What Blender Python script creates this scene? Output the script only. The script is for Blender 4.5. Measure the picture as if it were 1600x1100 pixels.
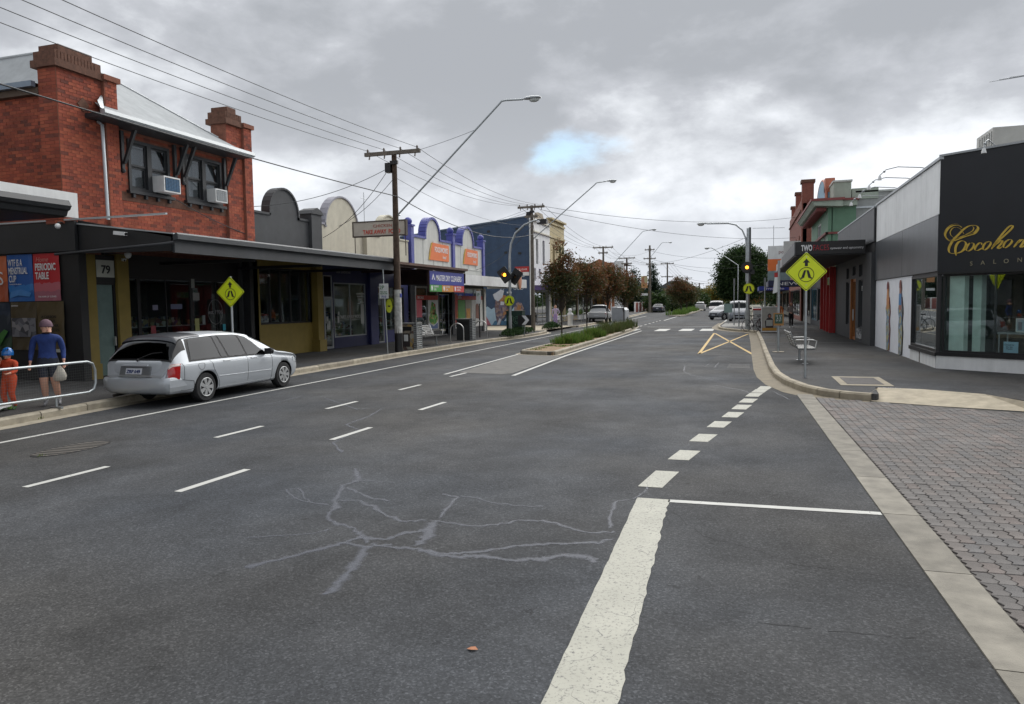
import bpy, bmesh, math, random
from math import sin, cos, pi, radians, sqrt, atan2
from mathutils import Vector, Matrix, Euler
for o in list(bpy.data.objects): bpy.data.objects.remove(o)
SC = bpy.context.scene
COL = SC.collection
# ------------------------------------------------------------------ camera
cam = bpy.data.cameras.new('camera')
cam.sensor_width = 36; cam.lens = 36*1150/1600; cam.clip_start = .05; cam.clip_end = 6000
camo = bpy.data.objects.new('camera', cam); COL.objects.link(camo)
camo.matrix_world = Matrix.Translation((0, 0, 2.0)) @ Matrix.Rotation(radians(17.7), 4, 'Z') @ Matrix.Rotation(radians(86.2), 4, 'X') @ Matrix.Rotation(-.015, 4, 'Z')
SC.camera = camo
# ------------------------------------------------------------------ sky, sun, exposure
SUN_EL, SUN_AZ = radians(46), radians(12)
world = bpy.data.worlds.new('World'); SC.world = world; world.use_nodes = True
nt = world.node_tree; nt.nodes.clear()
def nd(tree, typ, **kw):
    n = tree.nodes.new(typ)
    for k, v in kw.items():
        if k.startswith('i_'):
            key = k[2:]; key = int(key) if key.isdigit() else key.replace('_', ' ')
            n.inputs[key].default_value = v
        else: setattr(n, k, v)
    return n
def mth(tree, op, a, b=None, c=None):
    n = tree.nodes.new('ShaderNodeMath'); n.operation = op
    for i, v in enumerate((a, b, c)):
        if v is None: continue
        if isinstance(v, (int, float)): n.inputs[i].default_value = v
        else: tree.links.new(v, n.inputs[i])
    return n.outputs[0]
def ramp(tree, src, stops, interp='LINEAR'):
    n = tree.nodes.new('ShaderNodeValToRGB'); n.color_ramp.interpolation = interp
    el = n.color_ramp.elements
    while len(el) < len(stops): el.new(.5)
    for e, (p, c) in zip(el, stops):
        e.position = p; e.color = (c[0], c[1], c[2], 1) if not isinstance(c, (int, float)) else (c, c, c, 1)
    tree.links.new(src, n.inputs[0]); return n.outputs[0]
tc = nd(nt, 'ShaderNodeTexCoord')
sep = nd(nt, 'ShaderNodeSeparateXYZ'); nt.links.new(tc.outputs['Generated'], sep.inputs[0])
zz = mth(nt, 'ADD', mth(nt, 'MAXIMUM', sep.outputs[2], 0.0), .17)
cx = mth(nt, 'DIVIDE', sep.outputs[0], zz); cy = mth(nt, 'DIVIDE', sep.outputs[1], zz)
cmb = nd(nt, 'ShaderNodeCombineXYZ'); nt.links.new(cx, cmb.inputs[0]); nt.links.new(cy, cmb.inputs[1])
def cloudnoise(scale, detail, rough, off, dist=0.0, flat=True):
    mp = nd(nt, 'ShaderNodeMapping'); mp.inputs['Location'].default_value = off
    nt.links.new(cmb.outputs[0] if flat else tc.outputs['Generated'], mp.inputs['Vector'])
    if not flat: mp.inputs['Scale'].default_value = (1, 1, 1.9)
    n = nd(nt, 'ShaderNodeTexNoise', i_Scale=scale, i_Detail=detail, i_Roughness=rough, i_Distortion=dist)
    nt.links.new(mp.outputs[0], n.inputs['Vector']); return n.outputs['Fac']
big = cloudnoise(.55, 3, .5, (16.9, 8.3, .4))
mid = cloudnoise(2.9, 11, .54, (29.5, 13.6, 6.1), .15, False)
fine = cloudnoise(9., 8, .6, (1.3, 9.2, 4.0), .2, False)
th = mth(nt, 'ADD', mth(nt, 'MULTIPLY', big, .55), mth(nt, 'ADD', mth(nt, 'MULTIPLY', mid, 1.35), mth(nt, 'MULTIPLY', fine, .40)))
# th about 1.06 on average; thicker cloud shows a darker base
dk = mth(nt, 'SMOOTH_MIN', mth(nt, 'ADD', mth(nt, 'MULTIPLY_ADD', th, 2.45, -2.22), mth(nt, 'MULTIPLY', sep.outputs[2], .35)), 1.0, .1)
ccol = ramp(nt, dk, [(0.0, (.76, .77, .79)), (.22, (.66, .68, .715)), (.48, (.50, .52, .55)), (.68, (.385, .40, .43)), (1.0, (.30, .315, .34))])
# bright band of thin cloud low over the horizon
lowz = nd(nt, 'ShaderNodeMapRange', i_1=0.0, i_2=.30, i_3=1.0, i_4=0.0); nt.links.new(sep.outputs[2], lowz.inputs[0])
mixl = nd(nt, 'ShaderNodeMix', data_type='RGBA'); mixl.inputs['B'].default_value = (.80, .835, .89, 1)
nt.links.new(mth(nt, 'MULTIPLY', mth(nt, 'POWER', lowz.outputs[0], 2.), .55), mixl.inputs['Factor']); nt.links.new(ccol, mixl.inputs['A'])
# one real gap in the cloud where blue shows
GAP = Vector((-.238, .952, .192)).normalized()
vs = nd(nt, 'ShaderNodeVectorMath', operation='SUBTRACT'); nt.links.new(tc.outputs['Generated'], vs.inputs[0]); vs.inputs[1].default_value = GAP
vm = nd(nt, 'ShaderNodeVectorMath', operation='MULTIPLY'); nt.links.new(vs.outputs[0], vm.inputs[0]); vm.inputs[1].default_value = (1, 1, 2.3)
vl = nd(nt, 'ShaderNodeVectorMath', operation='LENGTH'); nt.links.new(vm.outputs[0], vl.inputs[0])
gapd = mth(nt, 'ADD', vl.outputs['Value'], mth(nt, 'MULTIPLY', mth(nt, 'ADD', mth(nt, 'SUBTRACT', mid, .5), mth(nt, 'MULTIPLY', mth(nt, 'SUBTRACT', fine, .5), .8)), .20))
gapm = nd(nt, 'ShaderNodeMapRange', interpolation_type='SMOOTHSTEP', i_1=.022, i_2=.088, i_3=0.1, i_4=1.0); nt.links.new(gapd, gapm.inputs[0])
thin = nd(nt, 'ShaderNodeMapRange', interpolation_type='SMOOTHSTEP', i_1=.70, i_2=.80, i_3=.35, i_4=1.0); nt.links.new(th, thin.inputs[0])
sky = nd(nt, 'ShaderNodeTexSky', sky_type='NISHITA', sun_disc=False, sun_elevation=SUN_EL, sun_rotation=SUN_AZ, air_density=1.3, dust_density=.4, ozone_density=2.5)
bgs = nd(nt, 'ShaderNodeBackground', i_Strength=.05); nt.links.new(sky.outputs[0], bgs.inputs[0])
bgc = nd(nt, 'ShaderNodeBackground', i_Strength=.53); nt.links.new(mixl.outputs['Result'], bgc.inputs[0])
mxs = nd(nt, 'ShaderNodeMixShader'); nt.links.new(mth(nt, 'MULTIPLY', gapm.outputs[0], thin.outputs[0]), mxs.inputs[0])
nt.links.new(bgs.outputs[0], mxs.inputs[1]); nt.links.new(bgc.outputs[0], mxs.inputs[2])
wo = nd(nt, 'ShaderNodeOutputWorld'); nt.links.new(mxs.outputs[0], wo.inputs[0])
sun = bpy.data.lights.new('sun', 'SUN'); sun.energy = 1.5; sun.angle = radians(75); sun.color = (1, .98, .95)
suno = bpy.data.objects.new('sun', sun); COL.objects.link(suno)
sdir = Vector((cos(SUN_EL)*sin(SUN_AZ), cos(SUN_EL)*cos(SUN_AZ), sin(SUN_EL)))   # towards the sun, ahead and a little to the right
suno.rotation_euler = sdir.to_track_quat('Z', 'Y').to_euler(); suno.location = (0, 0, 40)
SC.view_settings.view_transform = 'Standard'; SC.view_settings.look = 'None'; SC.view_settings.gamma = 1
SC.view_settings.exposure = 1.5; SC.view_settings.use_curve_mapping = False
SC.render.engine = 'CYCLES'; cy_ = SC.cycles
cy_.use_denoising = True; cy_.max_bounces = 7; cy_.diffuse_bounces = 4; cy_.glossy_bounces = 3; cy_.transparent_max_bounces = 12; cy_.transmission_bounces = 4
cy_.caustics_reflective = False; cy_.caustics_refractive = False
# ------------------------------------------------------------------ materials
MATS = {}
def mat(name, col=(.5, .5, .5), rough=.7, metal=0., var=.12, vs=3., bump=0., bs=40., spec=.5, coat=0., emit=None, es=1., streak=0., rnd=0.):
    """procedural surface: base colour broken up by two noises, optional fine relief and vertical weather streaks"""
    if name in MATS: return MATS[name]
    m = bpy.data.materials.new(name); m.use_nodes = True; t = m.node_tree; b = t.nodes['Principled BSDF']
    b.inputs['Roughness'].default_value = rough; b.inputs['Metallic'].default_value = metal
    b.inputs['Specular IOR Level'].default_value = spec; b.inputs['Coat Weight'].default_value = coat; b.inputs['Coat Roughness'].default_value = .06
    co = nd(t, 'ShaderNodeTexCoord')
    n1 = nd(t, 'ShaderNodeTexNoise', i_Scale=vs, i_Detail=6, i_Roughness=.6); t.links.new(co.outputs['Object'], n1.inputs['Vector'])
    f = ramp(t, n1.outputs['Fac'], [(.3, 1-var), (.7, 1+var)])
    mx = nd(t, 'ShaderNodeMix', data_type='RGBA', blend_type='MULTIPLY'); mx.inputs['Factor'].default_value = 1
    mx.inputs['A'].default_value = (*col, 1); t.links.new(f, mx.inputs['B'])
    out = mx.outputs['Result']
    if streak:
        mp = nd(t, 'ShaderNodeMapping'); mp.inputs['Scale'].default_value = (2.0, 2.0, .22); t.links.new(co.outputs['Object'], mp.inputs['Vector'])
        n2 = nd(t, 'ShaderNodeTexNoise', i_Scale=1., i_Detail=5, i_Roughness=.7); t.links.new(mp.outputs[0], n2.inputs['Vector'])
        f2 = ramp(t, n2.outputs['Fac'], [(.38, 1-streak), (.6, 1.)])
        mx2 = nd(t, 'ShaderNodeMix', data_type='RGBA', blend_type='MULTIPLY'); mx2.inputs['Factor'].default_value = 1
        t.links.new(out, mx2.inputs['A']); t.links.new(f2, mx2.inputs['B']); out = mx2.outputs['Result']
    if rnd:
        oi = nd(t, 'ShaderNodeObjectInfo'); f3 = ramp(t, oi.outputs['Random'], [(0, 1-rnd), (1, 1+rnd)])
        mx3 = nd(t, 'ShaderNodeMix', data_type='RGBA', blend_type='MULTIPLY'); mx3.inputs['Factor'].default_value = 1
        t.links.new(out, mx3.inputs['A']); t.links.new(f3, mx3.inputs['B']); out = mx3.outputs['Result']
    t.links.new(out, b.inputs['Base Color'])
    if bump:
        n3 = nd(t, 'ShaderNodeTexNoise', i_Scale=bs, i_Detail=4, i_Roughness=.6); t.links.new(co.outputs['Object'], n3.inputs['Vector'])
        bp = nd(t, 'ShaderNodeBump', i_Strength=bump, i_Distance=.01); t.links.new(n3.outputs['Fac'], bp.inputs['Height']); t.links.new(bp.outputs[0], b.inputs['Normal'])
    if emit:
        b.inputs['Emission Color'].default_value = (*emit, 1); b.inputs['Emission Strength'].default_value = es
    MATS[name] = m; return m
def asphalt(name, base, tint=(1, 1, 1), patch=.22, speck=.5):
    m = bpy.data.materials.new(name); m.use_nodes = True; t = m.node_tree; b = t.nodes['Principled BSDF']
    co = nd(t, 'ShaderNodeTexCoord'); O = co.outputs['Object']
    b.inputs['Specular IOR Level'].default_value = .16
    def nz(s, d, r, sc=None, dist=0):
        v = O
        if sc:
            mp = nd(t, 'ShaderNodeMapping'); mp.inputs['Scale'].default_value = sc; t.links.new(O, mp.inputs['Vector']); v = mp.outputs[0]
        n = nd(t, 'ShaderNodeTexNoise', i_Scale=s, i_Detail=d, i_Roughness=r, i_Distortion=dist); t.links.new(v, n.inputs['Vector']); return n.outputs['Fac']
    vor = nd(t, 'ShaderNodeTexVoronoi', i_Scale=85.); t.links.new(O, vor.inputs['Vector'])
    vsep = nd(t, 'ShaderNodeSeparateColor'); t.links.new(vor.outputs['Color'], vsep.inputs[0])
    st = ramp(t, vsep.outputs[0], [(0., 1-speck*.75), (.55, .95), (.82, 1.15), (1., 1+speck*1.9)])
    big_ = ramp(t, nz(.35, 4, .6), [(.3, 1-patch), (.72, 1+patch)])
    pat2 = ramp(t, nz(1.7, 6, .65, None, .6), [(.35, .84), (.66, 1.14)])
    trk = ramp(t, nz(.9, 4, .6, (1., .06, 1.)), [(.3, .88), (.7, 1.12)])
    grit = ramp(t, nz(30, 5, .75), [(.3, .75), (.7, 1.25)])
    out = None
    for f in (st, big_, pat2, trk, grit):
        mx = nd(t, 'ShaderNodeMix', data_type='RGBA', blend_type='MULTIPLY'); mx.inputs['Factor'].default_value = 1
        if out is None: mx.inputs['A'].default_value = (base*tint[0], base*tint[1], base*tint[2], 1)
        else: t.links.new(out, mx.inputs['A'])
        t.links.new(f, mx.inputs['B']); out = mx.outputs['Result']
    for f in (ramp(t, nz(.22, 3, .5), [(.35, (.95, .99, 1.06)), (.65, (1.07, 1.0, .92))]), ramp(t, nz(5.5, 3, .5, None, .3), [(.27, .72), (.34, 1.)]), ramp(t, nz(.55, 2, .5, (1., .02, 1.)), [(.35, .9), (.65, 1.1)])):
        mx = nd(t, 'ShaderNodeMix', data_type='RGBA', blend_type='MULTIPLY'); mx.inputs['Factor'].default_value = 1
        t.links.new(out, mx.inputs['A']); t.links.new(f, mx.inputs['B']); out = mx.outputs['Result']
    t.links.new(out, b.inputs['Base Color'])
    t.links.new(ramp(t, nz(.5, 4, .6), [(.3, .75), (.7, .95)]), b.inputs['Roughness'])
    bp = nd(t, 'ShaderNodeBump', i_Strength=.38, i_Distance=.006); t.links.new(vsep.outputs[0], bp.inputs['Height']); t.links.new(bp.outputs[0], b.inputs['Normal'])
    MATS[name] = m; return m
def sealant(name, col):
    m = bpy.data.materials.new(name); m.use_nodes = True; t = m.node_tree; b = t.nodes['Principled BSDF']; b.inputs['Roughness'].default_value = .6
    co = nd(t, 'ShaderNodeTexCoord'); at = nd(t, 'ShaderNodeAttribute', attribute_name='mid')
    n = nd(t, 'ShaderNodeTexNoise', i_Scale=26., i_Detail=7, i_Roughness=.75); t.links.new(co.outputs['Object'], n.inputs['Vector'])
    n2 = nd(t, 'ShaderNodeTexNoise', i_Scale=2.5, i_Detail=4); t.links.new(co.outputs['Object'], n2.inputs['Vector'])
    a = mth(t, 'ADD', at.outputs['Fac'], mth(t, 'ADD', mth(t, 'MULTIPLY', n.outputs['Fac'], 1.1), mth(t, 'MULTIPLY', n2.outputs['Fac'], .7)))
    mr = nd(t, 'ShaderNodeMapRange', interpolation_type='SMOOTHSTEP', i_1=1.08, i_2=1.85, i_3=0., i_4=.62); t.links.new(a, mr.inputs[0]); t.links.new(mr.outputs[0], b.inputs['Alpha'])
    t.links.new(ramp(t, n.outputs['Fac'], [(.3, tuple(c*.8 for c in col)), (.7, tuple(c*1.2 for c in col))]), b.inputs['Base Color'])
    MATS[name] = m; return m
def paint(name, col, wear=.35, base=.09):
    """road paint with cracks and worn spots showing the asphalt"""
    m = bpy.data.materials.new(name); m.use_nodes = True; t = m.node_tree; b = t.nodes['Principled BSDF']
    co = nd(t, 'ShaderNodeTexCoord'); O = co.outputs['Object']; b.inputs['Roughness'].default_value = .7
    n = nd(t, 'ShaderNodeTexNoise', i_Scale=38., i_Detail=8, i_Roughness=.8); t.links.new(O, n.inputs['Vector'])
    n2 = nd(t, 'ShaderNodeTexNoise', i_Scale=2.2, i_Detail=5, i_Roughness=.6); t.links.new(O, n2.inputs['Vector'])
    dn = nd(t, 'ShaderNodeTexNoise', i_Scale=3., i_Detail=3); t.links.new(O, dn.inputs['Vector'])
    va = nd(t, 'ShaderNodeVectorMath', operation='MULTIPLY_ADD'); t.links.new(dn.outputs['Color'], va.inputs[0]); va.inputs[1].default_value = (.35, .35, .35); t.links.new(O, va.inputs[2])
    v = nd(t, 'ShaderNodeTexVoronoi', feature='DISTANCE_TO_EDGE', i_Scale=3.4); t.links.new(va.outputs[0], v.inputs['Vector'])
    crack = ramp(t, v.outputs['Distance'], [(0., 0.), (.012, 1.)])
    crk = mth(t, 'MAXIMUM', crack, ramp(t, n2.outputs['Fac'], [(.48, 1.), (.56, .25)]))
    w = mth(t, 'MULTIPLY', crk, ramp(t, n.outputs['Fac'], [(wear-.05, 0.), (wear+.06, 1.)]))
    mx = nd(t, 'ShaderNodeMix', data_type='RGBA'); t.links.new(w, mx.inputs['Factor'])
    mx.inputs['A'].default_value = (base, base, base, 1)
    sh = ramp(t, n2.outputs['Fac'], [(.3, tuple(c*.82 for c in col)), (.65, col)]); t.links.new(sh, mx.inputs['B'])
    t.links.new(mx.outputs['Result'], b.inputs['Base Color'])
    bp = nd(t, 'ShaderNodeBump', i_Strength=.3, i_Distance=.005); t.links.new(n.outputs['Fac'], bp.inputs['Height']); t.links.new(bp.outputs[0], b.inputs['Normal'])
    MATS[name] = m; return m
def glass(name, tint=(.8, .88, .86), refl=1.5, clear=.85, rough=.01):
    """thin pane: mostly see-through, with mirror reflection rising at grazing angles"""
    m = bpy.data.materials.new(name); m.use_nodes = True; t = m.node_tree; t.nodes.remove(t.nodes['Principled BSDF'])
    out = t.nodes['Material Output']
    tr = nd(t, 'ShaderNodeBsdfTransparent'); tr.inputs[0].default_value = (tint[0]*clear, tint[1]*clear, tint[2]*clear, 1)
    gl = nd(t, 'ShaderNodeBsdfGlossy'); gl.inputs['Roughness'].default_value = rough; gl.inputs[0].default_value = (.95, .97, 1, 1)
    fr = nd(t, 'ShaderNodeLayerWeight', i_Blend=.5)
    k = mth(t, 'MINIMUM', mth(t, 'MULTIPLY', mth(t, 'MULTIPLY_ADD', mth(t, 'POWER', fr.outputs['Facing'], 4.), .90, .045), refl), .95)
    mx = nd(t, 'ShaderNodeMixShader'); t.links.new(k, mx.inputs[0]); t.links.new(tr.outputs[0], mx.inputs[1]); t.links.new(gl.outputs[0], mx.inputs[2])
    t.links.new(mx.outputs[0], out.inputs[0]); MATS[name] = m; return m
def patchwork(name, cols, scale=9., rough=.6):
    """flat print of irregular colour patches (murals, posters, packaging)"""
    m = bpy.data.materials.new(name); m.use_nodes = True; t = m.node_tree; b = t.nodes['Principled BSDF']; b.inputs['Roughness'].default_value = rough
    co = nd(t, 'ShaderNodeTexCoord')
    v = nd(t, 'ShaderNodeTexVoronoi', i_Scale=scale, i_Randomness=1.); t.links.new(co.outputs['Object'], v.inputs['Vector'])
    s = nd(t, 'ShaderNodeSeparateColor'); t.links.new(v.outputs['Color'], s.inputs[0])
    n = len(cols); t.links.new(ramp(t, s.outputs[0], [(i/n, c) for i, c in enumerate(cols)], 'CONSTANT'), b.inputs['Base Color'])
    MATS[name] = m; return m
def leafmat(name, cols, rough=.6):
    m = bpy.data.materials.new(name); m.use_nodes = True; t = m.node_tree; b = t.nodes['Principled BSDF']; b.inputs['Roughness'].default_value = rough
    b.inputs['Specular IOR Level'].default_value = .25
    g = nd(t, 'ShaderNodeNewGeometry'); n = len(cols)
    t.links.new(ramp(t, g.outputs['Random Per Island'], [(i/max(1, n-1), c) for i, c in enumerate(cols)]), b.inputs['Base Color'])
    tl = nd(t, 'ShaderNodeBsdfTranslucent'); t.links.new(b.inputs['Base Color'].links[0].from_socket, tl.inputs[0])
    mx = nd(t, 'ShaderNodeMixShader', i_0=.36); t.links.new(b.outputs[0], mx.inputs[1]); t.links.new(tl.outputs[0], mx.inputs[2])
    t.links.new(mx.outputs[0], t.nodes['Material Output'].inputs[0]); MATS[name] = m; return m
# ------------------------------------------------------------------ geometry gatherer
class G:
    def __init__(s): s.v = []; s.f = []; s.m = []; s.sm = []
    def add(s, vs, fs, mi=0, smooth=False):
        o = len(s.v); s.v += [tuple(p) for p in vs]
        for f in fs: s.f.append([i+o for i in f]); s.m.append(mi); s.sm.append(smooth)
        return s
    def box(s, x0, x1, y0, y1, z0, z1, mi=0):
        x0, x1 = min(x0, x1), max(x0, x1); y0, y1 = min(y0, y1), max(y0, y1); z0, z1 = min(z0, z1), max(z0, z1)
        return s.add([(x0,y0,z0),(x1,y0,z0),(x1,y1,z0),(x0,y1,z0),(x0,y0,z1),(x1,y0,z1),(x1,y1,z1),(x0,y1,z1)],
              [(0,3,2,1),(4,5,6,7),(0,1,5,4),(1,2,6,5),(2,3,7,6),(3,0,4,7)], mi)
    def hexa(s, p, mi=0):   # 8 points: bottom 4 counter-clockwise, top 4
        return s.add(p, [(0,3,2,1),(4,5,6,7),(0,1,5,4),(1,2,6,5),(2,3,7,6),(3,0,4,7)], mi)
    def obox(s, c, size, rz=0, mi=0, rx=0, ry=0):
        M = Matrix.Translation(c) @ Euler((rx, ry, rz)).to_matrix().to_4x4(); a, b, d = size[0]/2, size[1]/2, size[2]/2
        return s.hexa([M @ Vector(q) for q in [(-a,-b,-d),(a,-b,-d),(a,b,-d),(-a,b,-d),(-a,-b,d),(a,-b,d),(a,b,d),(-a,b,d)]], mi)
    def tube(s, pts, r, n=8, mi=0, cap=True, smooth=True):
        pts = [Vector(p) for p in pts]; k = len(pts); R = r if isinstance(r, (list, tuple)) else [r]*k
        d0 = (pts[1]-pts[0]).normalized(); u = d0.cross(Vector((0,0,1)))
        if u.length < 1e-3: u = d0.cross(Vector((0,1,0)))
        u.normalize(); vs = []
        for i, p in enumerate(pts):
            d = (pts[min(i+1,k-1)]-pts[max(i-1,0)]).normalized(); u = (u - d*u.dot(d)).normalized(); w = d.cross(u)
            for j in range(n):
                a = 2*pi*j/n; vs.append(p + (u*cos(a)+w*sin(a))*R[i])
        fs = [(i*n+j, i*n+(j+1)%n, (i+1)*n+(j+1)%n, (i+1)*n+j) for i in range(k-1) for j in range(n)]
        s.add(vs, fs, mi, smooth)
        if cap: s.add(vs, [list(range(n))[::-1], [(k-1)*n+j for j in range(n)]], mi)
        return s
    def cyl(s, p0, p1, r0, r1=None, n=12, mi=0): return s.tube([p0, p1], [r0, r0 if r1 is None else r1], n, mi)
    def prism(s, poly, a, b, ax='x', mi=0, mi2=None):
        """2D outline (y,z), (x,z) or (x,y) extruded along ax from a to b"""
        F = {'x': lambda p, q: (q, p[0], p[1]), 'y': lambda p, q: (p[0], q, p[1]), 'z': lambda p, q: (p[0], p[1], q)}[ax]
        n = len(poly); vs = [F(p, a) for p in poly]+[F(p, b) for p in poly]
        s.add(vs, [list(range(n))[::-1], [n+i for i in range(n)]], mi)
        s.add(vs, [(i, (i+1)%n, n+(i+1)%n, n+i) for i in range(n)], mi if mi2 is None else mi2); return s
    def sph(s, c, r, nu=12, nv=8, mi=0):
        rx, ry, rz = r if isinstance(r, (tuple, list)) else (r, r, r)
        vs = [(c[0], c[1], c[2]-rz)]+[(c[0]+rx*cos(2*pi*j/nu)*sin(pi*i/nv), c[1]+ry*sin(2*pi*j/nu)*sin(pi*i/nv), c[2]-rz*cos(pi*i/nv)) for i in range(1, nv) for j in range(nu)]+[(c[0], c[1], c[2]+rz)]
        fs = [(0, 1+(j+1)%nu, 1+j) for j in range(nu)]
        fs += [(1+i*nu+j, 1+i*nu+(j+1)%nu, 1+(i+1)*nu+(j+1)%nu, 1+(i+1)*nu+j) for i in range(nv-2) for j in range(nu)]
        L = len(vs)-1; fs += [(L, 1+(nv-2)*nu+j, 1+(nv-2)*nu+(j+1)%nu) for j in range(nu)]
        return s.add(vs, fs, mi, True)
    def lathe(s, prof, c=(0,0,0), n=16, mi=0):
        vs = [(c[0]+r*cos(2*pi*j/n), c[1]+r*sin(2*pi*j/n), c[2]+z) for r, z in prof for j in range(n)]; k = len(prof)
        s.add(vs, [(i*n+j, i*n+(j+1)%n, (i+1)*n+(j+1)%n, (i+1)*n+j) for i in range(k-1) for j in range(n)], mi, True)
        return s.add(vs, [list(range(n))[::-1], [(k-1)*n+j for j in range(n)]], mi)
    def mesh(s, name, mats):
        me = bpy.data.meshes.new(name); me.from_pydata(s.v, [], s.f)
        for m in (mats if isinstance(mats, (list, tuple)) else [mats]): me.materials.append(m)
        me.polygons.foreach_set('material_index', s.m); me.polygons.foreach_set('use_smooth', s.sm); me.update(); return me
    def build(s, name, mats, parent=None, loc=(0,0,0), rot=(0,0,0), kind=None, label=None):
        o = bpy.data.objects.new(name, s.mesh(name, mats)); COL.objects.link(o); o.location = loc; o.rotation_euler = rot
        if parent: o.parent = parent
        if kind: o['kind'] = kind
        if label: o['label'] = label
        return o
def tag(o, label, cat, group=None):
    o['label'] = label; o['category'] = cat
    if group: o['group'] = group
    return o
def thing(name, label, cat, loc=(0,0,0), rz=0, group=None):
    o = bpy.data.objects.new(name, None); COL.objects.link(o); o.empty_display_size = .2; o.location = loc; o.rotation_euler = (0,0,rz)
    return tag(o, label, cat, group)
KIDS = {}
def copy_tree(o, parent=None):
    c = o.copy(); COL.objects.link(c)
    if parent: c.parent = parent
    for ch in [x for x in bpy.data.objects if x.parent == o]: copy_tree(ch, c)
    return c
def copy_thing(o, loc, rz, label):
    c = copy_tree(o); c.location = loc; c.rotation_euler = (0,0,rz); c['label'] = label; return c
def struct(g, name, m, label=None):
    o = g.build(name, m, kind='structure')
    if label: o['label'] = label
    return o
def text(body, size, m, parent, loc, rot=(pi/2,0,0), name='lettering', ext=.004, w=None, shear=0, bold=0, align='CENTER', space=1.):
    cu = bpy.data.curves.new(name, 'FONT'); cu.body = body; cu.size = size; cu.extrude = ext; cu.align_x = align; cu.shear = shear; cu.offset = bold; cu.space_character = space; cu.resolution_u = 3
    t = bpy.data.objects.new('tmp_text', cu); COL.objects.link(t)
    dg = bpy.context.evaluated_depsgraph_get(); me = bpy.data.meshes.new_from_object(t.evaluated_get(dg))
    bpy.data.objects.remove(t)
    me.materials.clear(); me.materials.append(m)
    if w and len(me.vertices):
        xs = [v.co.x for v in me.vertices]; k = w/(max(xs)-min(xs))
        for v in me.vertices: v.co.x *= k
    o = bpy.data.objects.new(name, me); COL.objects.link(o); o.location = loc; o.rotation_euler = rot; o.parent = parent
    return o
RL = (pi/2, 0, pi/2)      # faces +X (left side of the street)
RR = (pi/2, 0, -pi/2)     # faces -X (right side)
RC = (pi/2, 0, 0)         # faces the camera end of the street
def wallgrid(g, ax, a, b, u0, u1, z0, z1, holes=(), mi=0):
    """wall slab between planes a,b on axis ax with rectangular openings (u0,u1,z0,z1)"""
    us = sorted(set([u0, u1]+[min(max(h[i], u0), u1) for h in holes for i in (0, 1)])); zs = sorted(set([z0, z1]+[min(max(h[i], z0), z1) for h in holes for i in (2, 3)]))
    for i in range(len(us)-1):
        run = None
        for j in range(len(zs)-1):
            um, zm = (us[i]+us[i+1])/2, (zs[j]+zs[j+1])/2
            solid = not any(h[0] < um < h[1] and h[2] < zm < h[3] for h in holes)
            if solid: run = [zs[j] if run is None else run[0], zs[j+1]]
            if (not solid or j == len(zs)-2) and run:
                if ax == 'x': g.box(a, b, us[i], us[i+1], run[0], run[1], mi)
                else: g.box(us[i], us[i+1], a, b, run[0], run[1], mi)
                run = None
    return g
def frame(g, ax, p, d, u0, u1, z0, z1, w=.05, mi=0):
    """rectangular frame bars in plane ax=p, depth d"""
    def bx(a, b, c, e): (g.box(p, p+d, a, b, c, e, mi) if ax == 'x' else g.box(a, b, p, p+d, c, e, mi))
    bx(u0, u0+w, z0, z1); bx(u1-w, u1, z0, z1); bx(u0+w, u1-w, z0, z0+w); bx(u0+w, u1-w, z1-w, z1)
    return g
R = random.Random(7)
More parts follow.
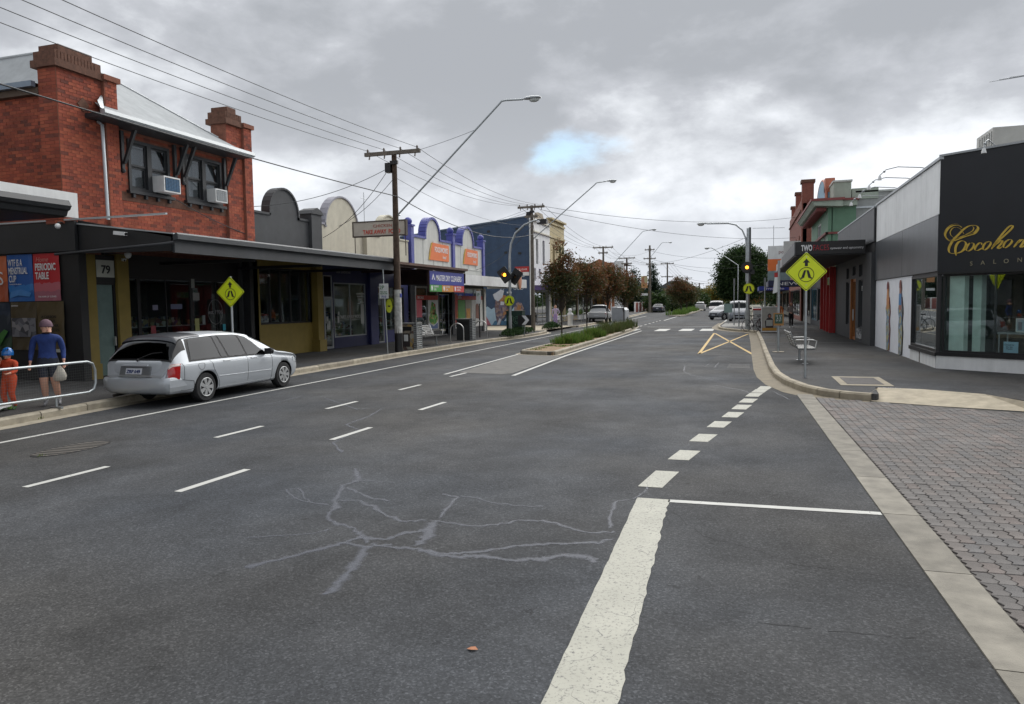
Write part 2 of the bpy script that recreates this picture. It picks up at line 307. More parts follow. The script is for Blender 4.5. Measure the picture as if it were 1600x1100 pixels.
SEAL=[(0.09,[(-4.60,7.95),(-4.42,7.70),(-4.23,7.40),(-4.27,7.13),(-4.02,6.55),(-3.82,6.24)]),(0.035,[(-4.23,7.40),(-4.03,7.38),(-3.74,7.39)]),(0.03,[(-4.80,6.81),(-4.69,6.90),(-4.31,6.47),(-3.91,6.32)]),(0.03,[(-4.80,6.81),(-4.67,6.66),(-4.39,6.47),(-4.18,6.40)]),(0.05,[(-4.23,7.07),(-3.91,6.86),(-3.66,6.70),(-3.45,6.68)]),(0.06,[(-4.02,6.55),(-3.80,6.61),(-3.51,6.42),(-3.20,6.16),(-2.98,6.06),(-2.81,6.16)]),(0.06,[(-3.91,6.32),(-3.76,5.97),(-3.64,5.87),(-3.38,5.77),(-3.17,5.58),(-3.02,5.40)]),(0.03,[(-4.14,5.25),(-3.91,5.38),(-3.65,5.53),(-3.53,5.69)]),(0.07,[(-3.68,4.64),(-3.56,4.81),(-3.40,5.07),(-3.26,5.30),(-3.17,5.54),(-2.93,5.53),(-2.83,5.75),(-2.67,5.92)]),(0.09,[(-3.02,5.40),(-2.90,5.02),(-2.80,4.64),(-2.77,4.31)]),(0.05,[(-3.08,7.07),(-2.85,6.98),(-2.78,6.51),(-2.73,6.20)]),(0.1,[(-2.73,6.20),(-2.69,5.95),(-2.62,5.73),(-2.59,5.44)]),(0.025,[(-2.86,7.04),(-2.64,7.01),(-2.38,6.85),(-2.17,6.84),(-1.86,6.86)]),(0.045,[(-2.77,6.14),(-2.57,6.11),(-2.32,6.09),(-2.15,6.18),(-1.99,6.35),(-1.78,6.41),(-1.58,6.33),(-1.37,6.18),(-1.20,6.19),(-1.07,6.26)]),(0.04,[(-1.09,7.34),(-1.24,7.22),(-1.20,6.69),(-1.13,6.29)]),(0.03,[(-1.03,8.40),(-1.00,7.78),(-1.02,7.60),(-1.09,7.34)]),(0.08,[(-3.02,5.40),(-2.81,5.39),(-2.56,5.38),(-2.33,5.31),(-2.14,5.30),(-1.98,5.37),(-1.71,5.35),(-1.51,5.43),(-1.37,5.57),(-1.15,5.56),(-1.10,5.45)]),(0.06,[(-2.56,5.38),(-2.29,5.33),(-2.06,5.45),(-1.80,5.66),(-1.60,5.77),(-1.39,5.85),(-1.17,5.92),(-1.06,6.07)]),(0.06,[(-3.30,5.36),(-3.00,5.33),(-2.78,5.43)]),(0.05,[(-6.74,12.83),(-6.48,11.80),(-6.41,10.82),(-5.92,10.42),(-5.75,9.35),(-5.20,8.68)]),(0.04,[(-6.80,13.09),(-7.11,12.49),(-8.96,14.09)]),(0.05,[(-9.45,14.34),(-9.33,12.77),(-9.50,11.99)]),(0.04,[(-1.81,23.10),(-1.69,21.31),(-1.42,20.17),(-1.11,19.67),(-0.77,18.88)]),(0.04,[(-0.76,17.96),(-0.44,17.45),(-0.05,16.86),(0.12,16.28)]),(0.04,[(-2.10,24.36),(-1.84,24.95)]),(0.04,[(-1.79,22.63),(-1.36,22.69)]),(0.03,[(-1.21,22.94),(-1.07,24.22),(-0.83,24.52),(-0.91,22.29)]),(0.03,[(-0.25,21.52),(0.08,21.17)]),(0.03,[(0.18,17.29),(0.57,16.85),(0.85,15.33)]),(0.03,[(-0.66,6.99),(-0.33,6.33),(0.08,6.07),(0.35,5.84),(1.02,5.69)]),(0.02,[(0.06,4.71),(0.50,4.69),(1.02,4.71)])]
LET={'C1':[(0.560,3.715),(0.502,3.765),(0.415,3.788),(0.314,3.776),(0.213,3.710),(0.157,3.609),(0.174,3.516),(0.234,3.435),(0.323,3.398),(0.467,3.432),(0.609,3.480),(0.749,3.513),(0.860,3.547),(0.933,3.644),(0.911,3.719),(0.827,3.749),(0.716,3.737),(0.604,3.674),(0.493,3.564),(0.380,3.454),(0.296,3.325),(0.254,3.207),(0.279,3.114),(0.374,3.085),(0.504,3.099),(0.603,3.153),(0.664,3.267),(0.640,3.358),(0.554,3.388),(0.469,3.342),(0.421,3.240),(0.417,3.120),(0.441,3.028)],'C2':[(0.607,3.555),(0.547,3.664),(0.445,3.733),(0.344,3.728),(0.281,3.643),(0.298,3.551),(0.379,3.484),(0.495,3.474),(0.608,3.510),(0.692,3.555),(0.803,3.611),(0.836,3.682),(0.800,3.729)],'o1':[(0.754,3.320),(0.699,3.250),(0.673,3.163),(0.717,3.123),(0.786,3.155),(0.847,3.239),(0.838,3.306),(0.782,3.318)],'c':[(1.032,3.255),(1.017,3.307),(0.963,3.297),(0.896,3.221),(0.877,3.149),(0.926,3.123),(0.994,3.148),(1.048,3.181)],'o2':[(1.140,3.320),(1.074,3.237),(1.062,3.151),(1.104,3.126),(1.170,3.172),(1.229,3.255),(1.221,3.313),(1.167,3.318),(1.113,3.293)],'h':[(1.252,3.152),(1.367,3.317),(1.494,3.492),(1.608,3.624),(1.684,3.667),(1.704,3.629),(1.648,3.550),(1.496,3.406),(1.368,3.288),(1.252,3.137)],'h2':[(1.343,3.232),(1.433,3.311),(1.486,3.322),(1.474,3.265),(1.397,3.170),(1.412,3.134),(1.489,3.178)],'o3':[(1.603,3.327),(1.539,3.260),(1.516,3.176),(1.556,3.145),(1.632,3.196),(1.694,3.277),(1.680,3.327),(1.628,3.332),(1.577,3.300)],'n':[(1.736,3.146),(1.798,3.226),(1.871,3.319)],'n2':[(1.798,3.212),(1.897,3.303),(1.947,3.299),(1.936,3.244),(1.882,3.150),(1.914,3.134),(2.000,3.197)]}
# ================================================================== materials used throughout
ASPH = asphalt('road_asphalt', .057, (.95, 1., 1.06), .26, .36)
ASPHF = asphalt('footpath_asphalt', .068, (1., 1., 1.), .15, .3)
CONC = mat('kerb_concrete', (.33, .295, .23), .85, var=.25, vs=5, bump=.5, bs=60, rnd=.16)
CONCL = mat('pale_concrete', (.36, .315, .235), .85, var=.22, vs=4, bump=.4, bs=70, rnd=.14)
CONCG = mat('grey_concrete', (.235, .23, .215), .85, var=.2, vs=5, bump=.5, bs=90, rnd=.10)
WPAINT = paint('worn_white_paint', (.40, .395, .335), .41)
WLINE = paint('white_line_paint', (.50, .50, .47), .33)
YPAINT = paint('yellow_line_paint', (.55, .36, .09), .36)
SEALM = sealant('crack_sealant', (.092, .101, .126)); JOINTM = mat('apron_joint', (.11, .11, .11), .8)
BLK = mat('black_paint', (.012, .012, .013), .45, var=.2)
CHAR = mat('charcoal_paint', (.035, .037, .041), .55, var=.15, streak=.12)
DGREY = mat('dark_grey_render', (.055, .058, .062), .7, var=.12, bump=.15)
WHITE = mat('white_paint', (.80, .81, .80), .6, var=.06, streak=.12)
OFFW = mat('cream_render', (.62, .585, .47), .75, var=.08, streak=.10, bump=.12)
OLIVE = mat('olive_render', (.22, .160, .034), .65, var=.1, bump=.1)
NAVY = mat('navy_render', (.036, .070, .135), .6, var=.12, streak=.15)
BLUEP = mat('violet_blue_paint', (.075, .085, .33), .5, var=.1)
GALV = mat('galvanised_steel', (.42, .45, .46), .42, .75, var=.12, vs=8)
ZINC = mat('zincalume_sheet', (.50, .54, .56), .45, .45, var=.06, vs=2)
STEEL = mat('brushed_steel', (.55, .55, .53), .32, .9, var=.08)
ALU = mat('grey_aluminium', (.36, .38, .39), .4, .6, var=.06)
RUST = mat('weathered_timber', (.095, .062, .042), .85, var=.35, vs=7, bump=.6, bs=30, streak=.4)
GREYT = mat('grey_weathered_timber', (.19, .165, .135), .85, var=.3, vs=7, bump=.5, bs=30, streak=.35)
WIRE = mat('cable_black', (.03, .032, .035), .6, var=.1)
CERA = mat('insulator_ceramic', (.16, .13, .11), .3, var=.1)
RUBBER = mat('tyre_rubber', (.02, .02, .021), .8, var=.2)
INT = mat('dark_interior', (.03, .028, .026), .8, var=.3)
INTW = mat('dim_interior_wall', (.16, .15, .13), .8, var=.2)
GL = glass('shop_glass', (.90, .96, .95), 1.15, .97)
GLD = glass('tinted_glass', (.3, .34, .36), 2.2, .35)
RED = mat('red_paint', (.42, .025, .022), .5, var=.12)
ORANGE = mat('orange_panel', (.72, .16, .03), .5, var=.05)
YG = mat('fluoro_yellow', (.74, .86, .015), .45, var=.03)
TXW = mat('white_letters', (.8, .8, .8), .5, var=.02)
TXB = mat('black_letters', (.012, .012, .014), .5, var=.02)
GOODS = patchwork('shop_goods', [(.05, .05, .06), (.16, .1, .05), (.05, .1, .06), (.3, .3, .28), (.12, .03, .03), (.04, .06, .14), (.22, .19, .1)], 6)
GRASS = leafmat('grass_blades', [(.045, .10, .015), (.085, .165, .025), (.13, .21, .04), (.16, .18, .055)])
# ================================================================== ground, roads, footpaths
struct(G().add([(-3000,-60,-.03),(3000,-60,-.03),(3000,4000,-.03),(-3000,4000,-.03)], [(0,1,2,3)]), 'ground', mat('bare_ground', (.10, .10, .07), .9, var=.3, vs=.05))
struct(G().add([(-13.2,-40,0),(40,-40,0),(40,15.5,0),(13.2-12,18,0),(1.2,60,0),(-1,100,0),(-2,900,0),(-22,900,0),(-17,130,0),(-13.2,52,0)], [(0,1,2,3,4,5,6,7,8,9)]), 'road', ASPH)
struct(G().add([(-60,48.3,.006),(-12.4,47.4,.006),(-12.5,58.4,.006),(-60,58.4,.006)], [(0,1,2,3)]), 'side_street', ASPHF)
# --- kerb stones: list of kerb lines, each stone its own piece under one structure object
def kerbline(name, pts, w, z, mt, step, gut=0, gmt=None, label=None, kz=0, gside=1, jit=.004):
    """stones laid along pts (outer face on the road side = right of travel when gside=1)"""
    pl = [Vector((p[0], p[1], 0)) for p in pts]
    L = [0]
    for a, b in zip(pl, pl[1:]): L.append(L[-1]+(b-a).length)
    def at(d):
        for i in range(len(pl)-1):
            if d <= L[i+1] or i == len(pl)-2:
                t = (d-L[i])/max(1e-6, L[i+1]-L[i]); return pl[i].lerp(pl[i+1], t)
    def nrm(d):
        t = (at(min(d+.15, L[-1]))-at(max(d-.15, 0))).normalized(); return Vector((t.y, -t.x, 0))*gside
    base = G(); n = max(1, int(L[-1]/step)); root = None; stones = []
    for i in range(n):
        d0, d1 = i*L[-1]/n+.010, (i+1)*L[-1]/n-.010
        g = G(); k = 3
        for q in range(k):
            a, b = d0+(d1-d0)*q/k, d0+(d1-d0)*(q+1)/k
            A, B, na, nb = at(a), at(b), nrm(a), nrm(b)
            dz = R.uniform(-jit, jit) if q == 0 else dz
            zt = z+kz+dz
            bev = .03
            g.hexa([A-na*w+Vector((0,0,-.02)), A+Vector((0,0,-.02)), B+Vector((0,0,-.02)), B-nb*w+Vector((0,0,-.02)), A-na*w+Vector((0,0,zt)), A-na*bev+Vector((0,0,zt)), B-nb*bev+Vector((0,0,zt)), B-nb*w+Vector((0,0,zt))])
            g.add([A-na*bev+Vector((0,0,zt)), A+Vector((0,0,zt-.035)), B+Vector((0,0,zt-.035)), B-nb*bev+Vector((0,0,zt)), A+Vector((0,0,-.02)), B+Vector((0,0,-.02))], [(0,1,2,3),(1,4,5,2)])
        stones.append(g)
    bed = G()
    for i in range(len(pl)-1):
        A, B = pl[i], pl[i+1]; na, nb = nrm(L[i]), nrm(L[i+1])
        zz_ = Vector((0,0,z-.012+kz)); o_ = .012
        bed.hexa([A-na*(w-o_)+Vector((0,0,-.02)), A-na*.04+Vector((0,0,-.02)), B-nb*.04+Vector((0,0,-.02)), B-nb*(w-o_)+Vector((0,0,-.02)), A-na*(w-o_)+zz_, A-na*.04+zz_, B-nb*.04+zz_, B-nb*(w-o_)+zz_])
        if gut:
            bed.add([A+Vector((0,0,.008)), A+na*gut+Vector((0,0,.004)), B+nb*gut+Vector((0,0,.004)), B+Vector((0,0,.008))], [(0,1,2,3)], 1)
    root = struct(bed, name, [mat('kerb_joint', (.08, .075, .065), .9), gmt or mt], label)
    for g in stones: g.build('kerb_stone', mt, root)
    return root
# left footpath slab + kerb
LK = [(-12.15,-2),(-12.2,9.3),(-12.49,12.1),(-12.69,18.6),(-12.83,26.1),(-12.84,36),(-12.45,38.9),(-12.3,41),(-12.3,44.2),(-12.45,46.6),(-13.3,49.6)]
struct(G().prism([(x-.12, y) for x, y in LK]+[(-60,49.6),(-60,-2)], -.02, .143, 'z'), 'footpath', ASPHF, 'dark asphalt footpath along the left shops')
kerbline('kerb', LK, .16, .15, CONC, 1.1, .28, CONC, gside=1)
LK2 = [(-13.5,56.6),(-12.75,57.3),(-12.9,62),(-13.4,74),(-14.6,100),(-17,135),(-20,170)]
struct(G().prism([(x-.12, y) for x, y in LK2]+[(-80,170),(-80,56.6)], -.02, .143, 'z'), 'footpath', ASPHF, 'far left footpath past the purple awning')
kerbline('kerb', LK2, .16, .15, CONC, 2.4, .25, CONC)
struct(G().prism([(-13.25,47.0),(-12.95,47.4),(-12.9,49),(-12.9,56),(-13.1,57),(-17,57.6),(-22,57.6),(-22,48.4),(-17,48.4)], .146, .156, 'z'), 'crossing_threshold', CONCL, 'pale concrete threshold across the left side street')
# right footpath slab + kerb
RK = [(-1.9,62.5),(-1.95,53.2),(-1.35,49.2),(-.4,46.6),(.1,45.4),(.62,44.0),(.6,36),(.6,28),(.62,22),(.68,19.9),(.85,18.2),(1.15,16.9),(1.5,16.15),(1.95,15.72),(2.3,15.55)]
RK = [(-1.9,66),(-2.0,56),(-1.85,53.0),(-1.4,50.6),(-.6,48.6),(.2,47.2),(.55,45.8)]+RK[6:]
rf = RK+[(4.75,14.55),(6.2,14.1),(60,-8),(60,66)]
struct(G().prism([(x+.1, y+.03) for x, y in RK]+[(2.45,15.65),(2.55,16.75),(3.3,16.6),(4.25,15.95),(4.75,15.0),(4.75,14.62),(7,13.5),(60,-14),(60,66)], -.02, .143, 'z'), 'footpath', ASPHF, 'asphalt footpath along the right shops')
kerbline('kerb', RK, .15, .15, CONCL, .62, .42, mat('gutter_concrete', (.185, .155, .105), .85, var=.22, vs=3, bump=.4), gside=1)
kerbline('kerb', [(4.6,14.62),(5.6,14.1),(9,12.3),(30,1)], .15, .15, CONC, 1.2, .0, CONC, gside=1)
# pram ramp of pale concrete
struct(G().add([(2.3,15.52,.012),(3.4,15.05,.008),(4.7,14.58,.012),(4.75,14.72,.147),(4.3,15.9,.149),(3.35,16.55,.149),(2.6,16.7,.149),(2.3,15.72,.147)], [(0,1,6,7),(1,2,3,4,5,6)]), 'kerb_ramp', CONCL, 'sandy concrete pram ramp down to the block paving')
struct(G().add([(-.02,61,.143+.004),(-1.6,61,.147),(-1.75,56,.147),(-1.6,53.4,.147),(1.2,53.4,.147),(1.2,61,.147)], [(0,1,2,3,4,5)]), 'crossing_threshold', CONCG, 'concrete landing at the far end of the zebra crossing')
for y0 in (47.5, 33.5):
    struct(G().add([(.8,y0,.147),(4.45,y0,.147),(4.45,y0+.05,.147),(.8,y0+.05,.147)], [(0,1,2,3)]), 'footpath_joint', CONCG)
# right far kerb
kerbline('kerb', [(1.35,200),(.9,120),(.6,92),(.4,70)], .15, .15, CONC, 3., 0, CONC, gside=1)
struct(G().prism([(.3,66),(.5,70),(.7,92),(1.,120),(1.45,200),(40,200),(40,66)], -.02, .142, 'z'), 'footpath', ASPHF, 'far right footpath beyond the crossing')
EDGEC = mat('edge_concrete', (.205, .190, .158), .85, var=.28, vs=4, bump=.5, bs=90, rnd=.12)
# concrete edge strip and block paving of the side street
EX = lambda y: 1.01+.0225*(16.3-y)
edge = struct(G().add([(EX(-4)+.01, -4, .002), (EX(-4)+.31, -4, .002), (EX(16.3)+.31, 16.35, .002), (EX(16.3)+.01, 16.35, .002)], [(0, 1, 2, 3)]), 'edge_strip', mat('kerb_joint', (.08, .075, .065), .9), 'concrete edge strip of the block paving')
yy = 16.4
while yy > -2:
    ln = 1.5; y1 = max(yy-ln, -3); xa = 1.03 if yy < 12 else .98
    e0, e1 = EX(y1), EX(yy)
    G().hexa([(e0, y1+.006, -.01), (e0+.305, y1+.006, -.01), (e1+.305, yy-.006, -.01), (e1, yy-.006, -.01), (e0, y1+.006, .012), (e0+.305, y1+.006, .012), (e1+.305, yy-.006, .012), (e1, yy-.006, .012)]).build('concrete_slab', EDGEC, edge); yy = y1
pav = struct(G().add([(1.80,-6,.001),(30,-6,.001),(30,.5,.001),(5.6,14.0,.001),(3.4,15.05,.001),(2.3,15.5,.001),(1.5,16.0,.001),(1.33,16.1,.001)], [(0,1,2,3,4,5,6,7)]), 'block_paving', mat('paver_joint', (.085, .077, .070), .95), 'grey and pink interlocking block paving in the side street')
PW, PL = .112, .225
def paver_mesh(k):
    r = random.Random(k); zg = .014; L_, W_ = PL-.007, PW-.006
    n = 4; left = []; right = []
    for i in range(n+1):
        y = -L_/2+L_*i/n; dx = zg*(1 if i % 2 else -1)
        left.append((-W_/2+dx, y)); right.append((W_/2+dx, y))
    out = left+right[::-1]; h = .012; c = .004
    vs = [(x, y, 0) for x, y in out]+[(x, y, h-c) for x, y in out]+[(x*.93, y*.965, h) for x, y in out]; m = len(out)
    fs = [(i, (i+1)%m, m+(i+1)%m, m+i) for i in range(m)]+[(m+i, m+(i+1)%m, 2*m+(i+1)%m, 2*m+i) for i in range(m)]
    q = 2*m; fs += [(q+i, q+i+1, q+m-2-i, q+m-1-i) for i in range(n)]
    fs = [f[::-1] for f in fs]
    return vs, fs
PCOL = [(.126, .117, .111), (.135, .120, .111), (.118, .113, .111), (.142, .120, .110), (.127, .118, .112)]
PM = [mat('paver_%s' % s, c, .85, var=.30, vs=2.3, bump=.7, bs=120, rnd=.12) for s, c in zip(('grey', 'warm', 'slate', 'pink', 'stone'), PCOL)]
PME = []
vs, fs = paver_mesh(1)
for m_ in PM: PME.append(G().add(vs, fs).mesh('paver', m_))
cells = []
def inpav(x, y): return y < 15.95-(x-1.5)*.52 and y > -1
nx = int(9/PW)
for i in range(nx):
    for j in range(int(17/PL)):
        y = -1+PL/2+j*PL; x = EX(y)+.322+PW/2+i*PW
        if x < 8.5 and inpav(x, y+.1):
            u = abs(x/max(y, .3)); vis = y > 3.9 and u < .345
            cells.append((0 if vis else 1, x*x+y*y, x, y))
cells.sort(); gs = G(); cells_n = 0
for q, (_, d, x, y) in enumerate(cells):
    k = R.choice((0, 0, 1, 1, 2, 3, 4, 4)); dz, tx = R.uniform(-.003, .003), .0225+R.uniform(-.014, .014)
    if q < 300:
        o = bpy.data.objects.new('paver', PME[k]); COL.objects.link(o); o.location = (x, y, dz); o.rotation_euler = (R.uniform(-.008, .008), R.uniform(-.015, .015), tx); o.parent = pav
    else:
        gs.add([(x+a, y+b, c+dz) for a, b, c in vs], fs, k)
gs.build('paver', PM, pav, kind='stuff')
# ================================================================== road markings, sealant, pits (sheets 4 mm above what they lie on)
mk = G()
def strip(g, a, b, w, z=.004, mi=0):
    a, b = Vector((*a, z)), Vector((*b, z)); d = (b-a).normalized(); n = Vector((-d.y, d.x, 0))*w/2
    g.add([a-n, b-n, b+n, a+n], [(0,1,2,3)], mi)
def polystrip(g, pts, w, z=.004, mi=0):
    for a, b in zip(pts, pts[1:]): strip(g, a, b, w, z, mi)
def marking(pts, w, m=None, name='road_marking', z=.004):
    g = G(); polystrip(g, pts, w, z); return struct(g, name, m or WLINE)
marking([(-10.75,-2),(-10.78,8.17),(-10.81,18),(-10.96,30.6),(-11.25,46.2),(-11.6,60),(-12.2,72)], .1)
for k in range(0, 5):
    marking([(-7.78, 6.15+3.15*k), (-7.74, 7.25+3.15*k)], .1)
    if k < 3: marking([(-5.9, 6.42+3.13*k), (-5.86, 7.55+3.13*k)], .1)
marking([(-8.19,19.33),(-8.5,27.6),(-8.75,40),(-9.5,59)], .1)
marking([(-6.13,19.29),(-6.45,26.9),(-6.6,38),(-6.75,50)], .12)
# wide painted edge line: one outline with a rough right edge
g = G(); n = 60; a = [(-.99-.0225*(3.4-3.4), 3.41)]
vs_ = []
for i in range(n+1):
    y = 1.5+(7.42-1.5)*i/n; xl = -.965-.021*(y-3.41)+R.uniform(-.004, .004); xr = -.60-.033*(y-3.5)+R.uniform(-.011, .009)
    vs_ += [(xl, y, .004), (xr, y, .004)]
g.add(vs_, [(2*i, 2*i+1, 2*i+3, 2*i+2) for i in range(n)]); struct(g, 'road_marking', WPAINT, 'wide worn white edge line in the foreground')
marking([(-.735, 7.375), (1.20, 7.42)], .1)
for (x, y), q in zip([(-.91,8.30),(-.74,9.67),(-.57,10.96),(-.39,12.22),(-.20,13.30),(-.06,14.29),(.06,15.23),(.18,16.19),(.30,16.89),(.42,17.53)], range(10)):
    l = .33 if q else .42
    struct(G().add([(x-.14-.06, y-l, .004), (x+.12-.06, y-l, .004), (x+.17, y+l*.9, .004), (x-.10, y+l*.9, .004)], [(0,1,2,3)]), 'road_marking', WPAINT)
# yellow keep-clear box with cross
for a, b in (((-1.86,46.2),(-1.69,28.3)), ((-1.86,46.2),(.12,45.4)), ((-1.69,28.3),(.10,45.0)), ((-1.80,45.9),(.26,27.9))):
    if a[1] != 46.2 or b[1] != 45.4: marking([a, b], .11, YPAINT)
marking([(-1.69,28.2),(.3,27.6)], .05, mat('faded_line', (.14, .14, .13), .8, var=.3))
struct(G().add([(-1.15,24.3,.004),(.26,24.3,.004),(.24,26.9,.004),(-1.0,26.9,.004)], [(0,1,2,3)]), 'asphalt_patch', asphalt('dark_patch', .06))
struct(G().add([(-.55,22.4,.004),(.1,22.4,.004),(.1,24.0,.004),(-.5,24.0,.004)], [(0,1,2,3)]), 'asphalt_patch', asphalt('grey_patch', .085))
# zebra crossing on its platform
for x in (-9.6, -8.0, -5.9, -4.3, -2.95):
    w_ = .85 if x > -5 else .8
    struct(G().add([(x, 49.6, .004), (x+w_, 49.6, .004), (x+w_, 53.2, .004), (x, 53.2, .004)], [(0,1,2,3)]), 'zebra_stripe', WLINE)
marking([(-7.3,57.5),(-2.2,57.0)], .2); marking([(-11.6,62),(-9.8,62.1)], .2)
for k in range(6): marking([(-8.1-.05*k, 59.0+3.2*k), (-8.12-.05*k, 60.4+3.2*k)], .12)
marking([(-8.0,76),(-8.4,100),(-8.9,140)], .14); marking([(-2.0,66),(-1.9,74),(-2.1,110)], .14); marking([(-11.9,72),(-12.8,100)], .12)
DARKC = mat('open_crack', (.018, .018, .019), .9, var=.2)
for iw, (w, pts) in enumerate(SEAL):
    if iw >= len(SEAL)-2:
        g = G(); sm = []
        for a, b in zip(pts, pts[1:]):
            for k in range(9): t = k/9; sm.append((a[0]+(b[0]-a[0])*t+R.uniform(-.022, .022), a[1]+(b[1]-a[1])*t+R.uniform(-.022, .022)))
        for a, b in zip(sm, sm[1:]):
            if R.random() < .85: strip(g, a, b, R.uniform(.003, .009), .0015)
        struct(g, 'road_crack', DARKC); continue
    w *= 1.55; sm = []; z = .0020+.00005*iw
    for a, b in zip(pts, pts[1:]):
        for k in range(5):
            t = k/5; sm.append((a[0]+(b[0]-a[0])*t+R.uniform(-.014, .014), a[1]+(b[1]-a[1])*t+R.uniform(-.02, .02)))
    sm.append(pts[-1]); g = G(); vv = []; at_ = []
    for i, p in enumerate(sm):
        q0, q1 = sm[max(0, i-1)], sm[min(len(sm)-1, i+1)]; dx, dy = q1[0]-q0[0], q1[1]-q0[1]; l = max(1e-6, sqrt(dx*dx+dy*dy))
        ww = w*.5*R.uniform(.5, 1.5); vv += [(p[0]-dy/l*ww, p[1]+dx/l*ww, z), (p[0], p[1], z), (p[0]+dy/l*ww, p[1]-dx/l*ww, z)]; at_ += [0, 1 if 0 < i < len(sm)-1 else 0, 0]
    g.add(vv, [(3*i+c, 3*i+c+1, 3*i+4+c, 3*i+3+c) for i in range(len(sm)-1) for c in (0, 1)]); o_ = struct(g, 'crack_seal', SEALM)
    o_.data.attributes.new('mid', 'FLOAT', 'POINT').data.foreach_set('value', at_)
# pit covers in the footpath
pit = struct(G().prism([(1.93,17.0),(2.95,17.0),(2.95,18.9),(1.93,18.9)], .147, .151, 'z'), 'pit_cover', CONCL, 'square footpath pit cover with pale concrete surround')
G().prism([(2.08,17.25),(2.8,17.25),(2.8,18.65),(2.08,18.65)], .1, .156, 'z').build('cover_plate', mat('pit_plate', (.075, .068, .065), .8, var=.3, vs=6, bump=.5), pit)
text('NBN  <---', .16, mat('chalk', (.4, .4, .4), .9), pit, (3.0, 16.55, .150), (0, 0, -.2), ext=.0005)
# storm drain grate on the left lane
gr = struct(G().prism([(-9.26+.30*cos(a), 8.08+.62*sin(a)) for a in [2*pi*k/20 for k in range(20)]], -.02, .004, 'z'), 'drain_grate', BLK, 'iron drain grate sunk in the left lane')
for k in range(11): hw = .27*sqrt(max(.05, 1-((k-5)/6)**2)); G().box(-9.26-hw, -9.26+hw, 7.55+k*.1, 7.595+k*.1, .002, .007).build('grate_bar', mat('iron', (.11, .10, .085), .7, .1, var=.3), gr)
# concrete apron in front of the planted median
ap = struct(G().add([(-8.0,19.9,.004),(-6.6,19.6,.004),(-6.35,19.9,.004),(-6.55,26.75,.004),(-6.8,26.76,.004),(-8.45,27.5,.004)], [(0,1,2,3,4,5)]), 'median_apron', mat('apron_concrete', (.115, .112, .104), .9, var=.25, vs=3, bump=.4), 'flat grey concrete apron before the planted median')
for k in range(4): marking([(-8.1, 20.9+1.7*k), (-6.55, 20.7+1.7*k)], .02, JOINTM, 'apron_joint', .006)
# ================================================================== building helpers
def win(par, ax, p, d, u0, u1, z0, z1, fm, gm=None, w=.05, nu=1, nz=1, name='window', bars=.035):
    """window part with its own panes as sub-parts. d signed: frame goes from p to p+d (outwards)"""
    g = frame(G(), ax, p, d, u0, u1, z0, z1, w)
    uu = [u0+w+(u1-u0-2*w)*i/nu for i in range(nu+1)]; zs = [z0+w+(z1-z0-2*w)*i/nz for i in range(nz+1)]
    dd = d*.8
    for u in uu[1:-1]: (g.box(p, p+dd, u-bars/2, u+bars/2, z0+w, z1-w) if ax == 'x' else g.box(u-bars/2, u+bars/2, p, p+dd, z0+w, z1-w))
    for z in zs[1:-1]:
        for a, b in zip(uu, uu[1:]): (g.box(p, p+dd*.9, a+bars/2, b-bars/2, z-bars/2, z+bars/2) if ax == 'x' else g.box(a+bars/2, b-bars/2, p, p+dd*.9, z-bars/2, z+bars/2))
    f = g.build(name, fm, par)
    for a, b in zip(uu, uu[1:]):
        for c, e in zip(zs, zs[1:]):
            q = p+d*.35; i = .004
            pg = G().box(q, q+.006, a+i, b-i, c+i, e-i) if ax == 'x' else G().box(a+i, b-i, q, q+.006, c+i, e-i)
            pg.build('pane', gm or GL, f)
    return f
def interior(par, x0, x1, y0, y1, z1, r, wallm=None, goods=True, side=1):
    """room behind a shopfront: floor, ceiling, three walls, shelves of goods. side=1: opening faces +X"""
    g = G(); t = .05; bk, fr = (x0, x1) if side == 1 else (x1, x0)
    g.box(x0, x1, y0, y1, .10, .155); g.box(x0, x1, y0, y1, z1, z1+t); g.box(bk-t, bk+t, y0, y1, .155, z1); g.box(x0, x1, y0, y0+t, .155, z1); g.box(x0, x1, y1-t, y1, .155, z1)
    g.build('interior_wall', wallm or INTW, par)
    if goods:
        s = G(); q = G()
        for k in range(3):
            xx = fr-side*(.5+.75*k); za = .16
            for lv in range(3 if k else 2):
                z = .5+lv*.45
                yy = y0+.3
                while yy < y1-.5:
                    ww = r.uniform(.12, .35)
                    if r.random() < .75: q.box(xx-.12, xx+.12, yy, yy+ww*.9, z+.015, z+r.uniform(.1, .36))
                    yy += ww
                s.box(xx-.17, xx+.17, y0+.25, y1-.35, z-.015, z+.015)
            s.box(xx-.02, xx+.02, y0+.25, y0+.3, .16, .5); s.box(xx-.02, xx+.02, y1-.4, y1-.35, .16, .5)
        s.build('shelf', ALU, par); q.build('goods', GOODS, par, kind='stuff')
def archpoly(y0, y1, zb, zs_, zt, ya, yb, n=14):
    """parapet outline: shoulders at zs_, a round arch between ya and yb up to zt"""
    c = (ya+yb)/2; r = (yb-ya)/2; st = zt-r*1.0
    pts = [(y0, zb), (y1, zb), (y1, zs_), (yb, zs_)]
    for i in range(n+1):
        a = pi*i/n; pts.append((c+r*cos(a), st+r*sin(a)))
    return pts+[(ya, zs_), (y0, zs_)]
BM = [mat('brick_%s' % s, c, .85, var=.34, vs=1.1, bump=.5, bs=80, rnd=.12) for s, c in (('red', (.315, .072, .038)), ('orange', (.35, .088, .045)), ('dark', (.25, .058, .034)), ('brown', (.165, .048, .032)))]
MORT = mat('mortar', (.25, .10, .065), .95, var=.3, vs=6)
BROWNB = [mat('capping_brick', (.13, .06, .038), .85, var=.35, vs=9, bump=.4)]
BRME = {}
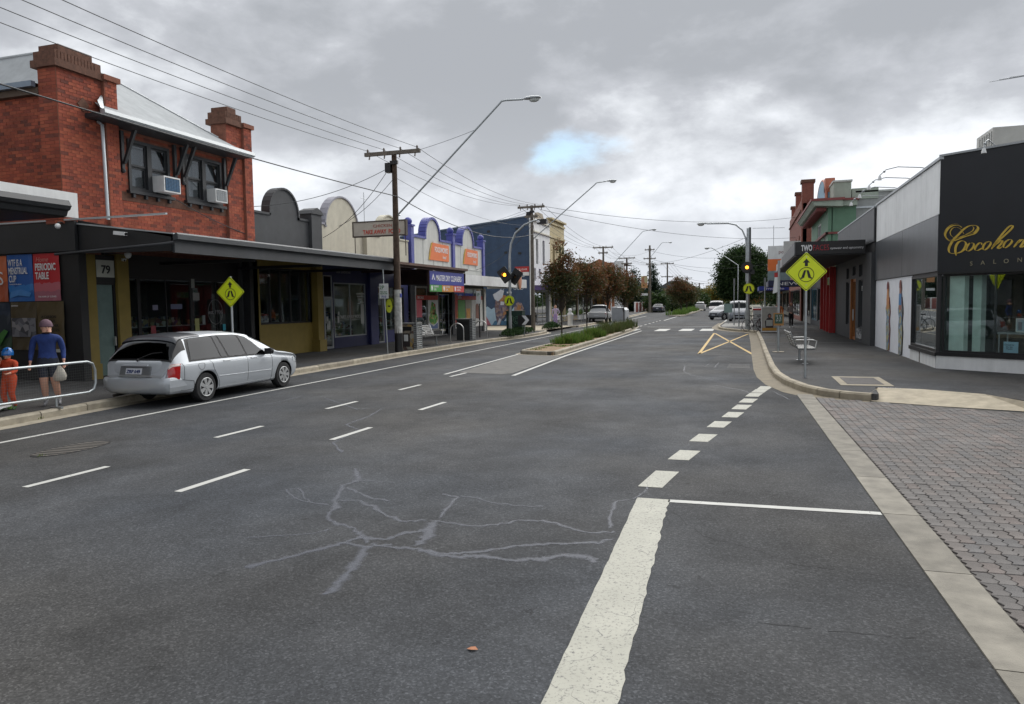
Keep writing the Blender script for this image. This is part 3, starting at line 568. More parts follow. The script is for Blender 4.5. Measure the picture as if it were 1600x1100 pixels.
def brickmesh(ax, l, h, d, k, mats=BM):
    key = (ax, round(l, 3), round(h, 3), k, mats is BM)
    if key not in BRME:
        g = G()
        if ax == 'x': g.box(-.03, d, -l/2, l/2, -h/2, h/2)
        else: g.box(-l/2, l/2, -d, .03, -h/2, h/2)
        g.f = [f for i, f in enumerate(g.f) if i != (5 if ax == 'x' else 4)]; g.m = [0]*5; g.sm = [False]*5
        BRME[key] = g.mesh('brick', mats[k % len(mats)])
    return BRME[key]
def bricks(cells, par, n_single, rr):
    """cells: (priority, ax, plane, u, z, len, sign). First n_single become parts, the rest one stuff mesh"""
    cells.sort(key=lambda c: c[0]); g = G()
    for i, (_, ax, p, u, z, l) in enumerate(cells):
        k = rr.choice((0, 0, 0, 1, 1, 2, 2, 3)); dd = rr.uniform(-.002, .002)
        if i < n_single:
            o = bpy.data.objects.new('brick', brickmesh(ax, l, .075, .007, k)); COL.objects.link(o); o.parent = par
            o.location = (p+dd, u, z) if ax == 'x' else (u, p+dd, z)
        elif ax == 'x': g.box(p-.02, p+.007+dd, u-l/2, u+l/2, z-.0375, z+.0375, k)
        else: g.box(u-l/2, u+l/2, p-.007+dd, p+.02, z-.0375, z+.0375, k)
    if g.v: g.build('brick', BM, par, kind='stuff')
def brickrange(ax, p, u0, u1, z0, z1, holes=(), pr=lambda u, z: 0, L=.23, H=.0855):
    out = []; nr = int(round((z1-z0)/H)); hh = (z1-z0)/max(1, nr); nc = max(1, int(round((u1-u0)/(L+.01)))); ll = (u1-u0)/nc
    for j in range(nr):
        z = z0+hh*(j+.5); off = (j % 2)*.5; us = []
        if off: us.append((u0, u0+ll/2))
        us += [(u0+ll*(i+off), u0+ll*(i+off+1)) for i in range(nc-(1 if off else 0))]
        if off: us.append((u1-ll/2, u1))
        for a, b in us:
            um = (a+b)/2
            if any(h[0]-.02 < um < h[1]+.02 and h[2]-.03 < z < h[3]+.03 for h in holes): continue
            out.append((pr(um, z), ax, p, um, z, b-a-.01))
    return out
rr = random.Random(5)
# ================================================================== corner brick shop (left)
XB = -16.7
bs = thing('brick_shop', 'two-storey red brick corner shop with grey hipped roof and black ground floor', 'shop building', (0,0,0))
W1, W2 = (16.85, 18.42, 5.36, 6.80), (19.08, 20.75, 5.36, 6.80)
up = G()
wallgrid(up, 'x', XB-.35, XB-.012, 14.66, 22.2, 3.7, 7.45, [W1, W2])
up.box(-30, XB-.35, 14.76, 15.0, 3.7, 7.75)          # side wall
up.box(-30, XB-.35, 22.0, 22.2, 3.7, 7.2)
up.build('wall', MORT, bs)
# piers, stepped out and corbelled at the head
def pier(y0, y1, nm):
    g = G(); g.box(XB-.5, XB+.10, y0, y1, 4.2, 8.12)
    pr = g.build('pier', MORT, bs)
    c = G(); c.box(XB-.62, XB+.20, y0-.10, y1+.10, 8.12, 8.30); c.box(XB-.56, XB+.16, y0-.05, y1-.05, 8.30, 8.52); c.box(XB-.52, XB+.12, y0+.08, y1-.28, 8.52, 8.70)
    for i in range(int((y1-y0-.1)/.1)): c.box(XB+.16, XB+.17, y0+.02+i*.1, y0+.095+i*.1, 8.31, 8.51)
    c.build('corbelled_cap', BROWNB, pr)
    c = G(); c.box(XB-.2, XB+.19, y1-.002, y1+.42, 4.2, 8.16); c.box(XB-.25, XB+.26, y1-.05, y1+.5, 8.16, 8.30); c.build('pier_wing', MORT, pr)
    return pr
p1 = pier(14.60, 15.98, 'a'); p2 = pier(20.95, 21.75, 'b')
cells = brickrange('x', XB+.10, 14.61, 15.97, 4.22, 8.1, pr=lambda u, z: u-14+abs(z-6)*.2)
cells += brickrange('y', 14.60, XB-.5, XB+.09, 4.22, 8.1, pr=lambda u, z: 2)
cells += brickrange('x', XB+.19, 16.0, 16.40, 4.22, 8.15, pr=lambda u, z: 3)
cells += brickrange('x', XB+.10, 20.96, 21.74, 4.22, 8.1, pr=lambda u, z: 9)
cells += brickrange('x', XB+.19, 21.76, 22.17, 4.22, 8.15, pr=lambda u, z: 9)
cells += brickrange('x', XB-.012, 16.41, 20.94, 4.22, 6.95, [W1, W2], pr=lambda u, z: u-14)
cells += brickrange('y', 14.76, -23.5, XB-.51, 3.72, 7.7, pr=lambda u, z: 6+abs(u+17))
bricks(cells, bs, 300, rr)
# diamond tile on the pier, soffit, sills
G().obox((XB+.115, 15.35, 7.35), (.03, .26, .26), rx=pi/4).build('diamond_tile', BROWNB, bs)
g = G().box(XB-.012, XB+.01, 16.42, 20.92, 5.05, 5.3); g.build('sill_course', BROWNB, bs)
DKW = mat('dark_window_timber', (.028, .030, .033), .5, var=.1)
BLIND = mat('window_blind', (.42, .42, .42), .7, var=.1)
GLS = glass('sash_glass', (.85, .9, .92), 1.8, .8)
for (a, b, c, d), in zip([W1, W2]):
    m_ = (a+b)/2
    fr = frame(G(), 'x', XB-.16, .20, a, b, c, d, .09); fr.box(XB-.16, XB+.03, m_-.08, m_+.08, c+.09, d-.09); fr.box(XB-.16, XB+.13, a-.08, b+.08, c-.09, c-.004)
    for k in range(4): fr.box(XB+.02, XB+.10, a+.1+k*(b-a-.2)/3-.04, a+.1+k*(b-a-.2)/3+.04, c-.2, c-.092)
    f = fr.build('window_frame', DKW, bs)
    for u0, u1 in ((a+.09, m_-.08), (m_+.08, b-.09)):
        for z0, z1, off in ((c+.09, (c+d)/2-.02, -.10), ((c+d)/2-.02, d-.09, -.06)):
            sg = frame(G(), 'x', XB+off, .035, u0, u1, z0+(.004), z1, .055); s_ = sg.build('sash', DKW, f)
            G().box(XB+off+.012, XB+off+.018, u0+.055, u1-.055, z0+.06, z1-.055).build('pane', GLS, f)
    G().box(XB-.30, XB-.29, a, b, c, d).build('curtain', BLIND, f)
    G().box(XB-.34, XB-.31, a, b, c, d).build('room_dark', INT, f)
# roof: hips, bell-cast eave, gutter, brackets
AP = (-19.83, 17.57, 9.82); eY0, eY1 = 15.75, 21.75; eX, eZ = -16.02, 7.22
rf = G(); kx, kz = -16.75, 7.62
def seg(a, b, t): return tuple(a[i]+(b[i]-a[i])*t for i in range(3))
c0, c1 = (eX, eY0-.35, eZ), (eX, eY1-.25, eZ); k0, k1 = (kx, eY0+.05, kz), (kx, eY1-1.0, kz); j0, j1 = (-16.36, eY0-.12, 7.36), (-16.36, eY1-.62, 7.36)
rf.add([c0, c1, j1, k1, AP, k0, j0], [(0,1,2,6),(6,2,3,5),(5,3,4)])
back = (-34, 17.57, 9.82)
rf.add([k0, AP, back, (-34, 14.55, 7.78), (XB-.6, 14.55, 7.78)], [(4, 0, 1, 2, 3)])
rf.add([k1, AP, back, (-34, 22.3, 7.25), (XB-.3, 22.3, 7.25), j1, c1], [(1, 0, 5, 6, 4, 3, 2)])
rfo = rf.build('roof', mat('roof_iron', (.40, .42, .43), .95, 0., var=.08, spec=.1, streak=.10), bs)
rb = G()
for k in range(24):   # rolled ribs of the iron sheets
    y = c0[1]+.12+k*.25
    if y > c1[1]-.2: break
    t = (y-c0[1])/(c1[1]-c0[1]); rb.tube([seg(c0, c1, t), seg(j0, j1, t), seg(k0, k1, t)], .010, 4)
for k in range(34):
    x = XB-.8-k*.3; s0 = (x, 14.56, 7.80); s1 = (x, 17.55, 9.83)
    if x < AP[0]: rb.tube([s0, s1], .012, 4)
    else: t = (x-AP[0])/(k0[0]-AP[0]); e = seg(AP, k0, t); rb.tube([s0, (x, e[1], e[2]+.01)], .012, 4)
None
rc = G(); rc.tube([k1, AP], .045, 6); rc.tube([k0, AP], .045, 6); rc.tube([AP, back], .05, 6); rc.build('ridge_cap', ALU, rfo)
gt = G(); gt.prism([(eX-.02, eZ-.02), (eX+.12, eZ-.02), (eX+.14, eZ-.12), (eX+.06, eZ-.16), (eX-.02, eZ-.16)], c0[1]-.03, c1[1]+.03, 'y'); gt.build('gutter', ALU, rfo)
G().box(-30, XB-.55, 14.44, 14.56, 7.66, 7.80).build('gutter', mat('blue_grey_metal', (.20, .25, .31), .5, .2), rfo)
G().box(-30, XB-.5, 14.58, 14.75, 7.5, 7.66).build('eaves_board', mat('brown_timber', (.10, .07, .05), .8), rfo)
sf = G(); sf.hexa([(XB+.0, c0[1], 7.02), (eX+.02, c0[1], 7.04), (eX+.02, c1[1], 7.04), (XB+.0, c1[1], 7.02), (XB+.0, c0[1], 7.14), (eX+.0, c0[1], 7.15), (eX+.0, c1[1], 7.15), (XB+.0, c1[1], 7.14)])
sf.build('soffit', DKW, rfo)
G().hexa([(XB+.1, 15.95, 7.1), (eX+.02, 15.42, 7.1), (eX+.02, 15.46, 7.1), (XB+.1, 16.0, 7.1), (XB+.1, 15.95, 7.75), (-16.36, 15.6, 7.5), (-16.36, 15.64, 7.5), (XB+.1, 16.0, 7.75)]).build('flashing', ZINC, rfo)
for y in (16.62, 18.62, 18.95, 20.86):
    b = G(); b.box(XB, XB+.09, y-.05, y+.05, 5.9, 6.96); b.hexa([(XB+.08, y-.04, 6.05), (XB+.16, y-.04, 6.05), (XB+.16, y+.04, 6.05), (XB+.08, y+.04, 6.05), (eX-.22, y-.04, 6.93), (eX-.10, y-.04, 6.93), (eX-.10, y+.04, 6.93), (eX-.22, y+.04, 6.93)])
    b.sph((XB+.06, y, 5.86), .07, 8, 6); b.build('eaves_bracket', DKW, bs)
G().tube([(XB+.16, 15.75, 7.0), (XB+.30, 15.75, 6.9), (XB+.34, 15.75, 4.4)], .045, 8).build('downpipe', ZINC, bs)
for y0, w, h, dp, nm in ((17.72, .66, .46, .42, 'blue'), (20.02, .56, .42, .34, 'grey')):
    ac = thing('air_conditioner', 'boxy white window air conditioner with blue grille in the left upper window' if nm == 'blue' else 'smaller window air conditioner with grey grille in the right upper window', 'air conditioner', (XB+.02, y0, 5.42), 0, 'air conditioners in the brick shop windows')
    G().box(-.1, dp, 0, w, 0, h).build('case', WHITE, ac)
    q = G()
    for k in range(9): q.box(dp+.002, dp+.012, .05, w-.05, .05+k*(h-.1)/9, .05+k*(h-.1)/9+.025)
    for k in range(6): q.box(dp+.012, dp+.018, .06+k*(w-.12)/5-.006, .06+k*(w-.12)/5+.006, .05, h-.05)
    q.build('grille', mat('ac_blue', (.05, .14, .26), .5) if nm == 'blue' else ALU, ac)
    G().box(dp, dp+.003, .04, w-.04, .04, h-.04).build('coil', BLK, ac)
# ground floor: black corner, olive piers, door 79, dark shopfront
gf = G()
gf.box(-30, -16.32, 14.72, 14.95, .12, 4.24)                       # side wall painted black
gf.build('side_wall', BLK, bs)
fg = G(); fg.prism([(-16.30, 4.28), (-16.30, 3.44), (-13.4, 3.40), (-13.4, 3.74)], 14.74, 14.80, 'y')
fg.box(-30, -16.30, 14.63, 14.715, 3.50, 4.262); fg.build('awning_end_panel', mat('black_board', (.018, .019, .021), .5, var=.15), bs)
G().box(-30, -13.4, 14.60, 14.66, 4.27, 4.31).build('flashing', ZINC, bs)
G().tube([(-16.9, 14.55, 3.42), (-13.4, 14.55, 3.56), (-13.3, 14.7, 3.6)], .035, 8).build('rail', CHAR, bs)
for y0, y1, z1 in ((14.78, 15.35, 3.45), (16.05, 16.45, 3.5), (26.2, 26.62, 4.0)):
    g = G().box(-17.2, -16.45 if y0 < 20 else -16.62, y0, y1, .1, z1)
    if y0 > 20: g.box(-17.0, -16.54, y0-.05, y1+.05, .1, .62)
    elif y0 < 15: g.box(-17.2, -16.41, y0-.03, y1+.03, .1, .55)
    g.build('pier', OLIVE, bs)
dr = G(); frame(dr, 'x', -16.60, .07, 15.36, 16.04, .15, 2.72, .06); dr.box(-16.60, -16.52, 15.36, 16.04, 2.72, 3.45)
d_ = dr.build('door', BLK, bs)
G().box(-16.58, -16.57, 15.46, 15.96, .2, 2.66).build('pane', mat('frosted_glass', (.13, .19, .175), .25, var=.15), d_)
G().box(-16.51, -16.50, 15.42, 16.0, 2.86, 3.32).build('number_board', mat('off_white_board', (.48, .49, .43), .6), d_)
text('79', .30, TXB, d_, (-16.495, 15.72, 2.97), RL, 'number', bold=.008)
G().box(-16.53, -16.47, 15.9, 15.93, 1.0, 1.25).build('handle', STEEL, d_)
SF = mat('shopfront_black', (.014, .014, .016), .4, var=.15)
g = G().box(-17.45, -17.35, 16.5, 22.4, .12, .55); g.box(-17.45, -17.35, 16.5, 22.4, 2.95, 3.6); g.box(-17.5, -16.9, 22.3, 22.75, .12, 3.7); g.build('shopfront', SF, bs)
for a, b, n in ((16.5, 17.7, 1), (17.7, 19.9, 2), (19.9, 22.3, 2)): win(bs, 'x', -17.42, .06, a, b, .55 if a > 17 else .16, 2.95, SF, GL, .06, n, 1)
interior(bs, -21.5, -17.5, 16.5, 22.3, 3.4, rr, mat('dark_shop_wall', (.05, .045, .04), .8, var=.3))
# notices and decals on the shop glass
for (y, z, w, h, c) in ((17.0, 2.55, .28, .09, (.14, .17, .28)), (17.0, 2.3, .28, .11, (.2, .2, .24)), (17.0, 2.08, .24, .09, (.14, .17, .3)), (18.2, 1.95, .22, .16, (.2, .2, .28)), (18.95, 1.97, .5, .16, (.14, .15, .24)),
                        (19.9, 2.65, .15, .35, (.3, .32, .3)), (19.95, 2.25, .3, .25, (.28, .28, .27)), (20.0, .9, .2, .75, (.40, .40, .16)), (21.35, 1.2, .14, .22, (.05, .35, .45)), (20.35, 1.45, .14, .3, (.2, .22, .22)), (18.1, 1.15, .2, .32, (.28, .05, .06))):
    G().box(-17.355, -17.352, y, y+w, z, z+h).build('notice', mat('notice_%d_%d' % (y*10, z*100), c, .6), bs)
dc = G(); dc.tube([(-17.35, 21.0+.36*cos(a), 1.85+.42*sin(a)) for a in [2*pi*k/28 for k in range(29)]], .008, 4, cap=False); dcl = dc.build('decal', mat('grey_letters', (.3, .3, .31), .6), bs)
text('est 1906', .2, MATS['grey_letters'], bs, (-17.35, 21.0, 1.78), RL)
# olive wall with the long window, dark boards under the awning
g = G(); wallgrid(g, 'x', -17.1, -16.9, 22.5, 26.5, .12, 3.9, [(22.85, 26.2, 1.34, 3.45)], 0); g.build('wall', OLIVE, bs)
win(bs, 'x', -17.05, .10, 22.85, 26.2, 1.34, 3.45, SF, GL, .06, 5, 1, bars=.07)
interior(bs, -20.5, -17.15, 22.5, 26.5, 3.4, rr, MATS['dark_shop_wall'])
text('79', .14, TXW, bs, (-16.89, 23.4, 3.1), RL)
g = G(); g.hexa([(-16.9, 14.85, 3.74), (-13.4, 14.85, 3.40), (-13.4, 26.55, 3.40), (-16.9, 26.55, 3.74), (-16.9, 14.85, 3.86), (-13.4, 14.85, 3.52), (-13.4, 26.55, 3.52), (-16.9, 26.55, 3.86)])
aw = g.build('awning', SF, bs)
fa = G(); fa.box(-13.4, -13.33, 14.78, 26.6, 3.36, 3.66); fa.build('fascia', mat('awning_grey', (.048, .052, .057), .55, var=.15, streak=.12), aw)
ga = G(); ga.prism([(-13.34, 3.66), (-13.19, 3.68), (-13.19, 3.80), (-13.23, 3.84), (-13.34, 3.78)], 14.74, 26.62, 'y'); ga.build('gutter', mat('dark_gutter', (.06, .065, .07), .5, .2, var=.15), aw)
rs = G(); rs.hexa([(-16.7, 14.7, 4.22), (-13.3, 14.7, 3.80), (-13.3, 26.5, 3.80), (-16.7, 26.5, 4.22), (-16.7, 14.7, 4.26), (-13.3, 14.7, 3.83), (-13.3, 26.5, 3.83), (-16.7, 26.5, 4.26)]); rs.build('roof_sheet', ZINC, aw)
for y in (18., 21.5, 24.8): G().box(-16.8, -13.45, y-.03, y+.03, 3.30, 3.39).build('beam', SF, aw)
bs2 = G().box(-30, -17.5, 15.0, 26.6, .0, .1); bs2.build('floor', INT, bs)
# security cameras and lamp on the corner
def cctv(loc, label, rz, s=1.):
    t = thing('security_camera', label, 'security camera', loc, rz, 'security cameras on the corner shop')
    G().tube([(0,0,0), (0,-.10*s,-.02)], .02*s, 6).build('bracket', WHITE, t)
    G().obox((.10*s, -.13*s, -.03), (.34*s, .10*s, .09*s), 0, ry=.12).build('housing', WHITE, t)
    G().cyl((.27*s, -.13*s, -.05), (.285*s, -.13*s, -.055), .036*s, n=10).build('lens', BLK, t)
cctv((-14.9, 14.72, 3.90), 'white bullet camera on the black end board of the awning', 0)
cctv((-16.35, 16.3, 3.38), 'small grey camera box above the olive pier beside door 79', -.6, .7)
t = thing('dome_camera', 'small white dome camera under the black awning end', 'security camera', (-15.9, 15.9, 3.42)); G().lathe([(.02, .1), (.09, .08), (.09, .02), (.06, -.04), (.0, -.07)], n=12).build('dome', WHITE, t)
t = thing('flood_bulb', 'white bulb on a short arm above the posters', 'lamp', (-16.65, 14.6, 4.22)); G().sph((0, -.14, -.1), .07, 10, 8).build('bulb', WHITE, t); G().tube([(0,.05,.0), (0,-.12,.0), (0,-.14,-.06)], .02, 6).build('arm', BLK, t)
# posters on the side wall
YP = 14.70
def poster(x0, x1, z0, z1, label, bg, name='poster'):
    t = thing(name, label, 'poster', ((x0+x1)/2, YP, z0), 0, 'posters pasted on the black side wall')
    w, h = x1-x0, z1-z0; g = G(); n = 6      # paper with a slightly lifted, uneven edge
    vs = []
    for j in range(n+1):
        for i in range(n+1):
            vs.append((-w/2+w*i/n+(R.uniform(-.006, .006) if i in (0, n) else 0), -.008-(.02*R.random() if i in (0, n) or j in (0, n) else R.random()*.003), h*j/n))
    g.add(vs, [(j*(n+1)+i, j*(n+1)+i+1, (j+1)*(n+1)+i+1, (j+1)*(n+1)+i) for j in range(n) for i in range(n)])
    g.build('sheet', bg, t); return t, w, h
def vgrad(name, stops, lo, hi):
    m = bpy.data.materials.new(name); m.use_nodes = True; tt = m.node_tree; b = tt.nodes['Principled BSDF']; b.inputs['Roughness'].default_value = .5
    c = nd(tt, 'ShaderNodeTexCoord'); s = nd(tt, 'ShaderNodeSeparateXYZ'); tt.links.new(c.outputs['Object'], s.inputs[0])
    n = nd(tt, 'ShaderNodeTexNoise', i_Scale=4.); tt.links.new(c.outputs['Object'], n.inputs['Vector'])
    z = mth(tt, 'ADD', s.outputs[2], mth(tt, 'MULTIPLY', n.outputs['Fac'], .3)); mr = nd(tt, 'ShaderNodeMapRange', i_1=lo, i_2=hi+.15); tt.links.new(z, mr.inputs[0])
    tt.links.new(ramp(tt, mr.outputs[0], stops, 'CONSTANT'), b.inputs['Base Color']); return m
t, w, h = poster(-19.6, -18.75, 2.24, 3.45, 'orange poster cut by the left edge above the dark green one', vgrad('poster_orange', [(0, (.45, .09, .03)), (.5, (.6, .15, .05))], 0, 1.2))
text('S', .5, mat('white_print', (.75, .75, .75), .6), t, (.2, -.04, .45), RC, ext=.001)
t, w, h = poster(-18.72, -17.84, 2.24, 3.47, 'blue poster with tall white words and a curled top edge', vgrad('poster_blue', [(0, (.02, .13, .42)), (.3, (.03, .20, .55)), (.42, (.015, .10, .38))], 0, 1.2))
for k, s in enumerate(('WTF IS A', 'MENSTRUAL', 'CUP')): text(s, .25, MATS['white_print'], t, (-.40, -.035, .93-k*.21), RC, ext=.001, w=(.5, .66, .26)[k], bold=.004, align='LEFT')
text('periods & the planet', .05, MATS['white_print'], t, (-.38, -.035, .44), RC, ext=.001, align='LEFT')
G().prism([(-.4, .08), (-.1, .16), (.3, .12), (.36, .22), (0, .32), (-.36, .25)], -.034, -.032, 'y').build('print', mat('pale_blue_print', (.07, .25, .6), .6), t)
t, w, h = poster(-17.82, -16.93, 2.24, 3.47, 'red poster of the periodic table with white lettering', vgrad('poster_red', [(0, (.36, .12, .16)), (.3, (.5, .13, .16)), (.46, (.50, .022, .03))], 0, 1.2))
text('Home', .17, mat('pink_print', (.6, .25, .22), .6), t, (-.34, -.035, 1.02), RC, ext=.001, shear=.3, align='LEFT')
for k, s in enumerate(('PERIODIC', 'TABLE')): text(s, .25, MATS['white_print'], t, (-.37, -.035, .80-k*.23), RC, ext=.001, w=(.70, .46)[k], bold=.006, align='LEFT')
text('THE HOME OF SCIENCE', .06, MATS['white_print'], t, (0, -.035, .09), RC, ext=.001, w=.62)
t, w, h = poster(-19.6, -18.72, .95, 2.20, 'dark poster with green streaks behind the walking man', vgrad('poster_dark', [(0, (.02, .06, .02)), (.35, (.01, .02, .035)), (.8, (.015, .03, .06))], 0, 1.2))
G().prism([(-.3, .2), (.2, .55), (.34, .5), (0, .1)], -.034, -.032, 'y').build('print', mat('green_print', (.06, .22, .04), .6), t)
t, w, h = poster(-18.70, -17.80, .95, 2.22, 'brown poster with a pale photograph behind the man', mat('poster_brown', (.085, .062, .028), .5, var=.15))
G().prism([(-.42, .35), (.42, .35), (.42, .85), (-.42, .85)], -.034, -.032, 'y').build('print', patchwork('grey_photo_print', [(.2, .2, .22), (.12, .12, .14), (.28, .27, .28), (.06, .06, .07)], 7), t)
text('exhibition', .06, MATS['white_print'], t, (-.4, -.035, 1.16), RC, ext=.001, align='LEFT')
t, w, h = poster(-17.78, -16.86, .95, 2.22, 'plain bronze poster with dark small print, torn at its foot', mat('poster_bronze', (.10, .072, .03), .5, var=.15))
for k, s in enumerate(('A CARBON', 'NEGATIVE', 'AND OTHER', 'POSSIBILITIES', 'PROGRAM')): text(s, .10, mat('dark_print', (.03, .022, .012), .6), t, (-.30, -.035, .84-k*.115), RC, ext=.001, align='LEFT', bold=.003)
G().prism([(-.3, .0), (.4, .04), (.42, -.05), (-.25, -.06)], -.03, -.024, 'y').build('torn_strip', MATS['off_white_board'], t)
# ================================================================== nearer shop whose awning enters at the left edge
na = thing('near_shop', 'white fascia and black gutter of the nearest left awning, cut by the frame', 'shop building', (0,0,0))
G().box(-13.08, -13.0, 2, 11.78, 3.86, 4.36).build('fascia', WHITE, na)
g = G().prism([(-13.0, 4.13), (-12.82, 4.16), (-12.76, 4.05), (-12.80, 3.98), (-12.86, 3.95), (-12.90, 3.86), (-13.0, 3.84)], 2, 11.42, 'y'); g.build('gutter', mat('black_gutter', (.022, .024, .027), .45, .2), na)
G().box(-17, -13.08, 2, 11.7, 3.88, 4.0).build('soffit', BLK, na); G().box(-26, -17, -2, 11.5, 0, 7).build('wall', mat('far_left_render', (.3, .28, .25), .8), na)
for y in (3, 5.8, 8.6): win(na, 'x', -17.0, .05, y, y+2.3, .5, 2.9, SF, GLD, .06, 2, 1)
# ================================================================== parapet shops along the left
def parapet_shop(label, y0, y1, m, zs_, zt, ya, yb, ptop, name='parapet_shop', capm=None, arch2=None, thick=.3):
    t = thing(name, label, 'shop building', (0,0,0))
    w = G(); w.box(-30, -17.2, y0+.02, y0+.22, .1, 4.2); w.box(-30, -17.2, y1-.22, y1-.02, .1, 4.2); w.box(-30, -29.8, y0, y1, .1, 5.0)
    w.build('wall', m, t)
    G().prism(archpoly(y0, y1, 3.9, zs_, zt, ya, yb), -17.0-thick, -17.0, 'x').build('parapet', m, t)
    # raised coping following the arch
    c = G(); cc, r = (ya+yb)/2, (yb-ya)/2; st = zt-r; prof = [(ya, zs_)]+[(cc-r*cos(pi*i/16), st+r*sin(pi*i/16)) for i in range(17)]+[(yb, zs_)]
    def band(pts, w_, x0, x1):
        for a, b in zip(pts, pts[1:]):
            dy, dz = b[0]-a[0], b[1]-a[1]; l = max(1e-6, sqrt(dy*dy+dz*dz)); ny, nz_ = -dz/l*w_, dy/l*w_
            c.hexa([(x0, a[0], a[1]), (x1, a[0], a[1]), (x1, b[0], b[1]), (x0, b[0], b[1]), (x0, a[0]+ny, a[1]+nz_), (x1, a[0]+ny, a[1]+nz_), (x1, b[0]+ny, b[1]+nz_), (x0, b[0]+ny, b[1]+nz_)])
    band(prof, .07, -17.0-thick-.03, -16.95)
    c.box(-17.0-thick-.03, -16.95, y0, ya, zs_, zs_+.08); c.box(-17.0-thick-.03, -16.95, yb, y1, zs_, zs_+.08)
    c.build('coping', capm or m, t)
    G().hexa([(-30, y0+.1, 4.4), (-17.3, y0+.1, 4.9), (-17.3, y1-.1, 4.9), (-30, y1-.1, 4.4), (-30, y0+.1, 4.45), (-17.3, y0+.1, 4.95), (-17.3, y1-.1, 4.95), (-30, y1-.1, 4.45)]).build('roof', ZINC, t)
    return t
gs_ = parapet_shop('low dark grey shop with a round-topped parapet beside the brick shop', 22.22, 26.35, DGREY, 5.42, 6.48, 23.75, 25.55, 0)
G().box(-17.4, -16.85, 26.3, 27.05, 3.9, 5.75).build('parapet_pier', DGREY, gs_); G().prism([(26.2, 5.75), (27.15, 5.75), (27.0, 5.9), (26.68, 6.02), (26.35, 5.9)], -17.45, -16.8, 'x').build('pier_cap', DGREY, gs_)
cs = parapet_shop('cream takeaway shop with a tall round-topped parapet and mauve coping', 27.1, 31.0, OFFW, 5.42, 6.72, 27.55, 30.3, 0, capm=mat('mauve_coping', (.33, .33, .37), .7, var=.1))
ss = parapet_shop('small cream shop behind the takeaway sign, low arched parapet', 31.0, 35.55, OFFW, 5.3, 6.4, 32.4, 34.4, 0)
G().box(-17.4, -16.8, 30.75, 31.2, 3.9, 5.62).build('parapet_pier', OFFW, cs); G().lathe([(.26, 0), (.26, .06), (.14, .2), (.05, .26), (.0, .27)], (-17.1, 31.0, 5.62), 10).build('pier_cap', OFFW, cs)
G().tube([(-17.2, 31.3, 5.6), (-17.2, 31.3, 7.3)], .015, 5).tube([(-17.2, 31.0, 7.0), (-17.2, 31.6, 7.0)], .01, 5).build('aerial', ALU, cs)
# shopfront of the takeaway
BLP = mat('deep_blue_boards', (.018, .022, .075), .6, var=.15)
wb = G(); wallgrid(wb, 'x', -17.1, -17.0, 27.12, 31.1, .12, 3.95, [(27.25, 27.98, .16, 3.3), (28.05, 30.85, .62, 3.0)], 0); wb.build('front_wall', BLP, cs)
d = win(cs, 'x', -17.06, .06, 27.27, 27.96, .17, 2.35, ALU, GL, .09, 1, 1, 'door'); G().box(-17.0, -16.95, 27.85, 27.88, 1.0, 1.4).build('handle', STEEL, d)
win(cs, 'x', -17.06, .05, 27.27, 27.96, 2.35, 3.3, ALU, GLD, .04, 1, 1)
win(cs, 'x', -17.06, .06, 28.05, 30.85, .62, 3.0, ALU, GL, .05, 2, 1)
for k in range(7): G().box(-17.0, -16.985, 28.05, 30.9, .16+k*.06, .20+k*.06).build('weatherboard', BLP, cs)
G().box(-17.5, -16.85, 31.05, 31.8, .12, 3.9).build('pier', mat('blue_pier', (.018, .023, .10), .6, var=.1), cs)
text('TAKE AWAY FOOD', .22, mat('pale_letters', (.5, .5, .47), .6), cs, (-16.99, 29.45, 1.42), RL, w=2.0)
text('FRESH  SANDWICHES', .14, MATS['grey_letters'], cs, (-16.99, 28.9, 3.42), RL, w=1.2)
for y, z, w, h in ((30.0, 2.5, .7, .07), (30.05, 2.38, .6, .07), (30.1, 2.26, .45, .07), (30.15, 2.1, .5, .07), (27.45, 1.0, .25, .35), (28.35, 1.6, .12, .14), (28.3, 1.25, .14, .3), (27.4, 1.25, .16, .3), (30.35, 1.15, .3, .9)):
    G().box(-16.998, -16.994, y, y+w, z, z+h).build('notice', mat('notice_pale', (.42, .43, .40), .6), cs)
interior(cs, -21, -17.2, 27.2, 31.0, 3.5, rr, INTW)
wb = G(); wallgrid(wb, 'x', -17.1, -17.0, 31.8, 35.4, .12, 3.9, [(31.9, 32.65, .16, 2.9), (32.75, 34.9, .75, 2.9)], 0); wb.build('front_wall', MATS['blue_pier'], ss)
win(ss, 'x', -17.06, .06, 31.9, 32.65, .17, 2.9, ALU, GL, .07, 1, 1, 'door'); win(ss, 'x', -17.06, .06, 32.75, 34.9, .75, 2.9, SF, GL, .05, 2, 1)
interior(ss, -20.5, -17.2, 31.8, 35.3, 3.5, rr, INTW)
G().cyl((-16.99, 33.15, 1.95), (-16.97, 33.15, 1.95), .34, n=20).build('round_sign', YG, ss)
text('hair', .16, TXB, ss, (-16.965, 33.15, 1.9), RL)
for y, z, w, h in ((33.9, 2.5, .6, .12), (34.0, 2.1, .5, .1), (33.7, 1.3, .7, .07), (34.1, 1.0, .3, .3)): G().box(-16.998, -16.994, y, y+w, z, z+h).build('notice', MATS['notice_pale'], ss)
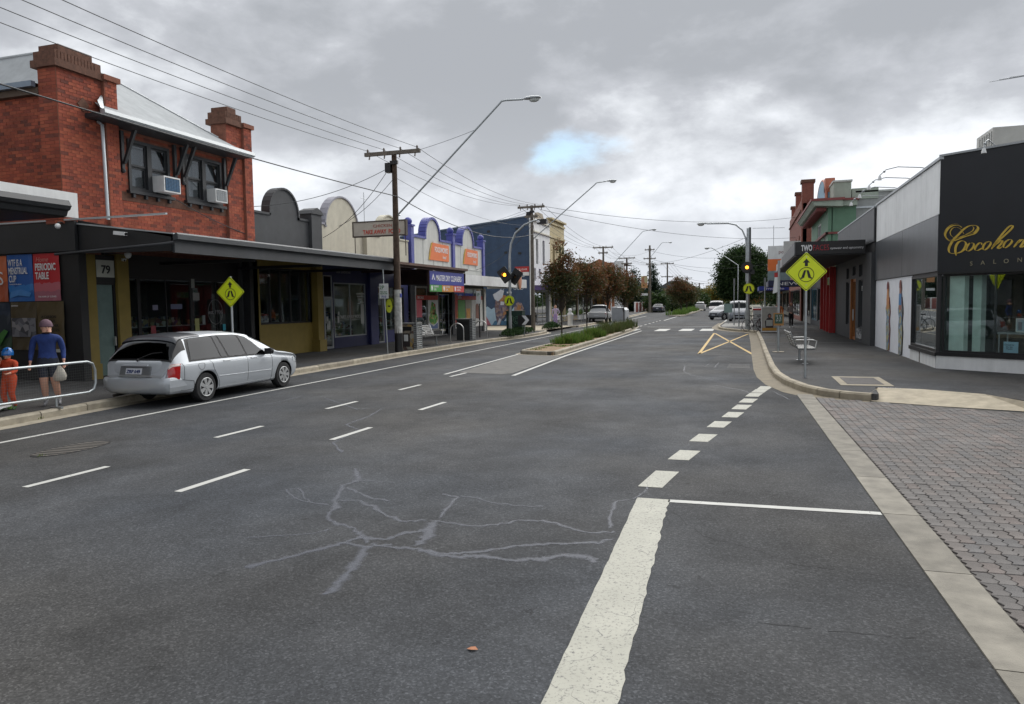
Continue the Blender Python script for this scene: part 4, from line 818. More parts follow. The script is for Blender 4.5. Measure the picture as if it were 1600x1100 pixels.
# rusty red verandah over these shops (its own structure on thin steel)
MAR = mat('maroon_verandah', (.06, .032, .03), .65, var=.25, streak=.2)
va = thing('verandah', 'maroon-edged corrugated verandah over the dry cleaner', 'awning', (0,0,0))
g = G(); g.hexa([(-17., 26.64, 3.92), (-13.3, 26.64, 3.66), (-13.3, 34.3, 3.66), (-17., 34.3, 3.92), (-17., 26.64, 3.98), (-13.3, 26.64, 3.72), (-13.3, 34.3, 3.72), (-17., 34.3, 3.98)]); g.build('roof_sheet', MAR, va)
G().box(-13.4, -13.32, 26.64, 34.3, 3.52, 3.65).build('fascia', MAR, va); G().prism([(-13.32, 3.6), (-13.18, 3.62), (-13.18, 3.72), (-13.32, 3.7)], 26.63, 34.32, 'y').build('gutter', mat('rust_gutter', (.11, .06, .045), .7, var=.3), va)
for y in (28.5, 30.5, 32.5, 34.2): G().box(-16.98, -13.4, y-.03, y+.03, 3.5, 3.6).build('beam', MAR, va)
G().box(-17.0, -13.3, 34.22, 34.28, 3.0, 3.5).build('end_board', MAR, va)
# hanging sign of the dry cleaner
dcs = thing('hanging_sign', 'blue dry cleaner sign with green, orange and red strips under the verandah edge', 'shop sign', (-13.34, 29.95, 2.55))
G().box(-.10, .0, 0, 4.2, 0, .95).build('box', MAR, dcs)
G().box(.001, .012, .04, 4.16, .33, .93).build('panel', mat('royal_blue', (.03, .045, .30), .45, var=.05), dcs)
for i, c in enumerate(((.06, .30, .06), (.62, .26, .04), (.55, .05, .05))):
    G().box(.001, .012, .04+i*1.375, .03+(i+1)*1.375, .02, .32).build('panel', mat('strip_%s' % 'gor'[i], c, .45, var=.05), dcs)
    a = text(('GARMENT\nCARE', 'LEATHER\nCARE', 'WEDDING\nGOWNS')[i], .13, TXW, dcs, (.014, .42+i*1.375, .20), RL, align='LEFT')
    G().sph((.014, .25+i*1.375, .17), (.006, .09, .12), 10, 8).build('emblem', TXW, dcs)
text('MASTER DRY CLEANERS', .36, TXW, dcs, (.014, 2.25, .52), RL, w=3.1, bold=.006, shear=.15)
G().prism([(.25, .55), (.42, .82), (.6, .55), (.52, .55), (.42, .7), (.34, .55)], .012, .016, 'x').build('emblem', TXW, dcs)
# double sided TAKE AWAY light box standing over the verandah
ta = thing('roof_sign', 'faded cream take away light box with red letters above the verandah', 'shop sign', (-15.55, 27.35, 4.85))
G().box(0, 2.35, 0, .16, 0, .56).build('box', mat('faded_cream', (.55, .50, .42), .6, var=.12), ta)
frame(G(), 'y', -.02, .2, -.04, 2.39, -.04, .60, .045).build('frame', mat('dark_rust', (.07, .05, .04), .7), ta)
text('CHICKEN', .17, mat('faded_red', (.42, .13, .10), .7), ta, (1.35, -.012, .33), RC, w=.85); text('TAKE AWAY  FOOD', .24, mat('sign_red', (.55, .10, .07), .7), ta, (1.3, -.012, .07), RC, w=1.7, bold=.008)
for x in (.02, 2.33): G().tube([(x, .08, -.85), (x, .08, .6)], .02, 6).build('post', MATS['dark_rust'], ta)
# ================================================================== supermarket with violet trims
sm = thing('parapet_shop', 'white supermarket with two small violet-edged arches and ball-topped pillars', 'shop building', (0,0,0))
WP = mat('white_render', (.60, .60, .56), .7, var=.08, streak=.12, bump=.1)
for (a0, a1, ya, yb) in ((36.05, 41.55, 37.75, 39.65), (41.8, 46.85, 43.25, 45.15)):
    G().prism(archpoly(a0, a1, 3.5, 5.62, 6.78, ya, yb), -17.3, -17.0, 'x').build('parapet', WP, sm)
    c = G(); cc, r = (ya+yb)/2, (yb-ya)/2; st = 6.78-r; prof = [(ya, 5.62)]+[(cc-r*cos(pi*i/16), st+r*sin(pi*i/16)) for i in range(17)]+[(yb, 5.62)]
    for (p, q) in zip(prof, prof[1:]):
        dy, dz = q[0]-p[0], q[1]-p[1]; l = sqrt(dy*dy+dz*dz); ny, nz_ = -dz/l*.13, dy/l*.13
        c.hexa([(-17.38, p[0], p[1]), (-16.92, p[0], p[1]), (-16.92, q[0], q[1]), (-17.38, q[0], q[1]), (-17.38, p[0]+ny, p[1]+nz_), (-16.92, p[0]+ny, p[1]+nz_), (-16.92, q[0]+ny, q[1]+nz_), (-17.38, q[0]+ny, q[1]+nz_)])
    c.box(-17.35, -16.93, a0, ya-.14, 5.62, 5.74); c.box(-17.35, -16.93, yb+.14, a1, 5.62, 5.74); c.build('arch_trim', BLUEP, sm)
    G().box(-17.0, -16.97, a0, a1, 4.15, 4.22).build('moulding', WP, sm)
    for k in range(1, 4): G().box(-17.0, -16.985, a0+k*(a1-a0)/4-.02, a0+k*(a1-a0)/4+.02, 4.22, 5.6).build('moulding', mat('joint_grey', (.42, .42, .40), .8), sm)
for y0, y1 in ((35.7, 36.05), (41.5, 41.85), (46.85, 47.2)):
    p_ = G().box(-17.3, -16.88, y0, y1, 3.3, 6.15).build('pillar', BLUEP, sm); G().sph((-17.12, (y0+y1)/2, 6.42), .21, 14, 10).build('ball', BLUEP, p_)
    G().box(-17.36, -16.82, y0-.05, y1+.05, 6.15, 6.24).build('cap', BLUEP, p_)
for y0, y1 in ((38.1, 41.0), (43.35, 45.95)):
    sg = thing('wall_sign', ('larger' if y0 < 40 else 'smaller')+' orange supermarket sign on the '+('nearer' if y0 < 40 else 'farther')+' white arch', 'shop sign', (-16.99, y0, 4.50), 0, 'orange supermarket signs')
    w = y1-y0
    G().prism([(0.12, 0), (w, 0), (w, .95), (.55, .98), (.32, .62)], .0, .05, 'x').build('panel', ORANGE, sg)
    G().prism([(0.02, 0), (.10, 0), (.30, .62), (.53, .98), (.45, .98), (.22, .62)], .0, .045, 'x').build('stripe', mat('sign_yellow', (.7, .42, .06), .5), sg)
    text('FOODWORKS', .42, TXW, sg, (.056, w*.60, .48), RL, w=w*.66, bold=.006); text('local', .28, TXW, sg, (.056, w*.75, .14), RL, shear=.2)
w = G(); w.box(-30, -17.3, 35.6, 35.8, .1, 5.); w.box(-30, -17.3, 47.0, 47.3, .1, 5.2); w.box(-30, -29.8, 35.6, 47.3, .1, 5); w.build('wall', WP, sm)
G().box(-30, -17.3, 35.7, 47.2, 4.9, 5.0).build('roof', ZINC, sm)
A3 = thing('verandah', 'long white flat verandah in front of the supermarket', 'awning', (0,0,0))
G().box(-17, -14.25, 36.2, 47.9, 3.12, 3.2).build('soffit', mat('soffit_grey', (.16, .16, .15), .7), A3); G().box(-14.25, -14.18, 36.2, 47.9, 3.0, 3.55).build('fascia', WHITE, A3); G().box(-17, -14.25, 47.84, 47.9, 3.0, 3.5).build('fascia', WHITE, A3); G().box(-17, -14.2, 36.2, 47.9, 3.5, 3.56).build('roof_sheet', ZINC, A3)
ov = thing('hanging_sign', 'tall oval orange sign standing on the white verandah edge', 'shop sign', (-14.1, 46.1, 3.3)); G().sph((0, 0, .2), (.05, .36, .62), 14, 12).build('board', mat('salmon_board', (.48, .2, .11), .6), ov)
rg = G(); rg.tube([(0, .36*cos(a), .2+.62*sin(a)) for a in [2*pi*k/24 for k in range(25)]], .02, 5); rg.build('rim', mat('sign_rim', (.6, .4, .25), .6), ov)
# shopfront with printed food windows
WF = mat('white_aluminium', (.5, .5, .48), .5)
fz = G(); wallgrid(fz, 'x', -17.1, -17.02, 35.8, 47.2, .12, 3.6, [(36.3, 39.35, .5, 3.0), (39.6, 41.6, .14, 3.0), (41.9, 46.9, .5, 3.0)], 0); fz.build('front_wall', mat('front_dark', (.05, .05, .055), .6), sm)
win(sm, 'x', -17.06, .07, 36.3, 39.35, .5, 3.0, WF, GL, .09, 2, 1); win(sm, 'x', -17.06, .07, 41.9, 46.9, .5, 3.0, WF, GL, .07, 3, 1)
win(sm, 'x', -17.3, .05, 39.6, 41.6, .15, 2.6, ALU, GL, .06, 2, 1, 'door')
GR_ = mat('print_leaf', (.10, .40, .05), .5, var=.3, vs=14); GW_ = mat('print_white', (.75, .75, .72), .5, var=.1); GRd = mat('print_red', (.52, .05, .03), .5, var=.2); GO_ = mat('print_orange', (.8, .35, .03), .5, var=.2)
def decal(y0, y1, z0, z1, m, x=-16.985): G().box(x-.004, x, y0, y1, z0, z1).build('window_print', m, sm)
def decpoly(pts, m, x=-16.975): G().prism(pts, x-.002, x+.002, 'x').build('window_print', m, sm)
decal(36.35, 39.3, 2.25, 2.5, GRd); decal(41.95, 46.85, 2.25, 2.5, GRd); decal(41.9, 42.35, .75, 2.6, GRd, -16.98)
decal(37.9, 39.3, .6, 2.24, GW_); decal(36.4, 37.1, 1.3, 2.24, mat('print_pink', (.75, .16, .2), .5))
decpoly([(38.0+.62*cos(a)+.6, 1.2+.34*sin(a)) for a in [2*pi*k/16 for k in range(16)]], patchwork('print_salad', [(.08, .35, .05), (.15, .5, .08), (.55, .08, .05), (.5, .5, .15), (.06, .2, .03)], 6))
decpoly([(37.95, .62), (39.2, .62), (39.2, .95), (38.6, .75), (38.1, .9)], mat('print_bowl', (.12, .2, .42), .5))
decpoly([(38.1, 1.5), (39.0, 1.4), (38.9, 2.0), (38.4, 2.15)], MATS['print_salad'])
decal(42.4, 43.6, .55, 2.24, GR_); decal(43.65, 44.7, .55, 2.24, mat('print_cream', (.42, .40, .3), .5)); decal(43.8, 44.5, .9, 1.7, GO_, -16.978); decal(44.75, 46.8, .55, 2.24, GW_)
decpoly([(45.75+.72*cos(a), 1.2+.42*sin(a)) for a in [2*pi*k/18 for k in range(18)]], mat('print_plate', (.62, .62, .6), .4)); decpoly([(45.4, 1.05), (46.1, 1.0), (46.05, 1.8), (45.85, 2.1), (45.5, 1.9)], mat('print_meat', (.22, .06, .03), .5, var=.4, vs=9), -16.968)
text('SPECIALS', .2, GW_, sm, (-16.97, 36.9, 2.31), RL); text('OPEN', .22, GO_, sm, (-16.97, 42.12, 1.3), (pi/2, pi/2, pi/2), bold=.006)
text('FRESH', .2, GW_, sm, (-16.97, 42.7, 2.31), RL)
G().box(-17.0, -16.9, 46.95, 47.3, .12, 3.0).build('white_post', WF, sm)
interior(sm, -24, -17.3, 35.9, 47.0, 3.3, rr, INTW)
# ================================================================== blue mural building and the row beyond it
mb = thing('mural_building', 'tall building whose navy side wall carries the painted mural', 'building', (0,0,0))
G().prism([(-17.05, .1), (-17.05, 9.05), (-40, 6.65), (-40, .1)], 58.6, 58.9, 'y').build('side_wall', NAVY, mb)
G().prism([(-17.0, 9.05), (-17.0, 9.17), (-40, 6.77), (-40, 6.65)], 58.52, 58.95, 'y').build('coping', mat('blue_grey_coping', (.10, .14, .2), .6), mb)
for x, z in ((-20.6, 8.0), (-21.6, 6.1), (-18.1, 8.1), (-19.1, 6.2), (-17.9, 6.1), (-17.7, 4.9)): G().box(x-.13, x+.13, 58.56, 58.6, z-.09, z+.09).build('wall_vent', BLK, mb)
G().box(-17.05, -16.95, 58.55, 58.9, .1, 9.05).build('corner_strip', WHITE, mb)
w = G(); wallgrid(w, 'x', -17.3, -17.0, 58.9, 65.0, .1, 9.1, [(60.4, 61.1, 5.3, 7.4), (62.5, 63.2, 5.3, 7.4), (59.6, 60.3, 3.85, 4.9), (61.2, 61.8, 4.1, 4.9), (63.0, 63.9, 3.85, 4.8), (59.4, 64.6, .15, 3.0)]); w.build('front_wall', WHITE, mb)
for a, b, c, d in ((60.4, 61.1, 5.3, 7.4), (62.5, 63.2, 5.3, 7.4), (59.6, 60.3, 3.85, 4.9), (61.2, 61.8, 4.1, 4.9), (63.0, 63.9, 3.85, 4.8)): win(mb, 'x', -17.2, .05, a, b, c, d, DKW, GLD, .05, 1, 2)
win(mb, 'x', -17.2, .06, 59.4, 64.6, .15, 3.0, ALU, GLD, .08, 3, 1, 'shopfront')
for z in (7.9, 8.8): G().box(-17.0, -16.85, 58.9, 65.0, z, z+.1).build('moulding', OFFW, mb)
g = G(); g.prism([(58.9, 9.1), (65, 9.1), (65, 9.35), (63, 9.35), (62.6, 9.7), (61.2, 9.7), (60.8, 9.35), (58.9, 9.35)], -17.3, -17.0, 'x'); g.build('parapet', mat('tan_render', (.40, .34, .25), .75, streak=.2), mb)
G().box(-17.0, -14.4, 58.75, 66.5, 3.05, 3.45).build('awning', mat('purple_fascia', (.095, .06, .20), .5), mb)
G().box(-40, -17.3, 58.9, 65, 6.4, 6.5).build('roof', ZINC, mb)
# mural: generic figures, clouds and rocks, with the clinic's lettering
mu = thing('wall_mural', 'painted figures, pale clouds and phone number on the navy side wall', 'mural', (-17.1, 58.58, .15), 0)
def mp_(pts, m, o=.0): G().prism([(x, z) for x, z in pts], -.012-o, -.006-o, 'y').build('painted_shape', m, mu)
CLD = mat('mural_cloud', (.38, .52, .62), .6, var=.08); PNK = mat('mural_pink', (.48, .17, .2), .6, var=.2); FIG = patchwork('mural_figure', [(.16, .10, .10), (.24, .17, .16), (.10, .08, .11), (.30, .22, .2), (.14, .12, .18)], 5); BRN = mat('mural_orange', (.36, .17, .07), .6, var=.3, vs=8); HAT = mat('mural_hat', (.55, .57, .62), .6)
mp_([(-4.2, .02), (-3.6, .02), (-2.9, .02), (-2.75, .9), (-3.1, 1.5), (-3.35, 1.35), (-3.7, 1.6), (-4.0, 1.45), (-4.3, 1.5)], CLD)
mp_([(-2.3, .3), (-1.3, .3), (-1.2, 1.0), (-1.35, 1.55), (-1.6, 1.2), (-1.9, .8)], CLD)
mp_([(-3.3, .02), (-3.1, .35), (-2.7, .5), (-2.3, .35), (-1.9, .4), (-1.7, .02)], mat('mural_teal', (.06, .16, .26), .6, var=.3), .004)
mp_([(-4.2, .02), (-4.1, .6), (-3.85, .8), (-3.6, .4), (-3.4, .02)], PNK, .006); mp_([(-2.0, .02), (-1.75, .5), (-1.6, .75), (-1.35, .4), (-1.3, .02)], PNK, .006); mp_([(-.6, .02), (-.45, .55), (-.25, .5), (-.05, .02)], PNK, .006)
mp_([(-2.9, .3), (-2.6, .05), (-2.45, .5), (-2.2, .7), (-2.1, 1.1), (-1.75, 1.25), (-1.7, 1.45), (-2.0, 1.5), (-1.85, 1.75), (-1.8, 2.2), (-2.1, 2.5), (-2.6, 2.45), (-2.95, 2.1), (-3.05, 1.6), (-3.0, .9)], FIG, .010)
mp_([(-2.75, 2.05), (-2.3, 2.0), (-2.0, 2.25), (-2.05, 2.5), (-2.6, 2.55)], BRN, .014); mp_([(-2.55, 1.7), (-2.25, 1.7), (-2.2, 1.95), (-2.5, 2.0)], HAT, .016)
mp_([(-3.05, 2.2), (-2.75, 2.0), (-2.35, 2.35), (-2.2, 2.9), (-2.5, 3.0), (-2.9, 2.75), (-3.2, 2.6)], HAT, .016)
mp_([(-2.9, .05), (-2.65, .05), (-2.5, .5), (-2.65, .6)], HAT, .018); mp_([(-2.35, .8), (-1.6, 1.15), (-1.75, 1.4), (-2.3, 1.1)], BRN, .018)
mp_([(-1.2, .3), (-.6, .3), (-.45, .8), (-.5, 1.4), (-.7, 1.85), (-1.05, 1.95), (-1.35, 1.6), (-1.35, .9)], FIG, .010); mp_([(-1.15, 1.3), (-.8, 1.25), (-.7, 1.6), (-1.0, 1.75)], BRN, .014)
MT = mat('mural_letters', (.5, .56, .62), .6)
text('97', .52, MT, mu, (-2.35, -.014, 2.95), RC, w=.55, ext=.003); text('7888', .52, MT, mu, (-1.1, -.014, 2.95), RC, w=1.15, ext=.003)
text('and PSYCHOLOGY', .5, MT, mu, (-2.4, -.014, 3.45), RC, w=3.6, ext=.003); text('CLINIC', .62, MT, mu, (-1.15, -.014, 4.0), RC, w=1.5, ext=.003)
rs_ = thing('wall_sign', 'small red and white real estate board high on the navy wall', 'shop sign', (-18.3, 58.45, 4.55)); G().box(0, 1.2, 0, .1, 0, .45).build('panel', RED, rs_); G().box(.7, 1.2, 0, .1, -.3, -.01).build('panel', WHITE, rs_)
text('FOR LEASE', .2, TXW, rs_, (.6, -.006, .15), RC, w=.9)
# cream two-storey beside it
cb = thing('parapet_shop', 'tall cream two-storey shop with cornice beside the white one', 'shop building', (0,0,0)); CRM = mat('yellow_cream_render', (.55, .46, .26), .75, var=.08, streak=.2)
w = G(); wallgrid(w, 'x', -17.3, -17.0, 65.0, 70.5, .1, 9.5, [(66.0, 66.8, 5.2, 7.3), (68.3, 69.1, 5.2, 7.3), (65.4, 70.1, .15, 3.0)]); w.box(-32, -17.3, 70.3, 70.5, .1, 8.6); w.build('wall', CRM, cb)
for a in (66.0, 68.3): win(cb, 'x', -17.2, .05, a, a+.8, 5.2, 7.3, CRM, GLD, .05, 1, 2)
win(cb, 'x', -17.2, .06, 65.4, 70.1, .15, 3.0, ALU, GLD, .08, 3, 1, 'shopfront')
for z, d in ((9.5, .25), (9.1, .12), (7.9, .1)): G().box(-17.3, -17.0+d, 64.95, 70.55, z, z+.16).build('cornice', CRM, cb)
def low_shop(name, label, side, y0, y1, z, m, awm=None, awz=3.1, x=None, aw=2.6, seed=0, sign=None, fm=None):
    """single-storey shop: wall, shopfront with panes, parapet band, awning. side -1 left street side, +1 right"""
    X = x if x is not None else (-17.0 if side < 0 else 4.5); t = thing(name, label, 'shop building', (0,0,0)); o = -side   # outward
    r = random.Random(seed+int(y0)); w = G(); a, b = X+side*.3, X
    wallgrid(w, 'x', min(a, b), max(a, b), y0, y1, .1, z, [(y0+.35, y1-.35, .6, 2.75)]); back = X+side*14
    w.box(min(X+side*.3, back), max(X+side*.3, back), y0, y0+.2, .1, z-.5); w.box(min(X+side*.3, back), max(X+side*.3, back), y1-.2, y1, .1, z-.5); w.build('wall', m, t)
    win(t, 'x', X+side*.12, o*.06, y0+.35, y1-.35, .6, 2.75, fm or SF, GL, .07, max(2, int((y1-y0)/1.6)), 1, 'shopfront')
    interior(t, min(X+side*.35, X+side*4), max(X+side*.35, X+side*4), y0+.2, y1-.2, 3.0, r, INTW, True, -side)
    G().box(min(X, X+o*.1), max(X, X+o*.1), y0, y1, z, z+.15).build('coping', m, t)
    G().box(min(X+side*.3, back), max(X+side*.3, back), y0+.2, y1-.2, z-.7, z-.6).build('roof', ZINC, t)
    if awm:
        aX = X+o*aw; ag = G().box(min(X, aX), max(X, aX), y0, y1, awz, awz+.12).build('awning', INT, t); G().box(min(aX, aX+o*.06), max(aX, aX+o*.06), y0, y1, awz-.05, awz+.4).build('fascia', awm, ag)
        if sign:
            g = sign if isinstance(sign, tuple) else (sign, TXW); text(g[0], .34, g[1], ag, (aX+o*.065, (y0+y1)/2, awz+.03), RL if side < 0 else RR)
            text(g[0], .34, g[1], ag, ((X+aX)/2, y0-.02, awz+.03), RC, w=min(aw*.8, 1.8))
            G().box(min(X, aX), max(X, aX), y0-.015, y0, awz-.05, awz+.4).build('fascia', awm, ag)
    return t
low_shop('parapet_shop', 'low tan shop behind the median trees, after the cream two-storey', -1, 70.6, 76.5, 4.9, mat('tan_render2', (.42, .33, .2), .75, streak=.15), INT, 3.0)
low_shop('parapet_shop', 'low white shop behind the parked ute', -1, 76.5, 84, 4.6, WHITE, CHAR, 3.0)
low_shop('parapet_shop', 'low grey shop beyond the parked ute', -1, 84, 92, 4.8, mat('grey_render', (.3, .3, .3), .75), WHITE, 3.0)
ob = thing('brick_house', 'orange brick two-storey block over the trees with a white end wall', 'building', (0,0,0))
OB = bpy.data.materials.new('orange_brick'); OB.use_nodes = True; t_ = OB.node_tree; b_ = t_.nodes['Principled BSDF']; b_.inputs['Roughness'].default_value = .85
co_ = nd(t_, 'ShaderNodeTexCoord'); mp2 = nd(t_, 'ShaderNodeMapping'); mp2.inputs['Rotation'].default_value = (pi/2, 0, 0); t_.links.new(co_.outputs['Object'], mp2.inputs['Vector'])
bk = nd(t_, 'ShaderNodeTexBrick', i_Scale=4.); bk.inputs['Color1'].default_value = (.42, .15, .06, 1); bk.inputs['Color2'].default_value = (.34, .11, .045, 1); bk.inputs['Mortar'].default_value = (.35, .25, .18, 1); t_.links.new(mp2.outputs[0], bk.inputs['Vector']); t_.links.new(bk.outputs['Color'], b_.inputs['Base Color'])
w = G(); w.box(-29.5, -22.2, 130, 131, .1, 8.9); w.box(-22.5, -22.2, 131, 141, .1, 8.9); w.build('wall', OB, ob); G().prism([(-26.5, 8.9), (-25, 9.6), (-23.5, 8.9)], 130, 130.5, 'y').build('gable', OB, ob)
wg = G(); wallgrid(wg, 'y', 129.6, 129.98, -22.2, -20.6, .1, 9.1, [(-21.8, -21.0, 6.2, 8.0)]); wg.build('end_wall', WHITE, ob); win(ob, 'y', 129.9, -.06, -21.8, -21.0, 6.2, 8.0, DKW, GLD, .06, 1, 2)
G().box(-29.5, -20.6, 130.2, 141, 8.7, 8.8).build('roof', ZINC, ob)
ch = thing('far_house', 'pale house with a dark roof seen over hedges behind the banner pole', 'house', (0,0,0))
G().box(-21, -12.8, 190, 200, 0, 5.2).build('wall', mat('pale_house', (.5, .48, .43), .8), ch); G().prism([(-21.6, 5.2), (-12.2, 5.2), (-14.5, 6.8), (-18.5, 7.0)], 189.5, 200.5, 'y').build('roof', mat('slate_roof', (.10, .11, .12), .8), ch)
win(ch, 'y', 189.98, -.08, -19.5, -17.5, 1.5, 3.2, WHITE, GLD, .1, 2, 1); win(ch, 'y', 189.98, -.08, -15.9, -14.2, 1.5, 3.2, WHITE, GLD, .1, 2, 1)
# ================================================================== right side: salon on the corner
A_ = Vector((4.7, 21.5, 0)); D_ = Vector((1.45, -1.2, 0)).normalized(); RZ = atan2(D_.y, D_.x)
sa = thing('salon', 'corner hair salon with black signboard, white base and large windows', 'shop building', tuple(A_), RZ)   # local x runs along the splayed front, -y faces the street
SBK = mat('signboard_black', (.012, .014, .018), .42, var=.2, vs=1.2)
G().box(0, 7, -.0, .25, 2.62, 5.56).build('signboard', SBK, sa); G().box(-.02, 7.1, -.04, .3, 5.56, 5.61).build('coping', ALU, sa); G().box(0, 7.05, -.03, .3, 2.57, 2.62).build('lintel', BLK, sa)
G().box(.0, 7, .0, .2, .1, .48).build('plinth', WHITE, sa); G().box(-.0, 7, -.035, .22, .48, .57).build('sill', BLK, sa)
win(sa, 'y', .14, -.08, .1, 2.9, .57, 2.57, BLK, GL, .05, 1, 1); win(sa, 'y', .14, -.08, 2.9, 6.0, .57, 2.57, BLK, GL, .05, 1, 1)
G().box(6.0, 7, 0, .25, .57, 2.57).build('wall', BLK, sa)
GOLD = mat('gold_lettering', (.62, .43, .07), .4, .2, var=.15, vs=9)
def pen(pts, w, par, m=GOLD, close=False, it=6, y=-.012):
    """calligraphic stroke: a flat nib held at 45 degrees, swept along a smooth curve"""
    P = [Vector((p[0], 0, p[1])) for p in pts]; out = []
    for i in range(len(P)-1):
        p0, p1, p2, p3 = P[max(0, i-1)], P[i], P[i+1], P[min(len(P)-1, i+2)]
        for k in range(it):
            t = k/it; out.append(.5*((2*p1)+(p2-p0)*t+(2*p0-5*p1+4*p2-p3)*t*t+(3*p1-p0-3*p2+p3)*t**3))
    out.append(P[-1]); vs = []
    for i, p in enumerate(out):
        d = (out[min(i+1, len(out)-1)]-out[max(0, i-1)]).normalized(); n = Vector((-d.z, 0, d.x)); k = abs(d.x*.35+d.z*.94)
        ww = w*(.16+.84*k**2.2)*(1 if 2 < i < len(out)-3 else .6); vs += [p+n*ww/2+Vector((0, y, 0)), p-n*ww/2+Vector((0, y, 0)), p+n*ww/2+Vector((0, y+.01, 0)), p-n*ww/2+Vector((0, y+.01, 0))]
    fs = []
    for i in range(len(out)-1): a = 4*i; fs += [(a, a+1, a+5, a+4), (a, a+4, a+6, a+2), (a+1, a+3, a+7, a+5)]
    return G().add(vs, fs).build('script_letter', m, par)
for k, v in LET.items():
    pen(v, {'C1': .062, 'C2': .024, 'h': .05}.get(k, .05), sa)
    if k in ('C1',): pen([(a-.012, b+.035) for a, b in v[1:14]], .018, sa)
STX = mat('dull_gold_letters', (.30, .27, .18), .5)
for ch_, (s, z) in zip('SALON', [(.80, 2.76), (1.065, 2.77), (1.33, 2.78), (1.585, 2.78), (1.875, 2.79)]): text(ch_, .145, STX, sa, (s, -.008, z), RC, ext=.004)
# salon flank along the street
sf_ = thing('salon_flank', 'white-clad upper wall and painted hoarding along the salon footpath', 'shop building', (0,0,0))
CLW = mat('white_cladding', (.84, .86, .86), .5, var=.06, vs=2, streak=.10); CLG = mat('grey_cladding', (.075, .082, .092), .35, var=.18, vs=1.5, streak=.25)
ys = [21.52, 23.6, 25.5, 27.3, 29.2, 31.2]
for a, b in zip(ys, ys[1:]): G().box(4.70, 4.95, a+.008, b-.008, 4.12, 5.48).build('cladding_panel', CLW, sf_)
for a, b in ((21.52, 26.1), (26.1, 31.2)): G().box(4.68, 4.95, a+.012, b-.012, 2.66, 4.10).build('cladding_panel', CLG, sf_)
G().box(4.74, 4.9, 21.52, 31.2, 2.6, 5.45).build('backing', BLK, sf_)
G().box(4.66, 4.98, 21.45, 31.25, 5.49, 5.56).build('coping', ALU, sf_)
MW = mat('mural_white', (.84, .86, .90), .55, var=.04)
G().box(4.72, 4.9, 24.75, 31.2, .1, 2.64).build('hoarding', MW, sf_); G().box(4.70, 4.9, 21.6, 24.75, .1, .46).build('plinth', WHITE, sf_); G().box(4.66, 4.9, 21.5, 24.75, .46, .56).build('sill', BLK, sf_)
win(sf_, 'x', 4.80, -.10, 21.55, 24.70, .57, 2.6, BLK, GL, .07, 1, 1)
G().box(4.69, 4.71, 23.4, 23.46, .1, .46).build('crack', GREYT, sf_)
# painted standing figures (a generic pair) on the hoarding
def mf(pts, m, x=4.715): G().prism(pts, x-.004, x, 'x').build('painted_shape', m, fgm)
fgm = thing('wall_mural', 'two tall collage-patterned women painted on the white hoarding', 'mural', (0,0,0))
PW1 = patchwork('collage_print', [(.10, .22, .42), (.33, .36, .34), (.20, .32, .45), (.42, .40, .22), (.25, .25, .24), (.12, .14, .16), (.35, .42, .45), (.45, .36, .08)], 9); SK = mat('mural_skin', (.56, .25, .10), .6, var=.3, vs=9); MRN = mat('mural_maroon', (.16, .02, .03), .6)
for y, w, hd in ((28.55, 1.0, SK), (26.35, .95, mat('mural_skin_dark', (.30, .13, .10), .6, var=.3))):
    body = [(-.28, .18), (.2, .12), (.22, .6), (.30, 1.0), (.2, 1.3), (.36, 1.5), (.4, 1.62), (.25, 1.75), (.2, 2.0), (-.15, 2.0), (-.3, 1.7), (-.36, 1.5), (-.25, 1.2), (-.38, .9), (-.32, .5)]
    mf([(y-.13+a*w*1.02, z) for a, z in body], MRN if hd is SK else BLK, 4.712); mf([(y+a*w, z+.01) for a, z in body], PW1, 4.706)
    mf([(y+a*w, z) for a, z in [(-.24, 1.6), (.22, 1.6), (.24, 1.95), (.16, 2.2), (.2, 2.35), (.1, 2.5), (-.1, 2.5), (-.18, 2.3), (-.12, 2.15), (-.26, 1.95)]], hd, 4.700)
    mf([(y+a*w, z) for a, z in [(-.16, 2.3), (.18, 2.3), (.18, 2.46), (.05, 2.56), (-.1, 2.54)]], MRN if hd is SK else mat('mural_hair', (.2, .06, .05), .6), 4.694)
    if hd is not SK: mf([(y+a*w, z) for a, z in [(-.22, 1.75), (.24, 1.75), (.22, 2.12), (-.2, 2.12)]], mat('mural_blue', (.06, .2, .42), .6), 4.697)
# salon interior
G().box(0, 6.9, 3.2, 3.3, .1, 2.6).build('interior_wall', mat('olive_curtain', (.07, .062, .04), .8, var=.3), sa); G().box(0, 6.9, .25, 3.3, .08, .14).build('floor', INT, sa); G().box(.3, 6.9, .25, 3.3, 2.57, 2.62).build('ceiling', INT, sa)
G().box(.20, .56, .20, .42, .5, 2.57).build('column', mat('mint_paint', (.72, .84, .77), .6), sa)
G().box(.60, .80, .55, .8, .5, 2.57).build('column', MATS['mint_paint'], sa)
for k in range(5): G().box(1.6+k*.34, 1.86+k*.34, 2.9, 2.95, .3, 2.5).build('curtain', mat('brown_curtain', (.06, .05, .03), .8), sa)
tb = thing('display_table', 'glass display table with frames inside the salon window', 'table', tuple(A_+D_*1.9+Vector((.3, .75, .1))), RZ)
G().box(-.45, .6, -.25, .25, .95, 1.0).build('top', ALU, tb)
for a, b in ((-.42, -.22), (.57, -.22), (-.42, .22), (.57, .22)): G().cyl((a, b, 0), (a, b, .95), .018, n=6).build('leg', ALU, tb)
